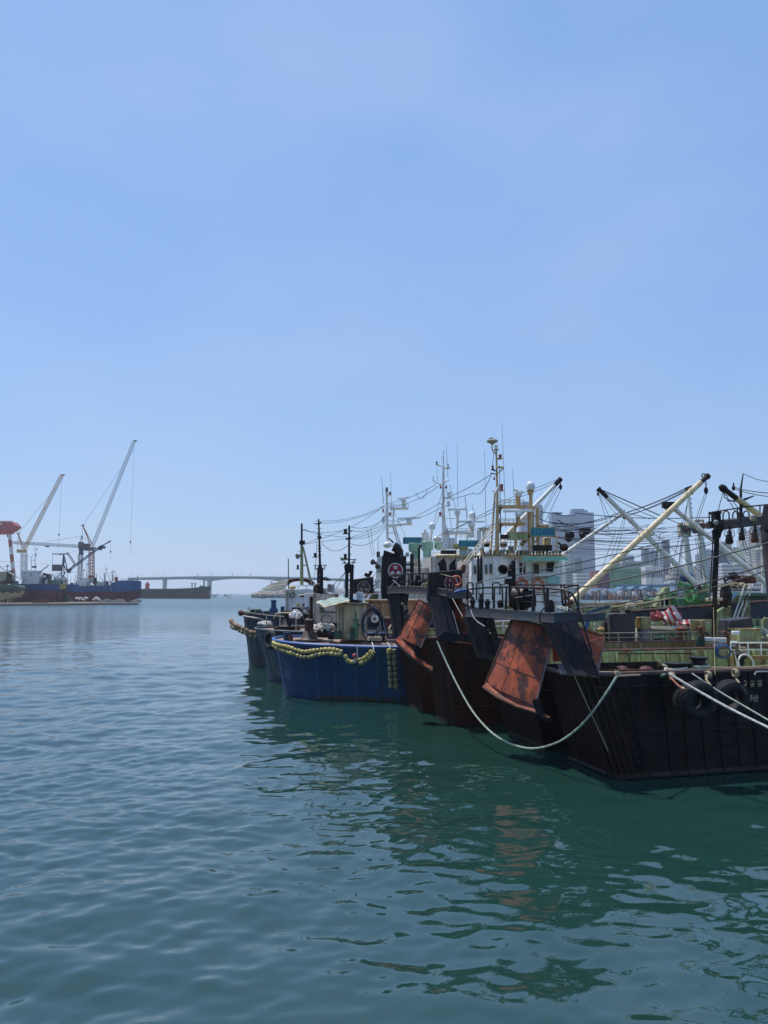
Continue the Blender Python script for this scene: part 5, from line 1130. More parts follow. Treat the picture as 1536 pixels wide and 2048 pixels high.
# ================================================================= STERN TRAWLERS ON THE RIGHT
def lerp(a, b, f): return a+(b-a)*f
class Trawler:
    def __init__(s, F, t, B, vn, vf, zt, rake, L, mh, zd=2.1, rake2=None, flare=.12, ztf=None, rib=None, mdeck=None, detail=True):
        s.F, s.t, s.B, s.zt, s.zd = F, t, B, zt, zd; rake2 = rake if rake2 is None else rake2
        near = [(L, B/2), (L*.9, B*.22), (L*.78, B*.06), (L*.6, 0)]+[(L*.6*(1-k/8), 0) for k in range(1, 8)]+[(.55, 0), (.15, .12), (0, .5)]
        near += [(0, v) for v in np.linspace(.5, vn, 5)[1:]]
        far = [(s_, B-v_) for s_, v_ in near if v_ <= vn]; far = [(s_, v_) for s_, v_ in [(L, B/2)]+[(a, B-b) for a, b in near[1:-5]]+[(0, B-.5)]+[(0, v) for v in np.linspace(B-.5, vf, 5)[1:]]]
        def top(s_, v_):
            g = max(0, 1-s_/4.0); rk = lerp(rake, rake2, min(1, min(v_, B-v_)/max(vn, .1))); zz = (ztf(s_) if ztf else zt)-.1*min(1, min(v_, B-v_)/2)*g
            return s_-rk*g, v_+flare*(1 if v_ > B/2 else -1), zz
        s.top = top
        def pt(s_, v_, f):
            a, b, z = top(s_, v_); return F.w(lerp(s_, a, f), lerp(v_, b, f), z*f) if f >= 0 else F.w(s_+.1, v_, -.7)
        s.pt = pt; lv = [-1, 0, .33, .66, 1.0]
        for nm, o in (('hull', near), ('hull', far)):
            n = len(o); vs = [pt(a, b, f) for f in lv for a, b in o]
            fs = [(j*n+i, j*n+i+1, (j+1)*n+i+1, (j+1)*n+i) for j in range(len(lv)-1) for i in range(n-1)]
            obj(nm, MB().add(vs, fs), mh, t)
        # stern ramp and its walls
        ramp_s = 4.6; mb = MB()
        for v_ in (vn, vf):
            e = .0; mb.add([pt(0, v_, -1), F.w(ramp_s, v_, -.7), F.w(ramp_s, v_, zt-.1), pt(0, v_, 1)], [(0, 1, 2, 3)])
        obj('ramp_wall', mb, mh, t)
        rr = []
        for k in range(9): a = lerp(-.35, ramp_s, k/8); z = lerp(-.45, zd, (k/8)**1.15); rr.append([F.w(a, vn, z), F.w(a, vf, z)])
        s.ramp = obj('stern_ramp', MB().grid(rr), mat('scraped_ramp_steel', (.20, .10, .055), .5, rust=.5, rcol=(.30, .07, .02), var=.4, bump=.4), t)
        o = near[:-3]+[]; 
        def inr(a, b): x, y, z = top(a, b); f = zd/z; return F.w(lerp(a, x, f)+.05, lerp(b, y, f)+(.05 if b < B/2 else -.05), zd)
        obj('deck', MB().add([inr(a, b) for a, b in near], [tuple(range(len(near)))[::-1]]).add([inr(a, b) for a, b in far], [tuple(range(len(far)))]), mdeck or M_green, t)
        mids = [F.w(ramp_s, vn, zd-.002), F.w(L*.9, vn, zd-.002), F.w(L*.9, vf, zd-.002), F.w(ramp_s, vf, zd-.002)]
        obj('deck', MB().add(mids, [(0, 1, 2, 3)]), mdeck or M_green, t)
        # inner skins of the bulwarks
        for o_ in (near, far):
            sg = 1 if o_ is near else -1; vs = []; q = [x for x in o_]
            for a, b in q:
                x, y, z = top(a, b); dx = .1 if a < .6 else 0; dy = .1*sg if a >= .15 else 0; f = zd/z
                vs += [F.w(lerp(a, x, f)+dx, lerp(b, y, f)+dy, zd), F.w(x+dx, y+dy, z-.01)]
            obj('bulwark_lining', MB().add(vs, [(2*i, 2*i+2, 2*i+3, 2*i+1) for i in range(len(q)-1)]), M_green, t)
            obj('rail_cap', MB().path([pt(a, b, 1)+V((0, 0, .02)) for a, b in o_], .075, 6), mat('rail_cap_steel', (.09, .05, .045), .6, rust=.4, rcol=(.16, .06, .03), var=.3), t)
        s.near, s.far = near, far
        for o_, sg in ((near, -1), (far, 1)):
            q = [(a, b) for a, b in o_ if a < 16]
            off = lambda a, b: (F.n*.02*sg if a > .1 else V((0, 0, 0)))-(F.u*.02 if a < .3 else V((0, 0, 0)))
            obj('waterline_band', MB().grid([[pt(a, b, .003)+off(a, b) for a, b in q], [pt(a, b, .05)+off(a, b) for a, b in q]]), mat('weedy_waterline', ()), t)
        if rib:
            mrib = mat('rusty_rib_steel', (.020, .011, .009), .6, spec=.3, streak=.5, rcol=(.055, .02, .012), var=.5)
            for v_ in np.arange(.35, vn+.01, rib): obj('chafing_rib', MB().path([pt(0, v_, f) for f in (0.0, .33, .66, .98)], .035, 4), mrib, t)
            for v_ in np.arange(vf+.1, B-.3, rib): obj('chafing_rib', MB().path([pt(0, v_, f) for f in (0.0, .33, .66, .98)], .035, 4), mrib, t)
            for a in (.05, .2, .38, .58, .8, 1.05): obj('chafing_rib', MB().path([pt(a, .12 if a < .15 else .0, f)-F.n*.02 for f in (0.0, .33, .66, .98)], .032, 4), mrib, t)
# ---------------------------------------------------------------- A : nearest black trawler, name on its side
oA = W(1236, 1560); FA = Fr(oA, 14.8)
tA = thing('stern_trawler', FA.w(6, 4, 0), 'nearest black hulled stern trawler with gold Korean lettering and two tyres on its side', 'trawler', 'stern trawlers moored side by side')
A = Trawler(FA, tA, 8.4, 3.0, 4.6, 3.08, 1.15, 26, M_hullA, zd=2.05, rake2=.75, rib=.17)
for i in range(16):
    a = 1.55+i*.62; lean = .28
    obj('frame_rib', MB().path([FA.w(a+lean*(1-f), -.12*f-.02, 3.0*f+.02) for f in (0, .33, .66, 1)], .032, 4), mat('frame_rib_steel', (.008, .008, .010), .6, spec=.3, streak=.5, rcol=(.03, .013, .01)), tA)
for z, a0, a1 in ((1.33, .6, 14), (2.72, -.6, 14), (.03, .1, 14)): f = z/3.08; obj('strake', MB().path([A.pt(x, 0, f)-FA.n*.03 for x in np.linspace(a0 if a0 > .2 else .2, a1, 12)], .035, 5), M_hullA, tA)
obj('strake', MB().path([A.pt(0, v_, .02)-FA.u*.03 for v_ in (.5, 1.2, 2.0, 3.0)], .05, 5), M_hullA, tA)
for i in range(9): z = .35+i*.29; p = A.pt(.9, 0, z/3.08)-FA.n*.04; obj('ladder_rung', MB().path([p-FA.u*.16, p-FA.u*.16-FA.n*.08, p+FA.u*.2-FA.n*.08, p+FA.u*.2], .02, 4), M_hullA, tA)
# gold lettering on the side
def onside(px, py, F, off): s_, z = F.hit(px, py, off); return F.w(s_, off, z)
for ch, px, py, h in (('3', 1490.5, 1366.5, 11.5), ('성', 1504, 1367, 13), ('원', 1519, 1366.5, 13), ('부', 1500.5, 1396, 14), ('산', 1511, 1396, 14), ('제', 1474, 1367, 13)):
    if ch == '제': continue
    mb = text_mb(ch, onside(px, py, FA, -.16), FA.u, (0, 0, 1), h*pm(23.8), bold=.03)
    if mb.v: obj('name_character', mb, M_gold, tA)
# gantry over the stern
def gantry(t, outer, lipd, inner_off, m, ml, name='gantry'):
    top = [P(*q) for q in outer]; bot = [P(x, y+lipd, D)-V((0, 0, 0)) for x, y, D in outer]
    back = [p+V(inner_off) for p in top]
    n = len(top); mb = MB()
    vs = top+[V((p.x, p.y, b.z)) for p, b in zip(top, bot)]+back+[V((p.x, p.y, b.z)) for p, b in zip(back, bot)]
    fs = []
    for i in range(n-1): fs += [(i, i+1, n+i+1, n+i), (2*n+i, 2*n+i+1, i+1, i), (3*n+i, 3*n+i+1, 2*n+i+1, 2*n+i), (n+i, n+i+1, 3*n+i+1, 3*n+i)]
    fs += [(0, n, 3*n, 2*n), (n-1, 2*n-1, 4*n-1, 3*n-1)]
    obj('gantry_platform', mb.add(vs, fs), ml, t); obj('platform_lip', MB().path([p+V((0, 0, .02)) for p in top], .035, 5), ml, t)
    obj('platform_lip', MB().path([V((p.x, p.y, b.z)) for p, b in zip(top, bot)], .03, 5), ml, t)
outA = [(931, 1217, 30.6), (960, 1217.3, 29.4), (1004, 1221, 27.4), (1046, 1224, 25.7), (1079, 1227, 24.5), (1108, 1229, 23.5), (1156, 1226, 23.8)]
gantry(tA, outA, 16, FA.u*.95, M_steel, mat('grey_navy_lip', (.035, .055, .07), .5, rust=.3, streak=.3, rcol=(.07, .04, .03), rscale=2), 'gantry')
def leg(t, q0, q1, off, m=None, rib=True):
    """q0/q1: lists of (px,py,D) left/right edges top->bottom; a box plate leg"""
    L_ = [P(*a) for a in q0]; R_ = [P(*a) for a in q1]; n = len(L_); off = V(off); vs = L_+R_+[p+off for p in L_]+[p+off for p in R_]; fs = []
    for i in range(n-1): fs += [(i, i+1, n+i+1, n+i), (2*n+i, 3*n+i, 3*n+i+1, 2*n+i+1), (i, 2*n+i, 2*n+i+1, i+1), (n+i, n+i+1, 3*n+i+1, 3*n+i)]
    fs += [(0, n, 3*n, 2*n), (n-1, 3*n-1, 4*n-1, 2*n-1)]
    obj('gantry_leg', MB().add(vs, fs), m or M_steel, t)
    if rib:
        for k in (0, 1): obj('leg_flange', MB().path([(p+off*.0) for p in (L_, R_)[k]], .03, 5), m or M_steel, t)
        obj('leg_stiffener', MB().path([a.lerp(b, .62)-V((0, .04, 0)) for a, b in zip(L_, R_)], .035, 4), m or M_steel, t)
leg(tA, [(1097, 1245, 23.6), (1118, 1285, 23.4), (1140, 1330, 23.2), (1150, 1349, 23.0)], [(1154, 1245, 23.3), (1170, 1285, 23.0), (1190, 1330, 22.8), (1198, 1356, 22.7)], FA.n*.5)
leg(tA, [(934, 1234, 30.5), (945, 1270, 30.4), (957, 1300, 30.3), (963, 1316, 30.2)], [(986, 1236, 29.8), (992, 1262, 29.8), (1000, 1296, 29.8), (1004, 1318, 29.8)], FA.n*.5, M_black)
# rail round the platform
M_rail = M_black
front = [(934, 1179, 30.4), (967, 1175.5, 29.2), (1012, 1174, 27.2), (1046, 1175, 25.7), (1096, 1176.5, 24.1), (1128, 1179, 23.6), (1142, 1185, 23.4), (1150, 1197, 23.3)]
obj('platform_rail', MB().path([P(*q) for q in front]+[P(1163, 1235, 23.1), P(1185, 1310, 22.9)], .035, 6), M_rail, tA, smooth=True)
obj('platform_rail', MB().path([P(1030, 1171, 27.6), P(1033, 1169.5, 27.4), P(1100, 1169.5, 25), P(1156, 1170, 24.1), P(1156.5, 1200, 24.0), P(1158, 1226, 23.9)], .03, 6), M_rail, tA, smooth=True)
obj('platform_rail', MB().path([P(1140, 1205, 23.9), P(1129, 1190, 23.8), P(1131, 1176, 23.9), P(1142, 1171.5, 24.1), P(1156, 1170.5, 24.1)], .025, 5), M_rail, tA, smooth=True)
for y0, y1 in ((1187, 1191.5), (1203, 1207)): obj('mid_rail', MB().path([P(935, y0, 30.4), P(1012, y0-.5, 27.3), P(1079, y0+1, 24.7), P(1120, y1+1, 23.8)], .016, 4), M_rail, tA)
for y in (1185, 1203): obj('mid_rail', MB().path([P(1040, y, 27), P(1156, y+1, 24.1)], .016, 4), M_rail, tA)
for x, y0, y1, D, r0 in ((937, 1178, 1217, 30.3, .03), (966, 1175.5, 1218, 29.2, .05), (989, 1175, 1220, 28.2, .05), (1013, 1174.5, 1221, 27.2, .06), (1038, 1175, 1222, 26.1, .06), (1068, 1175.5, 1225, 25, .07), (1095, 1176.5, 1226, 24.2, .085)):
    obj('stanchion', MB().cone(P(x-1.5, y1, D), P(x, y0, D), r0, r0*.5, 6), M_rail, tA)
for x0, x1, D in ((1004, 1006, 28.6), (1087, 1091, 25.5), (1122, 1126, 24.6), (1128, 1132, 24.5)): obj('stanchion', MB().cone(P(x1, 1215, D), P(x0, 1170.5, D), .035, .028, 6), M_rail, tA)
obj('stanchion', MB().cone(P(1138, 1226, 23.8), P(1137, 1181, 23.8), .028, .028, 6), mat('dark_red_post', (.10, .02, .02), .5), tA)
for x0, x1 in ((1100, 1108), ): obj('bollard', MB().cone(P(1104, 1224, 24.5), P(1102, 1204, 24.5), .12, .09, 10).ball(P(1102, 1203, 24.5), .07, 8), M_black, tA, smooth=True)
obj('bollard_cap', MB().ball(P(1102, 1201.5, 24.5), .06, 8), M_grey, tA)
obj('rope_pile', rope_heap(P(1126, 1224, 24), .28, .12, .02, 26, 31), M_ropew, label='small grey rope pile on the near gantry platform', cat='rope heap')
# machine, searchlight post and loudspeaker on the platform
def mech(t, x0, x1, y0, y1, D, dep, m): obj('winch_motor', MB().pbox(x0, x1, y0, y1, D, dep), m, t, bev=.05)
obj('winch_drum', MB().cone(P(1030, 1197, 26.6), P(1052, 1197, 26.4), .42, .42, 16), M_black, tA, smooth=True)
obj('winch_body', MB().prism([P(x, y, 26.2) for x, y in ((1042, 1217), (1042, 1184), (1052, 1180), (1066, 1181), (1073, 1189), (1073, 1214))], (0, .7, 0)), M_black, tA, bev=.04)
for y in (1187, 1196, 1205): obj('winch_fin', MB().pbox(1045, 1071, y, y+1.5, 26.14, .06), M_steel, tA)
obj('winch_cover', MB().plate([[P(1042, 1180, 26.2), P(1056, 1176, 26.2), P(1072, 1184, 26.2)], [P(1044, 1179, 26.9), P(1058, 1175, 26.9), P(1074, 1183, 26.9)]], (0, 0, .04)), M_grey, tA)
obj('light_post', MB().pbox(1019, 1031.5, 1157, 1215, 27.2, .2), M_black, tA); obj('light_post', MB().pbox(1024.5, 1031, 1122, 1160, 27.2, .12), M_black, tA)
obj('post_box', MB().pbox(1011, 1030, 1157, 1168, 27.1, .3).pbox(1019, 1030, 1128, 1139, 27.15, .2).pbox(1017, 1024, 1140, 1152, 27.1, .2), M_black, tA, bev=.02)
obj('antenna_stub', MB().tube(P(1020, 1127, 27.2), P(1032, 1116.5, 27.2), .02, 5), M_black, tA)
sl_ = P(1007, 1138, 27.0); ax = V((-.45, -.75, -.25)).normalized()
obj('searchlight', MB().lathe([(.05, -.22), (.12, -.18), (.17, 0), (.185, .08), (.17, .09), (.15, .02), (.02, -.1)], sl_, ax, 16), mat('copper_brown_hood', (.20, .11, .08), .4, rust=.3), tA, smooth=True)
obj('searchlight_glass', MB().lathe([(.15, .0), (.13, .03), (.02, .05)], sl_, ax, 16), M_glass, tA); obj('searchlight_arm', MB().tube(sl_, P(1020, 1140, 27.2), .025, 5), M_rust, tA)
for i, (x, y, h) in enumerate(((945, 1217, 24), (962, 1218, 30), (975, 1218, 20), (1000, 1216, 16), (1020, 1219, 12))): obj('deck_fitting', MB().cone(P(x, y, 28.6), P(x, y-h, 28.6), .1, .05, 8).ball(P(x, y-h*.6, 28.6), .12, 8), M_black if i != 4 else M_ropet, tA, smooth=True)
for x0, x1 in ((934, 946), (953, 966), (985, 1000)): obj('pipe_hoop', MB().path([P(x0, 1200, 29.5), P(x0+.4, 1168, 29.5), P(x0+3, 1165.5, 29.5), P(x1-2, 1165.5, 29.5), P(x1, 1169, 29.5), P(x1, 1190, 29.5)], .03, 5), M_black, tA, smooth=True)
obj('power_cable', MB().path([P(x, y, D) for x, y, D in ((942, 1219, 29.9), (943, 1226, 29.8), (948, 1236, 29.5), (957, 1245, 29), (970, 1253, 28.6))], .025, 5), M_grey, tA, smooth=True)
obj('power_cable', MB().path([P(x, y, D) for x, y, D in ((1098, 1212, 23.9), (1091, 1213, 23.8), (1083, 1222, 23.8), (1079, 1232, 23.8), (1081, 1248, 24), (1090, 1255, 24.4), (1106, 1260, 24.6))], .022, 5), M_steel, tA, smooth=True)
obj('power_cable', MB().path([P(x, y, 23.8) for x, y in ((1097, 1215), (1095, 1224), (1092, 1214), (1096, 1208), (1099, 1216))], .018, 5), M_steel, tA, smooth=True)
# inner far bulwark stiffeners of A (seen over the near rail)
for i in range(20):
    a = 3.9+i*.62; x, y, z = A.top(a, 8.4); obj('bulwark_stiffener', MB().prism([FA.w(a, y-.1, 2.05), FA.w(a, y-.1, 3.0), FA.w(a, y-.3, 3.0), FA.w(a, y-.22, 2.5), FA.w(a, y-.3, 2.05)], FA.u*.04), M_green, tA)
def hoop(t, px0, px1, y0, y1, D, m, r=.028): obj('fairlead_rail', MB().path([P(px0, y1, D), P(px0+3, y0+1, D), P(px0+7, y0, D), P(px1-7, y0, D), P(px1-3, y0+1, D), P(px1, y1, D)], r, 5), m, t, smooth=True)
hoop(tA, 1224, 1390, 1307, 1314, 33, M_black); hoop(tA, 1215, 1303, 1339, 1350, 25, M_rust, .025); obj('deck_pipe', MB().tube(P(1199, 1344, 24.6), P(1309, 1346, 24.3), .03, 6), M_tan, tA)
hoop(tA, 1509, 1560, 1343.5, 1350, 23.9, M_grey, .03)
for x in (1266, 1314): obj('deck_float', MB().ball(P(x-22, 1340, 27), .25, 10, .6), M_redsh, tA)
obj('long_deck_pipe', MB().tube(P(1424, 1349, 24.6), P(1560, 1339, 26.0), .07, 8), mat('red_brown_pipe', (.11, .045, .04), .5, rust=.3), tA)
# bollards with rope turns near the rail
for cx, y1, s_ in ((1352, 1352, .75), (1372, 1350, .7), (1399, 1349, 1.0)):
    c = P(cx, y1, 25.4); w_ = {1352: .30, 1372: .24, 1399: .26}[cx]
    obj('mooring_bollard', MB().lathe([(w_*.9, 0), (w_*.8, .1), (w_*.8, .45*s_), (w_*1.15, .5*s_), (w_*1.15, .56*s_)], c, n=14), M_steel, tA, smooth=True)
for i, (cx, cy, w_, turns, m_) in enumerate(((1352, 1342, .33, 2, M_ropew), (1399, 1344, .3, 4, M_ropeg), (1372, 1340, .28, 1, M_ropet))):
    c = P(cx, cy, 25.4); obj('rope_turns', rope_coil(c, w_, .035, turns, (0, 0, 1), i+3), m_, label=('pale rope turns on the leftmost deck bollard of the near trawler', 'grey green rope turns on the largest deck bollard', 'tan rope turns on the middle deck bollard')[i], cat='rope coil', group='ropes on the near trawler bollards', smooth=True)
obj('rope_run', MB().path(catenary(P(1327, 1350, 24), P(1372, 1339, 25.2), .03, 6), .045, 6), mat('dark_green_rope', (.13, .20, .12), .8, var=.4, scale=12), label='thick green rope lying along the near trawler rail', cat='rope', smooth=True)
obj('rope_run', MB().path([P(1322, 1352, 23.6), P(1340, 1344, 24), P(1386, 1344, 24.6)], .05, 6), mat('dark_green_rope', ()), label='second green rope lying on the rail beside the bollards', cat='rope', smooth=True)
obj('rope_run', MB().path(catenary(P(1424, 1335, 25), P(1560, 1328, 27), .05, 6), .03, 6), M_ropet, label='tan rope stretched low over the near trawler deck to the right', cat='rope')
obj('rope_run', MB().path(catenary(P(1386, 1345, 24.5), P(1560, 1330, 26), .1, 6), .035, 6), mat('dark_green_rope', ()), label='dark green rope stretched along the near trawler deck to the right', cat='rope')
# ---------------------------------------------------------------- otter boards
def otter(label, TL, TR, BR, BL, bulge, m, t_=.07, seed=1, flange=None, D_off=0):
    c = [P(*q) for q in (TL, TR, BR, BL)]; t = thing('otter_board', (c[0]+c[2])/2, label, 'trawl door', 'orange trawl doors hanging at the sterns')
    nrm = (c[1]-c[0]).cross(c[3]-c[0]).normalized(); nrm = nrm if nrm.y < 0 else -nrm; N_ = 12; rws = []
    for i in range(N_+1):
        f = i/N_; a = c[0].lerp(c[3], f); b = c[1].lerp(c[2], f); row = []
        for j in range(N_+1): g = j/N_; row.append(a.lerp(b, g)+nrm*(bulge*math.sin(math.pi*g)))
        rws.append(row)
    obj('door_plate', MB().plate(rws, -nrm*t_), m, t, smooth=True)
    obj('edge_bar', MB().path([r_[0] for r_ in rws], .045, 5), M_rust, t); obj('edge_bar', MB().path([r_[-1] for r_ in rws], .03, 5), M_grey, t); obj('edge_bar', MB().path(rws[0], .045, 5), M_rust, t)
    for k in (3, 8): obj('plate_seam', MB().path([p+nrm*.006 for p in rws[k]], .014, 4), M_rust, t)
    obj('plate_seam', MB().path([r_[5]+nrm*.004 for r_ in rws], .012, 4), m, t)
    return t, rws, nrm
t1, r1, n1 = otter('largest orange brown trawl door hanging under the near gantry', (1024, 1238, 27.6), (1110, 1258, 25.9), (1071, 1412, 25.6), (972, 1366, 27.9), .22, M_orange2)
fl_ = [[P(972, 1364, 27.9), P(1000, 1380, 27.2), P(1040, 1398, 26.5), P(1074, 1410, 25.9)], [P(966, 1374, 27.5), P(994, 1393, 26.8), P(1034, 1411, 26.1), P(1071, 1422, 25.5)]]
obj('shoe_flange', MB().plate(fl_, (0, .05, .0)), M_orange, t1); obj('shoe_keel', MB().path([P(966, 1374, 27.5), P(994, 1394, 26.8), P(1034, 1413, 26.1), P(1070, 1424, 25.5), P(1100, 1436, 25.2)], .05, 6), M_rust, t1)
obj('hook_plate', MB().prism([P(x, y, 25.3) for x, y in ((1064, 1401), (1071, 1398), (1080, 1402), (1086, 1424), (1106, 1446), (1083, 1440), (1070, 1420))], (.05, .12, 0)), M_steel, t1)
for q in ((1048, 1416, 26), (1014, 1402, 26.6)): obj('bolt', MB().ball(P(*q), .05, 8), M_grey, t1)
obj('shackle_eye', MB().torus(P(1099, 1289, 25.6), (1, .2, 0), .09, .05, 12, 6), M_rust, t1)
obj('rear_plate', MB().prism([P(x, y, 26.3) for x, y in ((1104, 1285), (1130, 1305), (1126, 1322), (1106, 1323))], (.05, .1, 0)), M_orange2, t1)
t2, r2_, n2 = otter('orange red trawl door stowed behind the near gantry leg', (1118, 1240, 25.6), (1209, 1273, 25.2), (1196, 1346, 25.1), (1140, 1340, 25.5), .05, mat('salmon_primer', (.45, .13, .075), .6, rust=.2, rcol=(.2, .05, .03), var=.2))
obj('fold_plate', MB().plate([[P(1160, 1290, 25.1), P(1208, 1298, 24.95)], [P(1180, 1282, 24.9), P(1209, 1273, 25.0)]], (0, .05, 0)), mat('salmon_primer', ()), t2)
for q in ((1183, 1308, 24.9), (1194, 1330, 24.9)): obj('lug', MB().ball(P(*q), .05, 8).box(P(*q)-V((0, 0, .05)), (.12, .05, .05)), M_grey, t2)
t3, r3_, n3 = otter('smaller dark orange trawl door hanging under the second gantry', (838, 1199, 34.8), (873, 1216, 34.2), (842, 1296, 33.9), (798, 1273, 34.9), .18, M_orange2)
obj('shoe_flange', MB().plate([[P(799, 1272, 34.9), P(812, 1284, 34.5), P(830, 1300, 34.1), P(850, 1322, 33.8), P(866, 1334, 33.6)], [P(789, 1281, 34.4), P(806, 1298, 34.0), P(826, 1316, 33.7), P(846, 1334, 33.5), P(864, 1344, 33.4)]], (0, .05, 0)), M_orange, t3)
obj('hook_plate', MB().prism([P(x, y, 33.8) for x, y in ((825, 1293), (832, 1290), (836, 1300), (842, 1314), (862, 1332), (845, 1328), (830, 1310))], (.05, .1, 0)), M_steel, t3)
obj('shoe_keel', MB().path([P(789, 1282, 34.4), P(806, 1300, 34), P(826, 1318, 33.7), P(864, 1345, 33.4)], .06, 6), M_black, t3)
t4, r4_, n4 = otter('rust orange trawl door showing between the two gantries', (901, 1193, 33.3), (943, 1215, 32.7), (941, 1268, 32.7), (911, 1268, 33.2), .04, M_orange)
# ---------------------------------------------------------------- B : second, rusty trawler
oB = W(905, 1452); FB = Fr(oB, 15.5)
tB2 = thing('stern_trawler', FB.w(6, 3.3, 0), 'rusty black stern trawler with twin emblem funnels, between blue boat and nearest trawler', 'trawler', 'stern trawlers moored side by side')
B = Trawler(FB, tB2, 6.6, 2.0, 3.9, 3.65, .5, 26, M_hullB, zd=2.3, rib=.15, ztf=lambda s_: 3.65 if s_ < 3.2 else 3.28)
B.ramp
for i in range(8): a = 1.4+i*.55; obj('frame_rib', MB().path([B.pt(a, 0, f)-FB.n*.02 for f in (0.02, .33, .66, .95)], .026, 4), M_hullB, tB2)
for z in (.75, 2.3): obj('strake', MB().path([B.pt(x, 0, z/3.65)-FB.n*.05 for x in np.linspace(.2, 12, 10)], .06 if z < 1 else .035, 5), M_hullB, tB2)
obj('rub_plate', MB().prism([B.pt(.1, 0, .01)-FB.n*.02, B.pt(9, 0, .01)-FB.n*.02, B.pt(9, 0, .2)-FB.n*.02, B.pt(.1, 0, .2)-FB.n*.02], -FB.n*.05), M_hullB, tB2)
outB = [(774, 1176, 37.8), (790, 1174.5, 37), (816, 1174, 35.8), (851, 1175.5, 34.3), (878, 1178, 33.2), (893, 1180.5, 32.6), (900, 1186, 32.6)]
gantry(tB2, outB, 11.5, FB.u*1.0, M_steel, M_lip)
leg(tB2, [(779, 1188, 37.6), (783, 1220, 37.6), (788, 1250, 37.5), (791, 1272, 37.4)], [(817, 1188, 37), (813, 1212, 37), (812, 1240, 37), (811, 1272, 37)], FB.n*.5, M_black)
leg(tB2, [(858, 1190, 33.4), (865, 1215, 33.2), (872, 1245, 32.9), (878, 1274, 32.6)], [(896, 1194, 32.8), (902, 1220, 32.6), (908, 1248, 32.4), (914, 1272, 32.2)], FB.n*.4)
obj('leg_foot', MB().prism([P(x, y, 32.2) for x, y in ((873, 1275), (889, 1262), (913, 1267), (952, 1270), (954, 1286), (890, 1283))], (0, .25, 0)), M_steel, tB2)
obj('orange_rail', MB().tube(P(908, 1284, 32.1), P(954, 1288.5, 32.1), .035, 5), M_orange2, tB2)
obj('platform_rail', MB().path([P(*q) for q in ((779, 1152.5, 37.4), (800, 1149.5, 36.6), (833, 1147, 35.2), (873, 1146.5, 33.7), (886, 1150, 33.2), (905, 1154.5, 32.8), (908, 1162, 32.7), (907, 1184, 32.7))], .035, 6), M_rail, tB2, smooth=True)
obj('mid_rail', MB().path([P(*q) for q in ((800, 1164, 36.6), (833, 1161.5, 35.2), (873, 1162, 33.7), (905, 1167, 32.8))], .022, 5), M_rail, tB2)
for x, y0, D in ((805, 1149.5, 36.4), (818, 1148, 35.8), (832, 1147, 35.2), (846, 1147, 34.8), (860, 1147, 34.2), (873, 1147, 33.7), (884, 1149, 33.3), (896, 1152.5, 33), (903, 1154, 32.8)): obj('stanchion', MB().cone(P(x-1, 1177, D), P(x, y0, D), .06, .03, 6), M_rail, tB2)
obj('cross_brace', MB().tube(P(779, 1176, 37.2), P(802, 1149, 36.8), .025, 5).tube(P(786, 1160, 37), P(803, 1175, 36.6), .025, 5), M_grey, tB2)
for i, (x, w_, y0, y1) in enumerate(((824, 7, 1107, 1176), (837, 10, 1150, 1176), (852, 8, 1157, 1177), (862, 9, 1154, 1178), (876, 6, 1160, 1178), (890, 6, 1158, 1180))): obj('platform_gear', MB().pbox(x-w_/2, x+w_/2, y0, y1, 36-.3*i, .25).ball(P(x+3, y1-10, 35.9-.3*i), .12, 8), M_black, tB2, bev=.03)
obj('lamp_bracket', MB().pbox(810, 830, 1127, 1130, 36.4, .25).pbox(806, 826, 1139, 1142, 36.4, .2), M_black, tB2); obj('lamp', MB().pbox(811, 818, 1105, 1113, 36.4, .2), M_tan, tB2)
obj('line_tangle', rope_heap(P(856, 1177, 34), .35, .4, .018, 26, 41), M_ropet, label='tangled line on the second gantry platform', cat='rope heap')
# twin funnels with emblem
D = 38.0
obj('funnel', MB().prism([P(x, y, D) for x, y in ((763, 1198), (761.5, 1178), (764, 1111), (813, 1111), (811, 1198))], (0, 1.3, 0)), M_black, tB2, bev=.03)
obj('funnel_cowl', MB().prism([P(x, y, D-.05) for x, y in ((766, 1111), (768, 1100), (785, 1106), (800, 1110))], (0, .9, 0)), M_black, tB2)
emblem(tB2, P(791, 1141, D-.01), 14.2*pm(D), (0, -1, 0))
obj('exhaust_elbow', MB().path([P(x, y, D+.4) for x, y in ((798, 1112), (797.5, 1103), (793, 1096), (787, 1093))], .24, 12), M_black, tB2, smooth=True)
obj('exhaust_flap', MB().hexa([P(x, y, d) for x, y, d in ((776, 1077, D), (779, 1076, D), (779, 1076, D+.5), (776, 1077, D+.5), (786, 1087, D), (788, 1084, D), (788, 1084, D+.5), (786, 1087, D+.5))]), M_black, tB2)
D = 33.4
obj('funnel', MB().prism([P(x, y, D) for x, y in ((855, 1200), (857, 1144.5), (925, 1138.5), (926, 1268), (915, 1268))], (0, 1.1, 0)), M_black, tB2, bev=.03)
emblem(tB2, P(902, 1166, D-.01), 13*pm(D), (0, -1, 0))
obj('funnel_box', MB().prism([P(x, y, D+.1) for x, y in ((923, 1146), (925, 1131), (933, 1128), (930, 1146))], (0, .8, 0)), M_rust, tB2)
for pts in (((880, 1144), (879, 1132), (875, 1126), (887, 1115), (893, 1126), (894, 1143)), ((899, 1142), (899, 1130), (904, 1122), (912, 1115), (911, 1126), (912.5, 1140))): obj('exhaust_cowl', MB().prism([P(x, y, D+.3) for x, y in pts], (0, .4, 0)), M_black, tB2, bev=.02)
obj('life_ring', MB().torus(P(912.5, 1162, D-.35), (0, 1, 0), .2, .05, 18, 6), M_lifeb, label='red and white ring behind the second gantry rail', cat='lifebuoy', smooth=True)
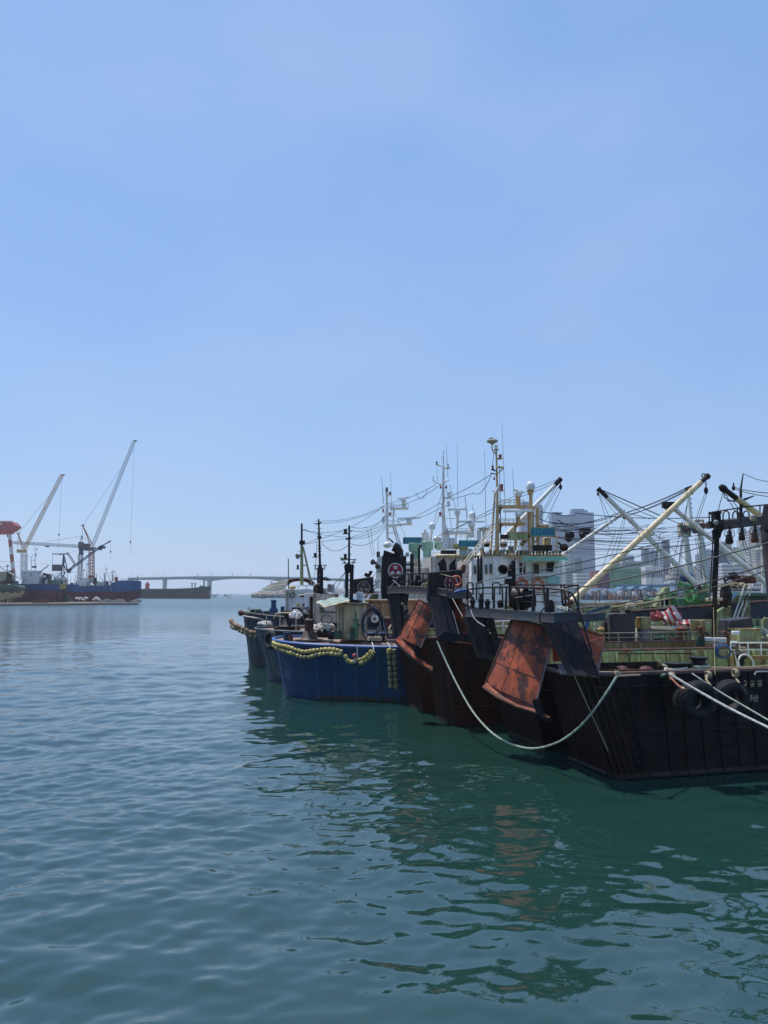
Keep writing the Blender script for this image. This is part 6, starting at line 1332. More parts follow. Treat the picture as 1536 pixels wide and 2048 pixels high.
# chains and blocks hanging in the gantries
def chain(label, pts, m, r=.05, group='chains hanging in the gantries'):
    t = thing('chain', P(*pts[0]), label, 'chain', group); q = [P(*p) for p in pts]; n = 0
    for a, b in zip(q, q[1:]):
        k = max(1, int((b-a).length/(r*2.4)))
        for i in range(k):
            c = a.lerp(b, (i+.5)/k); d = (b-a).normalized(); side = d.orthogonal() if n % 2 else d.cross(d.orthogonal()); n += 1
            obj('link', MB().torus(c, side, r, r*.32, 8, 5), m, t)
    return t
chain('bright chain and shackle inside the near gantry leg', [(1122, 1300, 24.2), (1124, 1318, 24.2), (1130, 1328, 24.2)], M_ropet, .07)
for i in range(5): obj('hanging_tackle', MB().tube(P(1128-i*3, 1328, 24.1), P(1132-i*2.4, 1349, 23.9), .012, 4), M_grey, tA)
chain('dark chain falling from the far side of the near gantry', [(975, 1240, 29), (980, 1262, 28.8), (995, 1290, 28.6)], M_black, .09)
chain('second dark chain beside it under the near gantry', [(985, 1240, 29.2), (988, 1270, 29), (1000, 1300, 28.6)], M_black, .08)
chain('rusty chain with bright links under the second gantry', [(803, 1204, 36.4), (812, 1218, 36.2), (818, 1240, 36)], M_ropet, .06)
obj('hanging_blocks', MB().ball(P(816, 1235, 36), .16, 8).ball(P(812, 1222, 36), .12, 8), M_black, tB2)
obj('white_rail', MB().path([P(x, y, 31.5) for x, y in ((986, 1243), (1020, 1241), (1024, 1246), (1012, 1256))], .03, 5).tube(P(1006, 1243, 31.5), P(1007, 1262, 31.5), .04, 5).tube(P(986, 1252, 31.5), P(1018, 1252, 31.5), .03, 5), M_white, tB2)
# green side wall and deck gear of B seen over the near trawler
def along(F, v, px, z=None, py=None):
    d = ray(px, 1187); c = V((0, 0, CAMH)); p0 = F.w(0, v, 0); t = (p0-c).dot(F.n)/d.dot(F.n); q = c+d*t; return (q-V((F.o.x, F.o.y, 0))).dot(F.u), q.y
s0_, d0_ = along(FB, -.16, 1207); s1_, d1_ = along(FB, -.16, 1560)
obj('green_side_plating', FB.box(MB(), 4.2, 19, -.2, -.14, 2.2, 3.3), M_green3, tB2)
ph = 3.32; posts = []
for i in range(13): posts.append(FB.w(5.4+i*.85, -.05, ph))
rail(tB2, posts, .42, mat('rusty_cream_rail', (.50, .42, .27), .6, rust=.3, rcol=(.25, .09, .03)), .022)
def on(x, py, D): return P(x, py, D)
obj('funnel_trunk', MB().prism([P(x, y, 35.5) for x, y in ((1220, 1287), (1220.5, 1229), (1268, 1225), (1273, 1287))], (0, 1.4, 0)), mat('blue_grey_casing', (.028, .034, .045), .5, rust=.2, streak=.3, rcol=(.06, .03, .02)), tB2, bev=.03)
for i in range(5): obj('casing_rung', MB().pbox(1220, 1226, 1238+i*4, 1239+i*4, 35.44, .05), M_black, tB2)
obj('rusty_box', MB().prism([P(x, y, 35.3) for x, y in ((1223, 1218), (1233, 1212), (1241, 1226), (1226, 1226))], (0, .4, 0)), M_rust, tB2)
obj('exhaust_pipe', MB().path([P(x, y, 35.8) for x, y in ((1256, 1228), (1256, 1213), (1258, 1208), (1268, 1209))], .14, 9), M_black, tB2, smooth=True)
obj('rolled_mats', MB().cone(P(1253, 1212, 35.6), P(1269, 1217, 35.6), .18, .16, 10).cone(P(1254, 1207, 35.7), P(1267, 1211, 35.7), .15, .13, 10), M_tan, label='rolled tan mats tied on top of the dark casing', cat='mats')
def tank(x0, x1, y0, y1, D, m, name='tank', cap=None):
    c = P((x0+x1)/2, y1, D+.6); r_ = (x1-x0)/2*pm(D); h = (y1-y0)*pm(D); obj(name, MB().lathe([(r_, 0), (r_, h*.96), (r_*.9, h)], c, n=18), m, tB2, smooth=True)
    if cap: obj('cap_rim', MB().lathe([(r_*1.06, h*.4), (r_*1.08, h*.9), (r_*1.02, h*.98), (r_*.6, h*1.05)], c, n=18), cap, tB2, smooth=True)
tank(1275, 1299, 1250, 1283, 35.6, M_grey); tank(1273, 1301, 1234, 1257, 35.5, M_green3, 'ventilator_head'); tank(1385, 1409, 1256, 1283, 35.8, M_green, 'ventilator_trunk'); tank(1381, 1411, 1240, 1260, 35.7, M_green3, 'ventilator_head')
obj('rusty_pipe', MB().path([P(x, y, 35) for x, y in ((1396, 1256), (1401, 1254), (1404, 1268), (1407, 1300))], .09, 8), M_rust, tB2, smooth=True)
for k in range(4): obj('hung_hose', MB().path([P(x+k*1.7, y, 34.8) for x, y in ((1394, 1307), (1393, 1285), (1397, 1272), (1401, 1280), (1403, 1306))], .05, 6), M_dgreen, tB2, smooth=True)
obj('post', MB().pbox(1210.5, 1215, 1245, 1283, 35.2, .1), M_black, tB2); obj('post_foot', MB().pbox(1208, 1218, 1281, 1286, 35.1, .3), M_black, tB2)
obj('deck_strake', MB().path(catenary(P(1207, 1297, 34.5), P(1330, 1307, 33.6), 0), .03, 5).path([P(1207, 1301, 34.5), P(1330, 1308, 33.6)], .02, 5), M_black, tB2)
# striped tarpaulin bundle
def bundle(label, c, rx, ry, rz, m, seed, name='tarpaulin_bundle'):
    g = random.Random(seed); ph_ = [g.random()*6 for _ in range(6)]; vs = []; n, k = 28, 14
    for j in range(k+1):
        th = math.pi*j/k
        for i in range(n):
            a = 2*math.pi*i/n; r_ = 1+.16*math.sin(3*a+ph_[0]+th)+.10*math.sin(7*a+ph_[1]+2*th)+.09*math.sin(5*th+ph_[2]+2*a)+.05*math.sin(13*a+ph_[3])
            vs.append(V(c)+V((rx*r_*math.sin(th)*math.cos(a), ry*r_*math.sin(th)*math.sin(a), rz*r_*(1-math.cos(th))*.5)))
    fs = [(j*n+i, j*n+(i+1) % n, (j+1)*n+(i+1) % n, (j+1)*n+i) for j in range(k) for i in range(n)]
    return obj(name, MB().add(vs, fs), m, label=label, cat='tarpaulin', group='red and white tarpaulins on the second trawler', smooth=True)
def striped():
    m = mat('striped_tarp', (.6, .55, .52), .8, var=.05); N = m.node_tree.nodes; L = m.node_tree.links; b = N['Principled BSDF']
    tc = N.new('ShaderNodeTexCoord'); wv = N.new('ShaderNodeTexWave'); wv.inputs['Scale'].default_value = 1.1; wv.inputs['Distortion'].default_value = 2.5; wv.inputs['Detail'].default_value = 1
    mp = N.new('ShaderNodeMapping'); mp.inputs['Rotation'].default_value = (0, .5, .4); L.new(tc.outputs['Object'], mp.inputs['Vector']); L.new(mp.outputs[0], wv.inputs['Vector'])
    r_ = N.new('ShaderNodeValToRGB'); r_.color_ramp.elements[0].position = .42; r_.color_ramp.elements[0].color = (.40, .05, .06, 1); r_.color_ramp.elements[1].position = .5; r_.color_ramp.elements[1].color = (.66, .58, .54, 1)
    L.new(wv.outputs[0], r_.inputs[0]); L.new(r_.outputs[0], b.inputs['Base Color']); return m
M_str = striped(); M_rt = mat('faded_red_tarp', (.32, .07, .07), .85, var=.3, scale=5)
bundle('striped red and white tarpaulin bundle standing upright on deck', P(1343, 1250, 38), .42, .4, .72, M_str, 2)
bundle('dull red rounded tarpaulin bundle left of the striped one', P(1313, 1243, 38.2), .34, .3, .42, M_rt, 3)
bundle('low striped tarpaulin roll between striped bundle and rusty ventilator', P(1367, 1254, 37.8), .5, .35, .3, M_str, 4)
obj('planks', MB().tube(P(1303, 1254, 37.5), P(1345, 1256, 37.5), .08, 5).tube(P(1305, 1257, 37.4), P(1350, 1259, 37.4), .07, 5), M_tan, tB2)
obj('hatch', MB().pbox(1300, 1384, 1258, 1274, 38, 2), mat('grey_green_hatch', (.20, .29, .24), .5, streak=.3, rcol=(.15, .18, .12)), tB2, bev=.03); obj('hatch_edge', MB().pbox(1299, 1385, 1256, 1258.5, 37.95, 2.1), M_navy, tB2)
obj('dark_blue_tarp', MB().plate([[P(1190, 1264, 37), P(1205, 1258, 37), P(1219, 1266, 37)], [P(1186, 1268, 36.4), P(1204, 1270, 36.2), P(1220, 1271, 36.4)]], (0, 0, .05)), mat('blue_tarp', (.02, .08, .28), .6, var=.4, scale=4), label='crumpled blue tarpaulin on the second trawler deck behind the leg', cat='tarpaulin')
# right cluster
obj('dark_house', MB().prism([P(x, y, 36) for x, y in ((1459, 1283), (1460, 1241), (1505, 1235), (1509, 1260), (1509, 1283))], (0, 1.3, 0)), mat('blue_grey_casing', ()), tB2, bev=.03)
for i in range(5): obj('louvre', MB().pbox(1459, 1466, 1252+i*2.6, 1253.4+i*2.6, 35.93, .08), M_black, tB2)
obj('green_locker', MB().pbox(1481, 1523, 1259, 1286, 35, 1.2), M_green, tB2, bev=.03); obj('locker_lid', MB().pbox(1480, 1524, 1257.5, 1260.5, 34.95, 1.3), M_green3, tB2)
obj('white_light', MB().pbox(1467, 1480, 1262, 1270, 34.8, .25), M_dome, tB2, bev=.03)
obj('rusty_pipe_elbow', MB().path([P(x, y, 34.6) for x, y in ((1446, 1268), (1448, 1263), (1456, 1266), (1457, 1292))], .08, 8), M_rust, tB2, smooth=True)
rail(tB2, [P(x, 1314, 34.2) for x in (1462, 1480, 1497, 1523, 1560)], .62, M_white, .03)
for i, (x0, x1, y) in enumerate(((1408, 1452, 1276), (1410, 1453, 1280), (1412, 1455, 1286), (1438, 1474, 1283), (1426, 1470, 1290))): obj('white_pipe', MB().tube(P(x0, y, 35), P(x1, y+1.5, 35), .05, 6), M_dome if i != 2 else M_tan, tB2)
obj('green_house_wall', MB().pbox(1420, 1560, 1290, 1312, 35.4, .1), M_green3, tB2)
obj('deck_edge', MB().pbox(1462, 1560, 1312, 1319, 34, .3), M_green3, tB2)
obj('grey_cylinder', MB().cone(P(1447, 1310, 34.6), P(1447, 1296, 34.6), .1, .1, 8), M_tan, tB2); obj('jerry_can', MB().pbox(1481, 1493, 1293, 1314, 34.6, .3), mat('pale_orange_plastic', (.5, .33, .2), .5), label='pale orange jerry can standing by the white rail', cat='can', bev=.04)
for k in range(4): obj('hose_coil', MB().torus(P(1445, 1303, 32.4)-V((0, .05*k, 0)), (.5, 1, 0), .29-.02*k, .035, 26, 7), mat('coil_blue', (.012, .05, .13), .35), label='dark blue hose coil hung below the white rail', cat='hose coil', smooth=True) if k == 0 else obj('hose_turn', MB().torus(P(1445, 1303, 32.4)-V((0, .05*k, 0)), (.5, 1, 0), .29-.02*k, .035, 26, 7), mat('coil_blue', ()), sc.objects['hose_coil'], smooth=True)
obj('black_hose', MB().path([P(x, y, 33) for x, y in ((1459, 1345), (1458, 1318), (1462, 1303), (1475, 1299), (1486, 1308), (1489, 1330))], .025, 5), M_black, tB2, smooth=True)
# B far bulwark, green inside, carried above the deck
obj('far_bulwark', FB.box(MB(), 4.5, 22, 6.45, 6.6, 2.3, 4.05), M_green, tB2)
for i in range(22): a = 6+i*.72; obj('bulwark_bracket', MB().prism([FB.w(a, 6.44, 2.4), FB.w(a, 6.44, 4.0), FB.w(a, 6.24, 4.0), FB.w(a, 6.3, 3.2)], FB.u*.05), M_green, tB2); obj('bracket_bolt', MB().ball(FB.w(a+.25, 6.4, 3.85), .05, 6), M_dome, tB2)
# ================================================================= TRAWLERS BEHIND: F (yellow mast), D2 (white mast), E (left white mast)
def windowed(t, D, x0, x1, y0, y1, slant=0, m=None):
    fr = [P(x, y, D-.03) for x, y in ((x0, y1), (x1, y1), (x1+slant, y0), (x0, y0))]
    obj('window_frame', MB().path([p-V((0, .02, 0)) for p in fr], .03, 4, closed=True), M_whiteold, t); obj('window', MB().prism(fr, (0, .02, 0)), m or M_glass, t)
def satdome(t, x, y, r, D, pole=None, mp=None):
    k = pm(D); c = P(x, y, D); obj('satellite_dome', MB().lathe([(r*.55*k, -r*1.15*k), (r*.92*k, -r*.95*k), (r*k, -r*.4*k), (r*k, 0), (r*.92*k, r*.42*k), (r*.7*k, r*.75*k), (r*.36*k, r*.96*k), (.01, r*1.03*k)], c, n=20), M_dome, t, smooth=True)
    if pole: obj('dome_post', MB().cone(P(x, pole, D), P(x, y+r*1.1, D), .1, .08, 8).cone(P(x, y+r*2.0, D), P(x, y+r*1.15, D), .07, r*.7*k, 10), mp or M_white, t)
def radar(t, x0, x1, y, ped, D, tilt=0, mp=None, house=5):
    k = pm(D); a = P(x0, y+tilt, D); b = P(x1, y-tilt, D); d = (b-a).normalized()
    obj('radar_scanner', MB().hexa([a-V((0, .08, .06)), b-V((0, .08, .06)), b+V((0, .08, -.06)), a+V((0, .08, -.06)), a+V((0, -.08, .08)), b+V((0, -.08, .08)), b+V((0, .08, .08)), a+V((0, .08, .08))]), M_dome, t, bev=.02)
    c = P(ped, y+3, D); obj('radar_gearbox', MB().lathe([(.02, .06), (house*k, .0), (house*k*1.05, -house*k*.8), (house*k*.5, -house*k*1.5)], c, n=14), M_dome, t, smooth=True)
def whip(t, x0, y0, x1, y1, D, r=.012): obj('whip_antenna', MB().cone(P(x1, y1, D), P(x0, y0, D), r*1.6, r*.7, 5), M_grey, t)
def sign(t, x0, x1, y0, y1, D, text, frame=None, h=.72):
    obj('sign_board', MB().pbox(x0, x1, y0, y1, D, .06), M_signg, t)
    if frame:
        for a, b in (((x0-1, y0-1), (x1+1, y0)), ((x0-1, y1), (x1+1, y1+1)), ((x0-1, y0-1), (x0, y1+1)), ((x1, y0-1), (x1+1, y1+1))): obj('sign_frame', MB().pbox(a[0], b[0], a[1], b[1], D-.05, .14), frame, t)
    c = P((x0+x1)/2, (y0+y1)/2, D-.012); mb = text_mb(text, c, (1, 0, 0), (0, 0, 1), (y1-y0)*h*pm(D), bold=.025)
    wd = max(v.x for v in mb.v)-min(v.x for v in mb.v); k = (x1-x0)*.93*pm(D)/wd
    for v in mb.v: v.x = c.x+(v.x-c.x)*k
    obj('sign_lettering', mb, M_signb, t)
def railrun(t, x0, x1, y0, y1, D, m, n, r=.022, dep=0):
    mb = MB().path([P(x0, y0, D), P(x1, y0, D)], r, 5).path([P(x0, (y0+y1)/2, D), P(x1, (y0+y1)/2, D)], r*.8, 4); obj('handrail', mb, m, t)
    for i in range(n+1): x = x0+(x1-x0)*i/n; obj('stanchion', MB().tube(P(x, y0, D), P(x, y1, D), r, 5), m, t)
def raft(t, x, y, r, D, low=None): 
    obj('life_raft', MB().ball(P(x, y, D), r*pm(D), 14, .75), M_dome, t, smooth=True)
    if low: obj('raft_cradle', MB().cone(P(x, y+r*1.1, D), P(x, y+r*.3, D), r*.7*pm(D), r*.95*pm(D), 12), low, t)
# ---------------------------------------------------------------- F
FF = Fr((4.9, 42.6, 0), 12)
tG = thing('stern_trawler', FF.w(8, 3.5, 0), 'white wheelhouse trawler with yellow mast and green K12-6000 sign, behind the rusty one', 'trawler', 'stern trawlers moored side by side')
G = Trawler(FF, tG, 7.4, 2.2, 4.2, 4.2, .3, 27, mat('dark_navy_hull', (.016, .024, .045), .5, streak=.3, rcol=(.05, .03, .02)), zd=3.0, ztf=lambda s_: 4.0+.062*max(0, s_-2))
D = 46
obj('lower_house', MB().pbox(943, 1125, 1149, 1232, D, 4.6), M_white, tG, bev=.03)
obj('wheelhouse', MB().prism([P(x, y, D) for x, y in ((943, 1149), (1113, 1149), (1120, 1113), (966, 1109.5), (966, 1116), (943, 1120))], (0, 4.6, 0)), M_white, tG)
obj('front_bulge', MB().pbox(1112, 1125.5, 1149, 1232, D-.25, 1.2), M_white, tG, bev=.04)
for x in (958, 986, 1064.5, 1085): obj('wall_seam', MB().pbox(x-.3, x+.3, 1113, 1210, D-.03, .03), M_whiteold, tG)
for x0, x1, y0, y1, s_ in ((1038.5, 1051, 1125.5, 1145.5, -1.5), (1067, 1078.5, 1128, 1147, 0), (1092.5, 1106, 1125, 1143.5, 3), (947.5, 952.5, 1131, 1147.5, -.6), (970, 974.8, 1129, 1147.5, -.6), (979.2, 984, 1128, 1146.5, -.6), (956, 960, 1130, 1147, -.4)): windowed(tG, D, x0, x1, y0, y1, s_)
obj('wheelhouse_door', MB().pbox(1064.8, 1081, 1126, 1149, D-.02, .02), M_whiteold, tG)
obj('roof_edge', MB().plate([[P(1010, 1113, D-.35), P(1132, 1113, D-.35)], [P(1000, 1109, D+4.4), P(1128, 1109, D+4.4)]], (0, 0, .05)), M_buff, tG)
obj('roof_slab', MB().plate([[P(962, 1110.5, D-.1), P(1125, 1112, D-.1)], [P(962, 1108, D+4.6), P(1125, 1108, D+4.6)]], (0, 0, .06)), mat('roof_ochre', (.35, .28, .14), .7, rust=.3), tG)
rws = [[P(x, 1113.5, D-.35) for x in np.linspace(1042, 1131, 13)], [P(x+3, 1117.5+.8*math.sin(i*2.1), D-.8) for i, x in enumerate(np.linspace(1044, 1134, 13))], [P(x+4, 1122+1.1*math.sin(i*2.3), D-.95) for i, x in enumerate(np.linspace(1046, 1135, 13))]]
obj('awning', MB().plate(rws, (0, .02, .02)), mat('awning_green', (.20, .42, .27), .8, var=.15, scale=3), tG, smooth=True)
obj('awning_stay', MB().tube(P(1047.5, 1122, D-.8), P(1044, 1152, D-.2), .03, 5), M_white, tG)
obj('wall_rail', MB().tube(P(1030, 1153.5, D-.15), P(1110, 1152.5, D-.15), .03, 5), M_whiteold, tG); obj('sill_box', MB().pbox(1069, 1108, 1148.5, 1152, D-.2, .2), M_white, tG)
for i, (x, lb) in enumerate(((1044, 'orange lifebuoy left of its twin on the white wheelhouse wall, half behind the rail'), (1076, 'orange lifebuoy with pale bands nearest the small green plate'))):
    c = P(x, 1168, D-.15); t = thing('lifebuoy', c, lb, 'lifebuoy', 'lifebuoys on the white wheelhouse'); obj('ring', MB().torus(c, (0, 1, 0), .30, .085, 24, 8), M_lifeb, t, smooth=True)
    for k in range(4): a = math.pi/4+k*math.pi/2; obj('band', MB().torus(c+V((.30*math.cos(a), 0, .30*math.sin(a))), (-math.sin(a), 0, math.cos(a)), .082, .014, 12, 5), M_dome, t)
obj('name_plate', MB().pbox(1095.5, 1119, 1152.5, 1167, D-.28, .03), mat('pale_teal_plate', (.22, .48, .44), .5, var=.1), tG)
mbp = text_mb('천금수산', P(1107, 1156.5, D-.3), (1, 0, 0), (0, 0, 1), 4.2*pm(D), bold=.01)
obj('plate_lettering', text_mb('제3', P(1107, 1156.5, D-.3), (1, 0, 0), (0, 0, 1), 4.6*pm(D), bold=.01), M_dome, tG) if mbp.v else None
obj('plate_rows', MB().pbox(1098, 1116, 1160.5, 1164, D-.29, .01), mat('plate_letters', (.45, .6, .57), .6, var=.3, scale=20), tG)
# mast and yellow structure
obj('mast_column', MB().hexa([P(x, y, d) for x, y, d in ((989.5, 1112, D), (999, 1112, D), (999, 1112, D+.3), (989.5, 1112, D+.3), (992.5, 985, D), (997, 985, D), (997, 985, D+.25), (992.5, 985, D+.25))]), M_buff, tG)
obj('mast_pole', MB().cone(P(994.5, 986, D+.1), P(992.5, 900, D+.1), .07, .05, 8), M_buff, tG)
obj('mast_rear_leg', MB().path([P(981.5, 1112, D+.2), P(984, 1068, D+.2), P(990, 985, D+.1)], .055, 6), M_buff, tG)
for i in range(16): y = 1078-i*6; xx = 984+(1078-y)*.065; obj('mast_ladder_rung', MB().tube(P(xx, y, D+.15), P(992, y, D+.1), .018, 4), M_buff, tG)
obj('crows_dish', MB().lathe([(.02, -.14), (.1, -.13), (.16, -.06), (.34, .02), (.345, .09), (.3, .14), (.02, .16)], P(984.5, 884.5, D), n=20), mat('mast_head_dish', (.38, .34, .25), .6), tG, smooth=True)
obj('dish_arm', MB().path([P(x, y, D) for x, y in ((984, 888), (984.2, 898), (986.5, 903), (992, 908))], .04, 6), M_buff, tG, smooth=True)
def alamp(t, x, y, D, m, arm=None, w_=6, h=8, ma=None):
    k = pm(D); a = P(x, y+h/2, D); obj('lamp_base', MB().lathe([(w_*.75*k, -.03), (w_*.75*k, .02)], a, n=12), ma or M_white, t)
    obj('lamp', MB().lathe([(w_*.42*k, 0), (w_*.42*k, h*.75*k), (w_*.52*k, h*.8*k), (w_*.5*k, h*k), (.01, h*k*1.05)], a, n=12), m, t, smooth=True)
    if arm: obj('lamp_arm', MB().tube(a-V((0, 0, .05)), P(arm[0], arm[1], D+.05), .035, 5), ma or M_white, t)
alamp(tG, 992.5, 895, D, M_dome, None, 7, 9, M_buff); alamp(tG, 1000.5, 913, D, M_red, (994, 918), 7, 8, M_buff); alamp(tG, 985.5, 935, D, M_red, (993, 942), 5, 8, M_black); alamp(tG, 1003.5, 975, D, M_red, (996, 980), 7, 13, M_buff)
obj('mast_arm', MB().tube(P(993, 934.5, D), P(1007.5, 935, D), .06, 6).path([P(994, 948, D), P(1000, 943, D), P(1007, 937, D)], .045, 6), M_buff, tG)
obj('mast_spreader', MB().tube(P(981, 946, D), P(994, 949, D), .035, 5), M_black, tG)
obj('mast_flag', MB().plate([[P(985, 981, D-.1), P(992, 976, D), P(998, 969, D)], [P(984, 984.5, D), P(992, 982, D-.15), P(1000, 981, D)]], (0, .02, 0)), M_dome, label='small pale flag furled against the yellow mast', cat='flag')
for x, y in ((988.5, 958),): obj('red_pennant', MB().cone(P(x, y-6, D), P(x, y+2, D), .02, .05, 6).ball(P(x, y, D), .07, 8), M_red, tG)
def bracket(t, x0, x1, y, D, m, rise=14):
    obj('platform_beam', MB().pbox(x0, x1, y-2, y+2, D, 1.0), m, t); obj('bracket_knee', MB().prism([P(a, b, D+.1) for a, b in ((x0, y), (x0+14, y), (x0+10, y+3), (x0+6, y+8), (x0+4, y+rise), (x0, y+rise+4))], (0, .1, 0)), m, t)
bracket(tG, 997, 1055, 1012, D, M_buff); railrun(tG, 1000, 1048, 1000, 1010, D, M_buff, 5)
bracket(tG, 997, 1052, 1047, D, M_buff, 18); railrun(tG, 999, 1036, 1038, 1045, D, M_buff, 4)
obj('frame_bar', MB().path([P(x, y, D) for x, y in ((1055, 1012), (1074, 1015.5), (1076, 1018), (1076, 1048))], .06, 6), M_buff, tG, smooth=True)
for x in (1075.5, 1031, 1058.5, 1066): obj('frame_post', MB().pbox(x-1.6, x+1.6, 1018 if x > 1050 else 1048, 1100, D+.3, .14), M_buff, tG)
obj('satdome_column', MB().cone(P(1062, 1060, D), P(1061.5, 984, D), .13, .11, 10).cone(P(1061.5, 992, D), P(1061, 982, D), .11, .22, 10), M_buff, tG)
satdome(tG, 1061, 971.5, 8.8, D)
obj('dome_lettering', text_mb('TRANSAS', P(1064.5, 974, D-8.9*pm(D)), (1, .25, 0), (0, 0, 1), 2.0*pm(D), bold=.01), M_signb, tG) if False else obj('dome_mark', MB().pbox(1060.5, 1068, 972.6, 974.6, D-8.95*pm(D)+.03, .02), M_signb, tG)
obj('radar_column', MB().cone(P(1036.5, 1011, D+.4), P(1036, 993, D+.4), .17, .13, 10).cone(P(1036, 996, D+.4), P(1036, 992, D+.4), .13, .2, 10), M_buff, tG, smooth=True)
obj('radar_gearbox', MB().lathe([(.2, -.1), (.24, .05), (.2, .2), (.08, .3)], P(1036, 990, D+.4), n=14), M_dome, tG, smooth=True)
obj('radar_scanner', MB().hexa([P(x, y, d) for x, y, d in ((1028, 982.5, D-.2), (1046, 986, D+.9), (1046, 985, D+1.1), (1028, 981.5, D), (1027.5, 977.5, D-.2), (1047, 982, D+.9), (1047, 981, D+1.1), (1028.5, 977, D))]), M_dome, tG)
radar(tG, 1006, 1065, 1022.5, 1036, D-.2, 0, None, 6); obj('radar_column', MB().cone(P(1036, 1047, D), P(1036, 1032, D), .14, .13, 8), M_buff, tG)
sign(tG, 1061.5, 1110, 1055.5, 1072, D-.3, 'K12-6000', M_buff, .75)
obj('green_rail_panel', MB().pbox(1016, 1056, 1066, 1078, D, .05), M_green, tG); obj('panel_frame', MB().pbox(1014, 1058, 1063.5, 1066, D-.03, .1).pbox(1014, 1058, 1078, 1080.5, D-.03, .1), M_buff, tG)
obj('dark_light_panel', MB().pbox(1001, 1017, 1069, 1077, D-.1, .15).pbox(1066.5, 1104.5, 1090, 1101.5, D-.4, .2), M_black, tG, bev=.02)
railrun(tG, 978, 1066, 1092, 1110, D-.1, M_buff, 9); railrun(tG, 1060, 1114, 1073, 1110, D-.25, M_buff, 3, .04); railrun(tG, 983, 1060, 1078, 1092, D+1.5, M_buff, 6)
obj('stair', MB().tube(P(1040, 1090, D+.2), P(1060, 1066, D+.2), .06, 5).tube(P(1044, 1092, D+.2), P(1064, 1068, D+.2), .06, 5), M_buff, tG)
for i in range(6): obj('stair_tread', MB().tube(P(1043+i*3.4, 1088-i*4, D+.15), P(1046+i*3.4, 1090-i*4, D+.15), .05, 4), M_black, tG)
obj('diagonal_brace', MB().tube(P(1057, 1099, D), P(1076, 1077, D), .045, 5), M_buff, tG)
obj('yellow_house', MB().pbox(1089, 1102, 1075, 1090, D+.6, .8), M_buff, tG, bev=.03); obj('yellow_gear', MB().pbox(1080, 1098, 1048, 1055, D, .4), M_buff, tG, bev=.05)
obj('roof_box', MB().pbox(1018, 1028, 1093, 1106, D+.4, .4).pbox(1040, 1060, 1101, 1108, D+.5, .4), M_grey, tG, bev=.02)
for i in range(24):
    x = 968+i*6.6; obj('roof_fitting', MB().cone(P(x, 1111, D-.05*(i % 3)), P(x, 1104-(i*7 % 5), D), .05, .07, 6).ball(P(x+1, 1105-(i*5 % 4), D), .07, 6), (M_buff, M_grey, M_rust, M_dgreen)[i % 4], tG)
raft(tG, 973, 1085, 8, D+.6, M_black); raft(tG, 1007, 1086, 8, D+1.0, M_redsh)
obj('gas_bottle', MB().cone(P(965, 1112, D-.4), P(964, 1096, D-.4), .13, .12, 10), M_buff, tG, smooth=True)
for x, y in ((973, 1108), (1006, 1102)): obj('searchlight', MB().cone(P(x-3, y+1.5, D-.5), P(x+3, y-3, D-.3), .14, .1, 12), M_grey, tG)
for x in (957, 963): obj('black_pipe', MB().cone(P(x, 1165, D-1.5), P(x-.5, 1112, D-1.5), .09, .07, 8), M_black, tG)
obj('pipe_frame', MB().path([P(x, y, D-1.5) for x, y in ((951, 1118), (951, 1092), (958, 1086), (965, 1088), (968, 1110))], .03, 5), M_black, tG)
for x0, y0, x1, y1 in ((1004, 845, 1012, 1056), (969, 901, 972, 1052), (1025, 936, 1028, 990), (948, 1018, 949, 1040)): whip(tG, x0, y0, x1, y1, D+.2)
obj('white_boom', MB().cone(P(1006, 1078, D+1.6), P(1112, 968, D+2), .16, .12, 10), M_white, tG, smooth=True); obj('boom_head', MB().cone(P(1110, 970, D+2), P(1122, 957, D+2), .14, .16, 8), M_black, tG)
def blk(t, x, y, r, D, m=None, ln=1.6): obj('tackle_block', MB().ball(P(x, y, D), r*pm(D), 10, ln).box(P(x, y, D), (r*.7*pm(D), r*2.0*pm(D), r*2.6*pm(D))), m or M_black, t); obj('block_strop', MB().tube(P(x, y-r*ln, D), P(x, y-r*(ln+1.8), D), .03, 5), m or M_black, t)
blk(tG, 1121, 974, 3.6, D+2)
# ---------------------------------------------------------------- booms over the foredecks
def boom(label, foot, tip, r0, r1, m, headlen=.09, bands=(), t=None, name='derrick_boom'):
    a = P(*foot); b = P(*tip); t = thing(name, a, label, 'boom', 'derrick booms over the foredecks'); h = a.lerp(b, 1-headlen)
    obj('spar', MB().cone(a, h, r0, (r0+r1)/2*.98, 14), m, t, smooth=True); obj('spar_head', MB().cone(h, b, r1*.92, r1*.92, 12), M_black, t, smooth=True)
    obj('head_band', MB().cone(b-(b-a).normalized()*.12, b, r1*1.25, r1*1.25, 10), M_black, t)
    for f in bands: c = a.lerp(b, f); d = (b-a).normalized(); obj('spar_band', MB().cone(c-d*.04, c+d*.04, r0*1.1, r0*1.1, 14), m, t); obj('spar_lug', MB().torus(c+V((0, 0, r0*1.1)), (b-a).cross(V((0, 0, 1))), .05, .018, 10, 5), m, t)
    obj('heel_fitting', MB().cone(a-(b-a).normalized()*.25, a, r0*.7, r0, 10), M_rust, t)
    return t
b1 = boom('large cream boom rising from beside the gantry to the upper right', (1143, 1203, 35.5), (1416, 951.5, 39), .15, .13, M_boom, .06, (.13, .17, .47, .5, .53, .67, .83, .86))
blk(b1, 1412, 981, 4.2, 39, None, 1.9); chain('short chain between the cream boom head and its block', [(1411, 956, 39), (1412, 972, 39)], M_black, .05, 'chains at the boom heads')
obj('head_eye', MB().torus(P(1407, 951, 39), (0, 1, 0), .09, .03, 12, 5), M_black, b1)
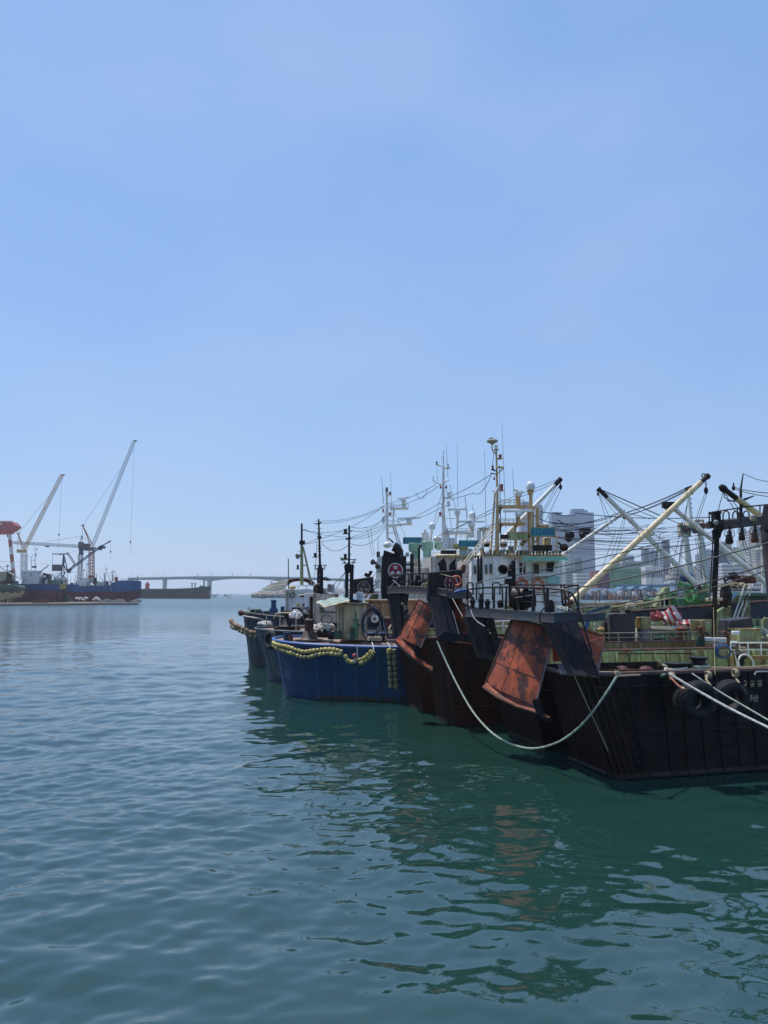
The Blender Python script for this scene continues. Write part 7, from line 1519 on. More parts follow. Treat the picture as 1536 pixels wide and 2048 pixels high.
b2 = boom('pale boom with black bent head leaning left, foot on the green winches', (1396, 1172, 44), (1196, 977, 45.5), .15, .13, M_boomw, .1, (.28, .66)); obj('spar_gear', MB().ball(P(1303, 1066, 44.6), .2, 8).ball(P(1281, 1066, 44.6), .14, 8), M_dome, b2)
blk(b2, 1196, 988, 2.6, 45.5, None, 1.5)
b3 = boom('short white boom from the awning to the upper right with black block', (1124, 1110.5, 48), (1247.5, 1025.5, 49), .12, .10, M_white, .03, (.55, .7, .85)); blk(b3, 1249, 1033, 4, 49, None, 1.6)
b4 = boom('long grey white boom crossing behind the black mast post', (1540, 1173, 43), (1337, 1008, 45), .15, .14, M_boomw, .07, (.2, .5)); obj('head_gear', MB().box(P(1340, 1010, 45), (.9, .3, .35)).ball(P(1333, 1011, 45), .25, 8), M_black, b4)
b5 = boom('cream boom with black head above the black gantry mast', (1535, 1042, 31), (1445, 976, 29), .125, .115, M_boom, .28, ()); obj('head_swivel', MB().ball(P(1444, 975, 29), .13, 10), M_steel, b5); blk(b5, 1467, 976, 3.6, 28.9, None, 1.1)
chain('chain hanging under the head of the cream boom above the black gantry', [(1446, 982, 29), (1453, 997, 29), (1460, 1003, 29)], M_black, .06, 'chains at the boom heads')
# ---------------------------------------------------------------- black blocks gantry on the nearest trawler
tK = tA
p0 = [(1430, 1273, 31.5), (1434, 1055, 31.0)]
obj('mast_post', MB().hexa([P(x, y, d) for x, y, d in ((1422.5, 1275, 31), (1432, 1275, 31), (1432, 1275, 31.3), (1422.5, 1275, 31.3), (1429, 1058, 30.8), (1439.5, 1058, 30.8), (1439.5, 1058, 31.1), (1429, 1058, 31.1))]), M_black, tA)
obj('mast_head_box', MB().pbox(1428.5, 1444, 1022, 1027, 30.6, .5).pbox(1430.5, 1442, 1027, 1042, 30.7, .4).pbox(1421, 1428, 1042, 1056, 30.6, .4), M_black, tA, bev=.02)
obj('gantry_beam', MB().hexa([P(x, y, d) for x, y, d in ((1426, 1062, 31), (1528, 1050, 28.8), (1528, 1048, 29.3), (1426, 1060, 31.5), (1426, 1042, 31), (1528, 1030, 28.8), (1528, 1029, 29.3), (1426, 1041, 31.5))]), mat('gantry_beam_black', (.014, .017, .02), .45, rust=.2, var=.3, rcol=(.05, .03, .02)), tA, bev=.03)
obj('beam_knee', MB().prism([P(x, y, 30.9) for x, y in ((1426, 1060), (1452, 1056), (1444, 1064), (1441, 1076), (1428, 1078))], (0, .15, 0)), M_black, tA)
obj('right_head', MB().hexa([P(x, y, d) for x, y, d in ((1520, 1060, 28.6), (1575, 1058, 27.5), (1575, 1056, 28), (1520, 1058, 29.1), (1527, 1012, 28.6), (1575, 1008, 27.5), (1575, 1007, 28), (1527, 1011, 29.1))]), M_black, tA)
obj('right_leg', MB().tube(P(1530, 1058, 28.6), P(1552, 1275, 26.5), .16, 8), M_black, tA)
for x0 in (1446, 1465.5, 1486, ): obj('guard_hoop', MB().path([P(x0, 1040, 30.4), P(x0, 1028, 30.4), P(x0+3, 1023, 30.4), P(x0+8, 1021.5, 30.4), P(x0+12, 1026, 30.3), P(x0+12.5, 1038, 30.3)], .03, 5), M_black, tA, smooth=True)
obj('top_rail', MB().path([P(x, y, d) for x, y, d in ((1417, 1026, 31), (1425, 1024, 31), (1460, 1018.5, 30.4), (1500, 1012.5, 29.6), (1536, 1009, 28.8))], .028, 5), M_black, tA, smooth=True)
for x in (1418.5, 1425, 1475, 1520): obj('rail_post', MB().tube(P(x, 1024-(x-1418)*.14, 30.5), P(x, 1046-(x-1418)*.12, 30.5), .028, 5), M_black, tA)
def hblock(label, x, yt, yb, w_, D, m):
    t = thing('hanging_block', P(x, yt, D), label, 'pulley block', 'pulley blocks hanging from the black gantry'); k = pm(D)
    obj('cheek', MB().lathe([(w_*.40*k, 0), (w_*.54*k, .04), (w_*.56*k, (yb-yt)*.2*k), (w_*.40*k, (yb-yt)*.45*k), (w_*.48*k, (yb-yt)*.5*k), (w_*.1*k, (yb-yt)*.54*k)], P(x, yb, D), n=12), m, t, smooth=True)
    for a in (-.12, .12): obj('strap', MB().tube(P(x+a*10, yb-(yb-yt)*.5, D), P(x, yt, D), .035, 5), M_black, t)
    obj('shackle', MB().torus(P(x, yb-(yb-yt)*.62, D), (0, 1, 0), .09, .025, 10, 5), M_grey, t)
    obj('wire_loop', MB().torus(P(x, yb-(yb-yt)*.58, D), (0, 1, 0), w_*.72*k, .014, 18, 4), M_steel, t)
M_bk = mat('block_rusty_black', (.05, .025, .02), .5, rust=.5, rcol=(.12, .04, .02))
hblock('leftmost pulley block hanging from the black gantry beam', 1459, 1052, 1088, 14, 30.2, M_black); hblock('middle narrower pulley block under the black gantry beam', 1484, 1050, 1081, 11.5, 29.8, M_black); hblock('rightmost rusty pulley block under the black gantry beam', 1510, 1047, 1085.5, 14, 29.2, M_bk)
obj('floodlight', MB().ball(P(1432, 1045, 30.4), .11, 10), M_grey, tA, smooth=True); obj('floodlight', MB().lathe([(.07, 0), (.13, .06), (.13, .2), (.09, .22)], P(1507, 1042, 28.9), n=12), M_tan, tA, smooth=True)
obj('thin_mast', MB().cone(P(1482, 1045, 29.8), P(1481.5, 977, 29.8), .07, .05, 8).cone(P(1481.5, 978, 29.8), P(1486.5, 947, 29.8), .04, .02, 6), M_black, tA)
obj('crosstree', MB().prism([P(x, y, 29.8) for x, y in ((1457, 1000), (1470, 1000.5), (1481, 999), (1507, 991), (1510, 992), (1484, 1004), (1478, 1004), (1460, 1002.5))], (0, .06, 0)), M_black, tA)
obj('thin_mast_foot', MB().cone(P(1482, 1046, 29.9), P(1482, 1027, 29.9), .2, .08, 8), M_black, tA)
# ---------------------------------------------------------------- D2
FD = Fr((1.6, 54.2, 0), 6)
tD = thing('stern_trawler', FD.w(8, 3.5, 0), 'trawler with slim white mast and pale green tanks, left of the yellow masted one', 'trawler', 'stern trawlers moored side by side')
Trawler(FD, tD, 7, 2.2, 4, 3.8, .3, 24, mat('dark_navy_hull', ()), zd=2.9)
D = 56
obj('deckhouse', MB().pbox(862, 962, 1112, 1215, D, 5), M_whiteold, tD, bev=.03); obj('roof_edge', MB().plate([[P(872, 1112.5, D-.4), P(966, 1112.5, D-.4)], [P(868, 1108, D+4), P(966, 1108, D+4)]], (0, 0, .06)), M_cream, tD)
for x in (930, 938, 900): windowed(tD, D, x, x+4.5, 1126, 1143)
obj('mast_base', MB().prism([P(x, y, D) for x, y in ((884.5, 1100), (884.8, 1050), (885.5, 1028), (890, 1028), (892, 1050), (899, 1064), (900, 1098))], (0, .3, 0)), M_white, tD)
obj('mast_pole', MB().cone(P(887, 1032, D), P(887, 934, D), .10, .08, 8).cone(P(887, 936, D), P(887, 901, D), .05, .04, 6), M_white, tD)
obj('mast_ladder', MB().tube(P(884.3, 1100, D-.1), P(884.7, 945, D-.1), .03, 4), M_white, tD)
for i in range(18): y = 1095-i*8; obj('mast_step', MB().tube(P(884.5, y, D-.1), P(888, y, D-.1), .02, 4), M_white, tD)
for i in range(6): obj('mast_step', MB().tube(P(882, 925+i*5-12, D), P(887, 925+i*5-12, D), .02, 4), M_white, tD)
obj('mast_arm', MB().path([P(x, y, D) for x, y in ((873, 929), (878, 931), (886, 933), (892, 937), (900, 937))], .05, 6), M_white, tD, smooth=True)
alamp(tD, 873.5, 926, D, M_grey, None, 5, 5); alamp(tD, 895.5, 932, D, M_dome, (888, 937), 6, 7)
obj('mast_arm', MB().path([P(x, y, D) for x, y in ((866, 953), (866.5, 961), (871, 965), (885, 969), (892, 963), (899, 959))], .05, 6), M_white, tD, smooth=True)
alamp(tD, 898, 990, D, M_dome, (888, 996), 9, 11); alamp(tD, 897, 1007, D, M_dome, (888, 1012), 7, 8); alamp(tD, 880.5, 1028, D, M_red, (887, 1033), 6, 7)
obj('mast_arm', MB().tube(P(876, 1005.5, D), P(886, 1009, D), .05, 5), M_white, tD)
for x, y in ((881.5, 975), (892.5, 975)): obj('red_pennant', MB().cone(P(x, y-6, D), P(x, y+2, D), .02, .07, 6).ball(P(x, y, D), .09, 8), M_red, tD)
radar(tD, 896, 933, 1019, 915, D-.2, .6, None, 6); obj('radar_post', MB().prism([P(x, y, D) for x, y in ((909, 1025), (921, 1025), (918, 1034), (917, 1065), (911, 1065), (913, 1034))], (0, .3, 0)), M_white, tD); obj('post_tie', MB().tube(P(888, 1037, D), P(913, 1037, D), .03, 4), M_white, tD)
radar(tD, 917.5, 969, 1043.5, 943, D-.3, 0, None, 7); obj('radar_post', MB().cone(P(943, 1075, D), P(943.5, 1052, D), .22, .16, 10), M_white, tD); satdome(tD, 944.5, 1030, 7.2, D)
whip(tD, 944.5, 1007, 945, 1024, D); whip(tD, 892, 884, 896, 955, D); whip(tD, 914, 889, 916, 1015, D); whip(tD, 873, 933, 875, 962, D); whip(tD, 931, 993, 933, 1042, D)
obj('mast_platform', MB().pbox(884, 942, 1063, 1067, D-.2, 1.2), M_white, tD); railrun(tD, 886, 942, 1057, 1063, D-.2, M_white, 6); railrun(tD, 912, 960, 1064, 1080, D+1, M_white, 5)
for x in (912, 935): obj('platform_leg', MB().tube(P(x, 1067, D), P(x, 1112, D), .06, 5), M_white, tD)
sign(tD, 917.5, 958, 1080.5, 1094, D-.4, 'K12-6150', None, .72)
obj('pale_roof_house', MB().pbox(920, 945, 1097, 1110, D, 2), mat('pale_blue_cover', (.38, .5, .5), .6), tD, bev=.03); obj('yellow_cover', MB().ball(P(913, 1093, D), .28, 8, .8).ball(P(923, 1096.5, D), .2, 8, .5).ball(P(930, 1096.5, D), .2, 8, .5), M_float, tD)
obj('dark_light_panel', MB().pbox(882.5, 912, 1100.5, 1108, D-.5, .2), M_black, tD); obj('ochre_gear', MB().pbox(897, 910, 1110, 1114, D-.6, .4), M_float, tD)
raft(tD, 874.5, 1078, 9, D); raft(tD, 900, 1080, 6, D+.5); obj('white_cabinet', MB().pbox(886, 893, 1076, 1098, D-.2, .6).pbox(898, 910, 1076, 1098, D, .6), M_white, tD, bev=.03)
railrun(tD, 866, 912, 1098, 1112, D-.4, M_white, 6); obj('funnel_pot', MB().pbox(954, 962, 1060, 1085, D, .4).cone(P(968, 1062, D), P(968, 1056, D), .25, .5, 10).cone(P(968, 1085, D), P(968, 1062, D), .14, .14, 8), M_white, tD)
obj('lattice_ladder', MB().tube(P(915, 1141, 33.9), P(984, 1053, 37), .035, 5).tube(P(921, 1141, 33.9), P(990, 1053, 37), .035, 5), M_tan, tB2)
obj('lattice_ladder', MB().tube(P(926, 1141, 33.9), P(984, 1068, 37), .03, 5), M_tan, tB2)
# ---------------------------------------------------------------- E
FE = Fr((-2.2, 63.0, 0), 4)
tE = thing('stern_trawler', FE.w(8, 3.5, 0), 'farthest trawler with stepped white radar mast, behind the tall black funnel', 'trawler', 'stern trawlers moored side by side')
Trawler(FE, tE, 7, 2.2, 4, 3.8, .3, 24, mat('dark_navy_hull', ()), zd=2.9)
D = 65
obj('deckhouse', MB().pbox(752, 880, 1122, 1215, D, 5), M_white, tE, bev=.03); obj('upper_house', MB().pbox(754, 800, 1112, 1124, D, 4), M_white, tE, bev=.03)
for x in (755.5, 760): windowed(tE, D, x, x+2.5, 1131, 1145)
obj('mast_pole', MB().cone(P(775, 1088, D), P(774, 1035, D), .11, .13, 8).cone(P(774, 1035, D), P(773.5, 981, D), .14, .10, 8), M_white, tE); obj('mast_cap', MB().cone(P(773.5, 984, D), P(773.5, 975, D), .12, .12, 8), M_grey, tE)
obj('mast_strut', MB().tube(P(788, 1016, D), P(786, 1048, D), .07, 5).tube(P(786, 1054, D), P(798, 1095, D), .07, 5).tube(P(790, 1054, D), P(803, 1095, D), .07, 5).tube(P(776, 1066, D), P(792, 1066, D), .05, 5), M_white, tE)
obj('radar_platform', MB().pbox(779, 817, 1014.5, 1017, D-.4, 1.2), M_white, tE); railrun(tE, 777, 817, 1008, 1015, D-.4, M_white, 8)
obj('radar_arm', MB().prism([P(x, y, D-.3) for x, y in ((776, 1049), (790, 1048), (824, 1046), (825, 1049), (806, 1050), (780, 1054))], (0, .9, 0)), M_white, tE); obj('arm_rail', MB().path([P(x, y, D-.4) for x, y in ((775, 1041), (793, 1041), (799, 1047))], .03, 4), M_white, tE)
radar(tE, 794.5, 817.5, 996, 807, D-.3, 1.8, None, 5.5); obj('radar_pillar', MB().pbox(804, 811, 1007, 1015, D-.3, .4), M_white, tE); radar(tE, 796, 841, 1036.5, 818, D-.5, 1.3, None, 5.5)
alamp(tE, 780, 987, D, M_red, (775, 991), 5, 6); alamp(tE, 780, 1028, D, M_red, (775, 1033), 5, 6); alamp(tE, 766.5, 1021, D, M_red, (772, 1026), 4, 6)
obj('signal_flag', MB().plate([[P(764, 1034, D-.1), P(771, 1031, D)], [P(763, 1042, D), P(770.5, 1040, D-.15)], [P(765, 1048, D-.1), P(769.5, 1046, D)]], (0, .02, 0)), M_dome, label='white flag with dark pattern hanging from the leftmost white mast', cat='flag')
whip(tE, 763, 952, 767, 1007, D, .02); whip(tE, 781, 944, 784, 1035, D, .014); whip(tE, 756, 1072, 756.5, 1112, D, .02)
sign(tE, 807, 844, 1075.5, 1087, D-.5, 'K12-5100', M_grey, .72); satdome(tE, 864, 1051.5, 6.5, D); obj('dome_post', MB().tube(P(864, 1060, D), P(860, 1090, D), .1, 6), M_white, tE)
raft(tE, 775, 1090, 9, D-.3); raft(tE, 793, 1092, 9, D-.1)
obj('white_gear', MB().pbox(845, 858, 1064, 1082, D, .8).pbox(848, 853, 1058, 1066, D, .3).pbox(843, 847, 1064, 1068, D-.2, .3), M_white, tE, bev=.05); railrun(tE, 842, 862, 1070, 1082, D-.5, M_white, 3)
def tankvent(t, x0, x1, y0, y1, nx0, nx1, ny, D, m):
    c = P((x0+x1)/2, y1, D+1); k = pm(D); r_ = (x1-x0)/2*k; obj('ventilator_head', MB().lathe([(r_*.75, -.12), (r_*.97, 0), (r_, (y1-y0)*k*.95), (r_*.95, (y1-y0)*k)], c, n=20), m, t, smooth=True)
    obj('ventilator_neck', MB().cone(P((nx0+nx1)/2, ny, D+1), c, (nx1-nx0)/2*k, (nx1-nx0)/2*k, 16), m, t, smooth=True)
D = 60
tankvent(tD, 816.5, 841, 1086, 1101, 825, 838, 1118, D, M_seag); tankvent(tD, 841, 867, 1083, 1098, 846, 863, 1115, D-.8, M_seag); tankvent(tD, 868, 886, 1083, 1095, 872, 882, 1100, D-.6, M_seag)
obj('tank_support', MB().prism([P(x, y, D) for x, y in ((825, 1118), (838, 1118), (838, 1155), (834, 1155), (826, 1133))], (0, .8, 0)), M_whiteold, tD); obj('tank_support', MB().prism([P(x, y, D-1) for x, y in ((841, 1120), (846, 1115), (870, 1115), (880, 1133), (882, 1160), (860, 1160), (849, 1138))], (0, .8, 0)), M_white, tD)
obj('white_casing', MB().pbox(812, 880, 1135, 1195, D-2, 1.5), M_whiteold, tD, bev=.03)
obj('black_curved_pipe', MB().path([P(x, y, 36.8) for x, y in ((839, 1160), (838, 1120), (838, 1097), (841, 1091), (844, 1091))], .06, 7), M_black, tB2, smooth=True)
obj('side_horn', MB().cone(P(752, 1127, 64), P(745, 1124, 63.7), .06, .25, 10), M_black, tE); obj('bracket_arm', MB().tube(P(744, 1126, 64), P(757, 1129, 64), .07, 5), M_black, tE); obj('side_lamp', MB().ball(P(755, 1133, 63.8), .22, 10), M_black, tE)
railrun(tE, 746, 760, 1157, 1170, 63.8, M_white, 3); obj('upper_gear', MB().pbox(753, 760, 1103, 1114, 64.2, .5), M_dgreen, tE, bev=.04)
# white bridge bits glimpsed behind the near funnel
obj('white_house_wall', MB().pbox(925, 945, 1120, 1215, 47.5, 3), M_whiteold, tG)
# ================================================================= green machinery on the foredeck of F, wires, near ropes, tyres, bird
def spool(t, x, y, r, w_, D, m, ax=(1, .2, 0), m2=None):
    c = P(x, y, D); ax = V(ax).normalized(); k = pm(D); h = w_*k/2
    obj('winch_flange', MB().cone(c-ax*h, c-ax*(h-.06), r*k, r*k, 18), m, t, smooth=True); obj('winch_flange', MB().cone(c+ax*h, c+ax*(h-.06), r*k, r*k, 18), m, t, smooth=True)
    obj('winch_drum', MB().cone(c-ax*h, c+ax*h, r*.6*k, r*.6*k, 14), m2 or m, t, smooth=True)
D = 47.5
t = tG
obj('winch_bed', MB().pbox(1322, 1440, 1196, 1212, D, 2.5), M_green2, t, bev=.05)
for x, y, r, w_, ax in ((1372, 1172, 10, 26, (1, .3, 0)), (1386, 1192, 13, 22, (.9, .5, 0)), (1404, 1190, 12, 16, (.6, 1, 0)), (1360, 1205, 8, 12, (.2, 1, 0)), (1418, 1176, 9, 18, (1, .3, 0)), (1345, 1188, 7, 14, (1, .2, 0))): spool(t, x, y, r, w_, D-.3, M_green2 if x != 1386 else mat('bright_green_drum', (.16, .42, .16), .35, rust=.1), ax)
obj('winch_motor', MB().cone(P(1362, 1156, D), P(1382, 1156, D), .25, .25, 12), M_navy, t, smooth=True); obj('winch_motor', MB().ball(P(1380, 1153, D), .22, 10).ball(P(1366, 1155, D), .2, 10), M_navy, t, smooth=True)
obj('green_casing', MB().prism([P(x, y, D) for x, y in ((1312, 1213), (1318, 1198), (1330, 1176), (1340, 1174), (1336, 1212))], (0, .8, 0)), M_green, t); obj('blue_chute', MB().hexa([P(x, y, d) for x, y, d in ((1444, 1214, 44), (1450, 1216, 44), (1450, 1216, 44.8), (1444, 1214, 44.8), (1468, 1184, 44), (1478, 1184, 44), (1478, 1184, 44.8), (1468, 1184, 44.8))]), mat('pale_blue_chute', (.25, .38, .58), .5), t)
obj('windlass_house', MB().pbox(1452, 1500, 1196, 1245, 46, 2), M_green, t, bev=.04); obj('green_curved_bow', MB().prism([P(x, y, 45) for x, y in ((1430, 1248), (1432, 1226), (1446, 1216), (1462, 1212), (1464, 1246))], (0, .4, 0)), M_green, t)
obj('dark_hold', MB().pbox(1495, 1560, 1190, 1236, 47, 2), M_dgreen, t); obj('hold_top', MB().pbox(1490, 1560, 1186, 1192, 46.8, 2.5), mat('mid_dark_green', (.06, .16, .10), .5), t)
obj('platform', MB().pbox(1458, 1520, 1179, 1182, 44.5, 1.8), mat('rusty_grate', (.16, .12, .10), .8, rust=.4), t)
bundle_g = rope_heap(P(1476, 1179, 45), .55, .5, .05, 50, 51); obj('net_heap', bundle_g, M_ropet, label='cream net heap on the platform right of the black post', cat='net heap', smooth=True)
for x, y in ((1473, 1158), (1485, 1163), (1494, 1158), (1466, 1152), (1503, 1160)): obj('rusty_machine', MB().box(P(x, y, 45.2), (.35, .4, .4)).cone(P(x-3, y+2, 45), P(x+4, y-2, 45.3), .16, .12, 9), M_rust if x != 1466 else M_black, t)
for x0, x1 in ((1472, 1490), (1478, 1500), (1488, 1506)): obj('pale_strut', MB().tube(P(x0-6, 1240, 44), P(x1, 1168, 44.4), .045, 5), M_boomw, t)
obj('deck_ladder', MB().tube(P(1476, 1230, 44.2), P(1492, 1190, 44.2), .04, 5).tube(P(1484, 1232, 44.2), P(1499, 1192, 44.2), .04, 5), M_black, t)
for i in range(7): obj('ladder_step', MB().tube(P(1478+i*2.3, 1226-i*5.6, 44.2), P(1486+i*2.2, 1227-i*5.6, 44.2), .03, 4), M_black, t)
obj('hook_fitting', MB().path([P(x, y, 40) for x, y in ((1526, 1258), (1526, 1242), (1530, 1236), (1535, 1238))], .07, 7), M_green, t, smooth=True)
obj('foredeck_pipe', MB().tube(P(1133, 1210, 46.5), P(1312, 1203.5, 49.5), .1, 8), M_tan, t)
railrun(t, 1150, 1320, 1206, 1220, 46.8, mat('rusty_cream_rail', ()), 9, .03)
obj('inner_bulwark_far', MB().hexa([P(x, y, d) for x, y, d in ((1290, 1222, 52), (1440, 1222, 54), (1440, 1222, 54.1), (1290, 1222, 52.1), (1290, 1204, 52), (1440, 1194, 54), (1440, 1194, 54.1), (1290, 1204, 52.1))]), M_green, t)
obj('blue_tarp_on_line', MB().plate([[P(x, y, 31) for x, y in ((1174, 1224), (1195, 1216), (1214, 1211), (1225, 1212))], [P(x, y, 31.2) for x, y in ((1172, 1228), (1196, 1222), (1215, 1218), (1226, 1218))]], (0, .04, 0)), mat('blue_tarp', ()), label='bright blue tarp strip wrapped on a line right of the near gantry', cat='tarp')
obj('blue_tarp_tail', MB().plate([[P(x, y, 30.5) for x, y in ((1171, 1226), (1183, 1226))], [P(x, y, 30.4) for x, y in ((1172, 1246), (1178, 1250))], [P(x, y, 30.3) for x, y in ((1167, 1270), (1171, 1268))]], (0, .04, 0)), mat('blue_tarp', ()), label='blue tarp tail hanging down behind the near gantry leg', cat='tarp')
obj('blue_wrap', MB().path([P(x, y, 31) for x, y in ((909, 1185), (921, 1181), (934, 1180))], .07, 6), mat('blue_tarp', ()), label='blue wrapped rope end between the two gantry platforms', cat='rope')
# working gear crowded on the decks, every piece a part of its trawler
def deck_gear(t, F, s0, s1, v0, v1, z0, hmin, hmax, n, seed):
    g = random.Random(seed); mts = (M_green2, M_green, M_rust, M_black, M_dgreen, M_tan, M_steel, M_green3, M_grey, M_boomw, M_rust, M_dgreen)
    for i in range(n):
        s_ = g.uniform(s0, s1); v_ = g.uniform(v0, v1); h = g.uniform(hmin, hmax); c = F.w(s_, v_, z0); m = mts[g.randrange(12)]; k = g.randrange(7)
        if k == 0: obj('deck_locker', F.box(MB(), s_, s_+g.uniform(.3, .9), v_, v_+.5, z0, z0+h*.8), m, t, bev=.03)
        elif k == 1: obj('deck_ventilator', MB().lathe([(.12, 0), (.12, h*.7), (.26, h*.75), (.28, h*.92), (.1, h)], c, n=12), m, t, smooth=True)
        elif k == 2: obj('deck_post', MB().cone(c, c+V((g.uniform(-.2, .2), 0, h*1.25)), .05, .035, 6), m, t)
        elif k == 3: obj('hose_bundle', MB().path([c+V((.3*math.cos(a), .1*math.sin(a), h*.75+.35*math.sin(a))) for a in [2*math.pi*j/14 for j in range(14)]], .04, 5, closed=True), m, t, smooth=True)
        elif k == 4: obj('winch_drum', MB().cone(c+V((0, 0, h*.7)), c+V((.5, .12, h*.7)), .24, .24, 12).cone(c+V((0, 0, h*.7)), c+V((.06, .015, h*.7)), .36, .36, 14).cone(c+V((.46, .11, h*.7)), c+V((.52, .125, h*.7)), .36, .36, 14).box(c+V((.25, 0, h*.35)), (.3, .3, h*.7)), m, t, smooth=True)
        elif k == 5: obj('davit', MB().path([c, c+V((0, 0, h)), c+V((.12, 0, h*1.15)), c+V((.5, 0, h*1.18))], .04, 6), m, t, smooth=True)
        else: obj('net_pile', rope_heap(c+V((0, 0, h*.55)), .5, .35, .035, 16, seed*100+i), (M_ropet, M_ropeg, M_dgreen, M_ropew)[g.randrange(4)], t, smooth=True)
deck_gear(tB2, FB, 7, 21, 1.0, 6.0, 2.3, 1.0, 1.75, 60, 71)
deck_gear(tG, FF, 7, 21, .6, 6.6, 3.0, 1.4, 2.4, 60, 72)
deck_gear(tA, FA, 4.5, 16, 1.2, 7.6, 2.05, .5, 1.15, 22, 73)
# far A frame masts behind
tH = thing('fishing_vessel', P(1400, 1187, 64), 'pale A frame masts and posts of a vessel berthed behind the green winches', 'vessel')
D = 64
obj('hull', MB().pbox(1300, 1600, 1206, 1255, D, 5), M_green2, tH)
for q in (((1371, 1070), (1386, 1200)), ((1399, 1060), (1420, 1190)), ((1527, 1088), (1532, 1215))): obj('mast_leg', MB().cone(P(*q[1], D), P(*q[0], D), .32, .22, 10), M_boomw, tH, smooth=True)
obj('mast_head', MB().pbox(1362, 1382, 1044, 1072, D, .8).pbox(1393, 1409, 1038, 1058, D, .8), M_whiteold, tH, bev=.06); obj('mast_crossbar', MB().tube(P(1358, 1052, D), P(1405, 1046, D), .12, 6), M_boomw, tH); obj('mast_crossbar', MB().tube(P(1512, 1099, D), P(1542, 1099, D), .1, 6), M_boomw, tH)
obj('topmast', MB().cone(P(1383, 1050, D), P(1377, 992, D), .15, .09, 8), M_white, tH)
for i in range(6): obj('mast_lamp', MB().pbox(1380-i*.6, 1386-i*.6, 1040-i*9, 1045-i*9, D, .3), M_white, tH)
for i in range(9): obj('mast_fitting', MB().ball(P(1360+i*6, 1050+(i*5 % 13), D-.3), .25, 7), (M_tan, M_cdgrey, M_rust)[i % 3], tH)
obj('bollard_row', MB().pbox(1418, 1430, 1196, 1203, 34, .4).pbox(1434, 1446, 1196, 1202, 34, .4), M_tan, tB2, bev=.03)
obj('dark_tackle', MB().ball(P(1452, 1190, 36), .3, 8, 2.0).ball(P(1450, 1200, 36), .3, 8, 1.2).tube(P(1451, 1160, 36), P(1452, 1190, 36), .05, 5).torus(P(1452, 1156, 36), (0, 1, 0), .1, .04, 10, 5), M_black, tB2)
# ---------------------------------------------------------------- wires
wr = random.Random(77)
# left masts to the white mast
for q in ((630, 1042, 52, 770, 1010, 62, .4), (644, 1047, 52, 770, 1013, 62, .3), (640, 1078, 52, 768, 1012, 62, .3), (614, 1061, 62, 693, 1060, 44, .15), (703, 1061, 44, 771, 1030, 64, .5), (614, 1062, 62, 694, 1074, 44, .1), (608, 1088, 62, 635, 1077, 52, .02), (608, 1088, 62, 634, 1084, 52, .02),
          (641, 1083, 52, 768, 1048, 64, .3), (643, 1085, 52, 700, 1087, 44, .5), (700, 1087, 44, 771, 1056, 64, .6), (704, 1076, 43.6, 773, 1048, 64, .2), (704, 1055, 43.6, 768, 1037, 64, .3), (701, 1078, 43.6, 772, 1052, 64, .3), (691, 1144, 43.6, 668, 1168, 52, .02), (691, 1144, 43.6, 672, 1178, 50, .02), (635, 1066, 52, 629, 1160, 52, .02), (735, 1060, 60, 745, 1115, 62, .0), (743, 1158, 50, 764, 1130, 62, 0)):
    wire(tE, *q[:6], sag=q[6], r=.018)
obj('pale_stay', MB().path([P(x, y, 60) for x, y in ((725, 1056), (742, 1053), (743, 1068), (745, 1090), (749, 1110))], .018, 4), M_grey, tE)
for q in ((775, 1007, 64, 872, 969, 56, .2), (776, 1013, 64, 880, 970, 56, .4), (779, 1045, 64, 877, 1007, 56, .3), (800, 1040, 64, 885, 1013, 56, .3), (785, 1017, 64, 812, 1075, 64, 0), (892, 990, 55, 868, 1060, 56, 0), (886, 978, 56, 868, 1045, 57, 0), (893, 978, 56, 903, 1058, 56, 0), (899, 968, 56, 912, 1020, 56, 0), (831, 984, 60, 855, 980, 58, .6)):
    wire(tD, *q[:6], sag=q[6], r=.018)
for q in ((984, 948, 46, 888, 998, 56, .1), (982, 950, 46, 945, 985, 50, .5), (945, 987, 50, 900, 1000, 55, .0), (985, 1018, 46, 905, 1060, 55, .0), (985, 1025, 46, 870, 1075, 56, .0), (991, 1047, 46, 890, 1062, 56, .2), (930, 994, 50, 935, 1035, 55, 0), (990, 1050, 46, 960, 1062, 48, 0), (985, 1010, 46, 1113, 960, 48, 0), (985, 1016, 46, 1115, 965, 48, 0), (1117, 974, 48, 1085, 1030, 48, 0), (1113, 972, 48, 1078, 1036, 47, 0), (1122, 978, 48, 1092, 1040, 48, 0), (999, 930, 46, 1001, 1090, 46, 0), (1000, 985, 46, 1003, 1100, 46, 0), (988, 905, 46, 985, 930, 46, 0)):
    wire(tG, *q[:6], sag=q[6], r=.02)
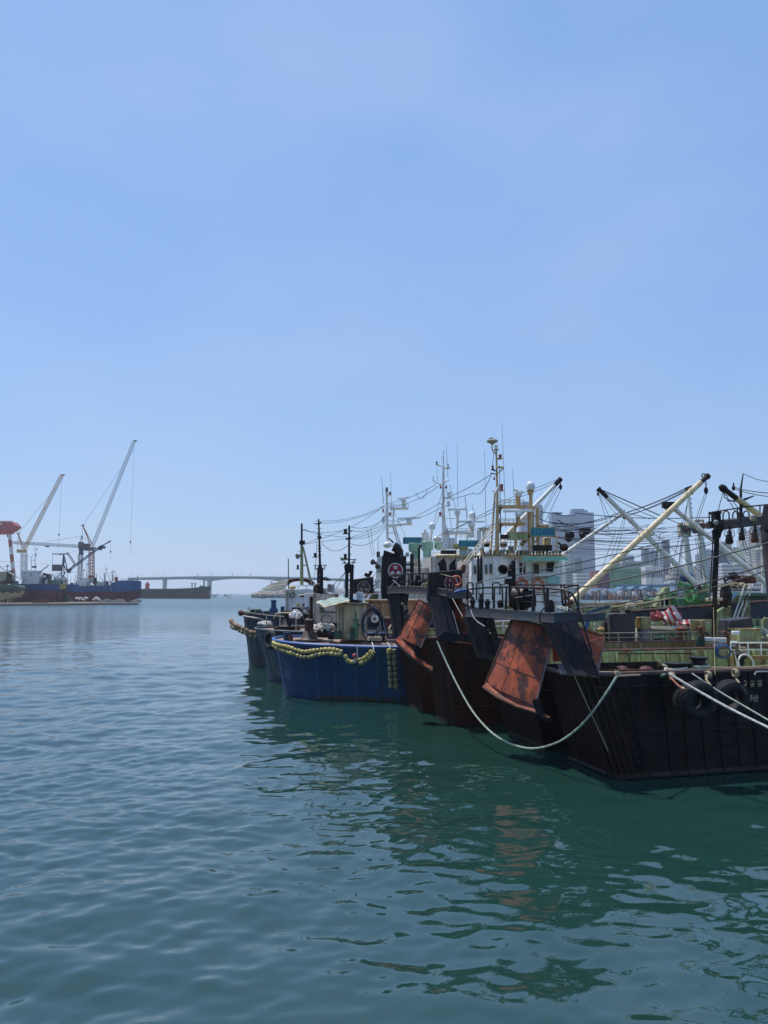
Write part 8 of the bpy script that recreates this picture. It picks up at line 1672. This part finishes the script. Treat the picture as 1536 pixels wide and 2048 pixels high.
# bundle of wires between booms
def w2(*q, r=.022, m=None): wire(tG, *q[:6], sag=q[6] if len(q) > 6 else 0, r=r, m=m)
w2(1198, 977, 45.5, 1428, 1078, 40); w2(1200, 979, 45.5, 1340, 1040, 44); w2(1203, 981, 45.5, 1310, 1035, 44, .1)
w2(1250, 1026, 49, 1382, 972, 40, .1, r=.035); w2(1250, 1030, 49, 1380, 977, 40, .2); w2(1250, 1034, 49, 1382, 975, 40, .1); w2(1100, 1055, 46, 1247, 1022, 48, .2, r=.03); w2(1100, 1062, 46, 1245, 1030, 48, .3); w2(1104, 1045, 46, 1240, 1028, 48, .3, r=.03)
w2(1370, 978, 39.5, 1384, 973, 39.4, 0, r=.09); w2(1300, 1038, 45, 1250, 1024, 49)
for i in range(24):
    y0 = 1044+wr.random()*62; y1 = y0+wr.uniform(-12, 14); x0 = wr.choice((1106, 1112, 1120, 1150, 1180, 1250)); x1 = wr.choice((1330, 1380, 1420, 1430, 1430, 1300))
    if x1 <= x0+60: continue
    w2(x0, y0, 46+wr.random()*6, x1, y1, 44+wr.random()*8, wr.random()*.5, r=wr.choice((.012, .016, .024)), m=wr.choice((M_wire, M_wire, mat('grey_wire', (.16, .17, .18), .6), mat('mauve_line', (.24, .17, .19), .7))))
for q in ((1110, 1027, 46, 1150, 1030, 50, .1), (1150, 1026, 50, 1430, 1034, 46, .2), (1080, 1023, 46, 1124, 1026, 47, .05), (1066, 1030, 46, 1115, 1048, 47, .1), (1115, 1040, 47, 1160, 1056, 50, .1)): w2(*q, r=.03)
obj('insulator_cluster', MB().pbox(1161, 1182, 1055, 1068, 49, .5).ball(P(1165, 1071, 49), .25, 7), M_black, tG, bev=.05); obj('hanging_tackle', MB().ball(P(1137, 1074, 47.5), .25, 8, 1.4).ball(P(1143, 1070, 47.5), .2, 8, 1.2).tube(P(1128, 1058, 47.5), P(1140, 1072, 47.5), .08, 5), M_black, tG); obj('hanging_tackle', MB().ball(P(1128, 1095, 46.5), .28, 8, .9).tube(P(1116, 1085, 46.5), P(1128, 1095, 46.5), .06, 5), M_black, tG)
obj('sign_bracket', MB().path([P(x, y, 46) for x, y in ((1112, 1063), (1116, 1059), (1130, 1060), (1137, 1068))], .045, 5), M_grey, tG)
# falls from boom heads
for q in ((1409, 989, 39, 1385, 1060, 44), (1413, 988, 39, 1390, 1062, 44), (1446, 985, 29, 1436, 1022, 30), (1250, 1040, 49, 1212, 1190, 49), (1246, 1040, 49, 1220, 1120, 49), (1198, 990, 45.5, 1218, 1060, 46), (1199, 990, 45.5, 1226, 1050, 46), (1201, 989, 45.5, 1238, 1036, 46), (1376, 1000, 42, 1352, 1175, 45), (1374, 1010, 42, 1340, 1150, 45),
          (1363, 1078, 46, 1350, 1190, 46), (1366, 1078, 46, 1356, 1190, 46), (1390, 1075, 46, 1405, 1160, 46), (1393, 1075, 46, 1412, 1160, 46), (1460, 1004, 30, 1484, 1045, 30), (1467, 1004, 30, 1490, 1034, 30), (1485, 1083, 29.8, 1494, 1110, 29), (1490, 1083, 29.8, 1500, 1112, 29), (1400, 1050, 45, 1460, 1130, 45), (1440, 1080, 42, 1530, 1155, 42), (1300, 1060, 44, 1420, 1160, 46), (1320, 1068, 44, 1300, 1190, 46), (1232, 1060, 48, 1190, 1175, 50)):
    w2(*q, r=.015)
for q in ((1427, 1062, 30.9, 1419, 1200, 31, .0), (1431, 1062, 30.9, 1424, 1180, 31, .0)): w2(*q, r=.03)
# thick slack lines falling from the upper right to the sterns
def fore(x0, y0, D0, x1, y1, D1, sag, r, m, label, kind='cable'): return obj('mooring_cable', MB().path(catenary(P(x0, y0, D0), P(x1, y1, D1), sag, 16), r, 6), m, label=label, cat=kind, group='long cables crossing the decks', smooth=True)
fore(1560, 1079, 22, 1030, 1196, 26, .15, .022, M_wire, 'upper long dark cable falling from upper right across the black post to the gantry')
fore(1560, 1121, 24, 1225, 1210, 30, .1, .022, M_wire, 'second long dark cable below it, ending at the blue tarp')
fore(1560, 1132, 26, 1150, 1232, 28, .2, .02, M_wire, 'third long dark cable, lowest of those from the upper right')
fore(1470, 1165, 32, 1222, 1214, 31, .12, .03, M_ropet, 'tan rope running from the dark tackle to the blue tarp end')
fore(1100, 1109, 30, 905, 1180, 33, .1, .018, M_grey, 'thin grey line from the wheelhouse front to the second gantry platform')
fore(1340, 1080, 34, 990, 1158, 30, .1, .02, M_wire, 'thin dark line crossing the cream boom and the wheelhouse')
fore(1330, 1098, 34, 1000, 1170, 30, .1, .018, M_wire, 'second thin dark line crossing the cream boom just below the first')
fore(1430, 1085, 33, 1205, 1142, 33, .1, .02, M_wire, 'dark line between the black post and the foot of the cream boom')
fore(1536, 963, 26, 1487, 947, 29.8, .05, .014, M_wire, 'thin line from the tip of the black thin mast to the right edge')
fore(1580, 985, 26, 1467, 974, 28.9, .1, .018, M_wire, 'upper fall line from the cream boom head block to the right edge')
fore(1580, 994, 26, 1470, 978, 28.9, .1, .016, M_wire, 'lower fall line from the cream boom head block to the right edge')
fore(1430, 1350, 23.8, 1427, 1215, 27, .0, .007, M_ropet, 'pale vertical line in front of the black post foot')
for i, (x0, y0, x1, y1) in enumerate(((1478, 1345, 1468, 1300), (1222, 1214, 1188, 1262))): wire(tA, x0, y0, 25, x1, y1, 33, r=.02, m=M_grey)
wire(tA, 1149, 1352, 22.6, 1216, 1502, 22.4, r=.012, m=M_ropet); wire(tB2, 905, 1197, 32.3, 941, 1262, 31, r=.014, m=M_boomw); wire(tB2, 905, 1222, 32.3, 918, 1268, 32, r=.014, m=M_boomw)
obj('clothes_net', MB().path([P(x, y, 31) for x, y in ((1223, 1212), (1213, 1232), (1200, 1248), (1188, 1262))], .045, 5), M_tan, label='knotted pale line with scraps hanging behind the near trawl door', cat='rope')
# ---------------------------------------------------------------- twisted mooring ropes in front
def twisted(label, ctrl, R_, m, n=90, pitch=.28, group='mooring ropes of the near trawler'):
    pts = [P(*c) for c in ctrl]; out = []
    for i in range(len(pts)-1):
        p0 = pts[max(i-1, 0)]; p1 = pts[i]; p2 = pts[i+1]; p3 = pts[min(i+2, len(pts)-1)]; k = max(4, n//(len(pts)-1))
        for j in range(k):
            f = j/k; out.append(.5*((2*p1)+(-p0+p2)*f+(2*p0-5*p1+4*p2-p3)*f*f+(-p0+3*p1-3*p2+p3)*f**3))
    out.append(pts[-1]); t = thing('mooring_rope', pts[0], label, 'rope', group)
    # resample finely
    fine = []; 
    for a, b in zip(out, out[1:]):
        k = max(1, int((b-a).length/.05))
        for j in range(k): fine.append(a.lerp(b, j/k))
    fine.append(out[-1]); d = 0
    T = [(fine[min(i+1, len(fine)-1)]-fine[max(i-1, 0)]).normalized() for i in range(len(fine))]; up = V((0, 0, 1))
    for s_ in range(3):
        q = []; d = 0
        for i, p in enumerate(fine):
            if i: d += (p-fine[i-1]).length
            a = T[i].cross(up).normalized(); b = a.cross(T[i]); th = 2*math.pi*(d/pitch+s_/3); q.append(p+a*(R_*.5*math.cos(th))+b*(R_*.5*math.sin(th)))
        obj('strand', MB().path(q, R_*.58, 5), m, t, smooth=True)
    return t
twisted('green white mooring rope sagging between the two trawler sterns', [(1234, 1352, 22.3), (1213, 1385, 22.4), (1185, 1424, 22.8), (1150, 1462, 23.4), (1110, 1487, 24.3), (1065, 1497, 25.4), (1020, 1487, 26.6), (982, 1464, 27.8), (947, 1425, 29.2), (918, 1376, 30.4), (893, 1325, 31.4), (874, 1282, 32.0)], .036, M_ropeg, 110, .3)
twisted('lower thick pale mooring rope running down to the right edge', [(1338, 1347, 22.9), (1400, 1384, 22.2), (1460, 1417, 21.4), (1536, 1455, 20.4), (1600, 1488, 19.4)], .038, M_ropew, 60, .26)
twisted('upper thin greenish mooring rope running down to the right edge', [(1384, 1347, 23.2), (1440, 1384, 22.4), (1490, 1413, 21.7), (1536, 1440, 21.0), (1600, 1478, 20)], .026, M_ropeg, 60, .2)
wire(tA, 1234, 1352, 22.4, 1280, 1350, 23.5, r=.03, m=M_ropet); obj('rope_knot', rope_heap(P(1235, 1352, 22.4), .1, .1, .022, 14, 61), M_ropet, label='tan rope knot on the rail where the sagging rope starts', cat='knot')
# ---------------------------------------------------------------- tyres on the near hull
def tyre(label, px, py, D, Ro, wd, ax, ropes):
    c = P(px, py, D); t = thing('tyre_fender', c, label, 'tyre', 'tyre fenders on the near trawler'); ax = V(ax).normalized()
    prof = []
    for k in range(17):
        a = -math.pi+2*math.pi*k/16; x = math.cos(a); y = math.sin(a); rr = (Ro*.77)+Ro*.23*np.sign(x)*abs(x)**.55; hh = wd/2*np.sign(y)*abs(y)**.6; prof.append((rr, hh))
    n = 40; a0 = ax.orthogonal().normalized(); b0 = ax.cross(a0); vs = []
    for i in range(n):
        th = 2*math.pi*i/n; d = a0*math.cos(th)+b0*math.sin(th); vs += [c+d*r_+ax*h for r_, h in prof[:-1]]
    m = 16; obj('carcass', MB().add(vs, [(i*m+k, i*m+(k+1) % m, ((i+1) % n)*m+(k+1) % m, ((i+1) % n)*m+k) for i in range(n) for k in range(m)]), M_rubber, t, smooth=True)
    mb = MB()
    for i in range(46):
        th = 2*math.pi*i/46; d = a0*math.cos(th)+b0*math.sin(th); tn = a0*-math.sin(th)+b0*math.cos(th)
        for s_ in (-1, 0, 1):
            M = Matrix((tn, ax, d)).transposed(); mb.box(c+d*(Ro+.005)+ax*(s_*wd*.28)+tn*(.02*s_), (.045, wd*.22, .035), M)
    obj('tread_block', mb, M_rubber, t, kind='stuff')
    return t
ty1 = tyre('black truck tyre hanging on the near hull, left of the pair in front', 1398, 1400, 22.75, .52, .40, (.16, -1, -.18), [])
ty2 = tyre('black truck tyre hanging on the near hull next to the gold lettering', 1461, 1396, 23.1, .50, .40, (.10, -1, -.22), [])
ty3 = tyre('tyre half hidden behind the front left tyre on the near hull', 1384, 1402, 23.1, .50, .34, (-.05, -1, -.15), [])
def lash(label, pts, m, r=.022): obj('tyre_lashing', MB().path([P(*p) for p in pts], r, 5), m, label=label, cat='rope', group='lashings holding the tyres', smooth=True)
lash('orange lashing rope from the rail to the left tyre', [(1339, 1353, 22.9), (1352, 1366, 22.6), (1366, 1378, 22.4)], M_lifeb); lash('white lashing rope beside the orange one at the left tyre', [(1341, 1354, 22.9), (1356, 1372, 22.6), (1369, 1377, 22.4)], M_ropew)
lash('tan lashing between the two tyres', [(1415, 1350, 23.2), (1412, 1358, 23.0), (1422, 1372, 22.8), (1431, 1386, 22.6)], M_ropet, .03); lash('tan lashing on the right tyre beside the lettering', [(1466, 1345, 23.5), (1472, 1357, 23.3), (1479, 1366, 22.9)], M_ropet, .03)
lash('dotted chain hanging beside the right tyre', [(1479, 1366, 22.9), (1488, 1378, 22.85), (1494, 1388, 22.9)], M_grey, .012)
for x, y in ((1413, 1350), (1467, 1346), (1340, 1352)): obj('rail_lashing', rope_coil(P(x, y, 23.3), .1, .025, 3, tuple(FA.u), int(x)), M_ropet, tA)
# ---------------------------------------------------------------- gull on the mast head
def gull():
    c = P(983.5, 877.5, 46); t = thing('seagull', c, 'grey backed gull standing on the yellow mast head dish', 'bird'); k = pm(46)
    M_gw = mat('gull_white', (.65, .65, .66), .8); M_gg = mat('gull_grey', (.10, .11, .13), .8); ax = V((.95, 0, .35)).normalized()
    obj('body', MB().lathe([(.005, -6.2*k), (.8*k, -4*k), (1.9*k, -1*k), (2.0*k, 1*k), (1.3*k, 2.6*k), (.95*k, 3.8*k)], c+V((0, 0, .5*k)), ax, 12), M_gw, t, smooth=True)
    obj('wing', MB().lathe([(.005, -8*k), (.7*k, -5*k), (1.7*k, -1.2*k), (1.6*k, .8*k), (.2*k, 2.4*k)], c+V((-.6*k, -.5*k, 1.1*k)), V((.97, 0, .28)), 10), M_gg, t, smooth=True)
    obj('head', MB().ball(c+V((3.9*k, 0, 2.6*k)), 1.15*k, 10), M_gw, t, smooth=True); obj('beak', MB().cone(c+V((4.7*k, 0, 2.5*k)), c+V((6.6*k, 0, 2.1*k)), .35*k, .08*k, 6), M_float, t)
    obj('eye', MB().ball(c+V((4.3*k, -1.0*k, 2.8*k)), .18*k, 6), M_black, t)
    for d in (-.5, .6): obj('leg', MB().tube(c+V((d*k, 0, -1*k)), c+V((d*k, 0, -3.6*k)), .22*k, 5), M_tan, t)
gull()
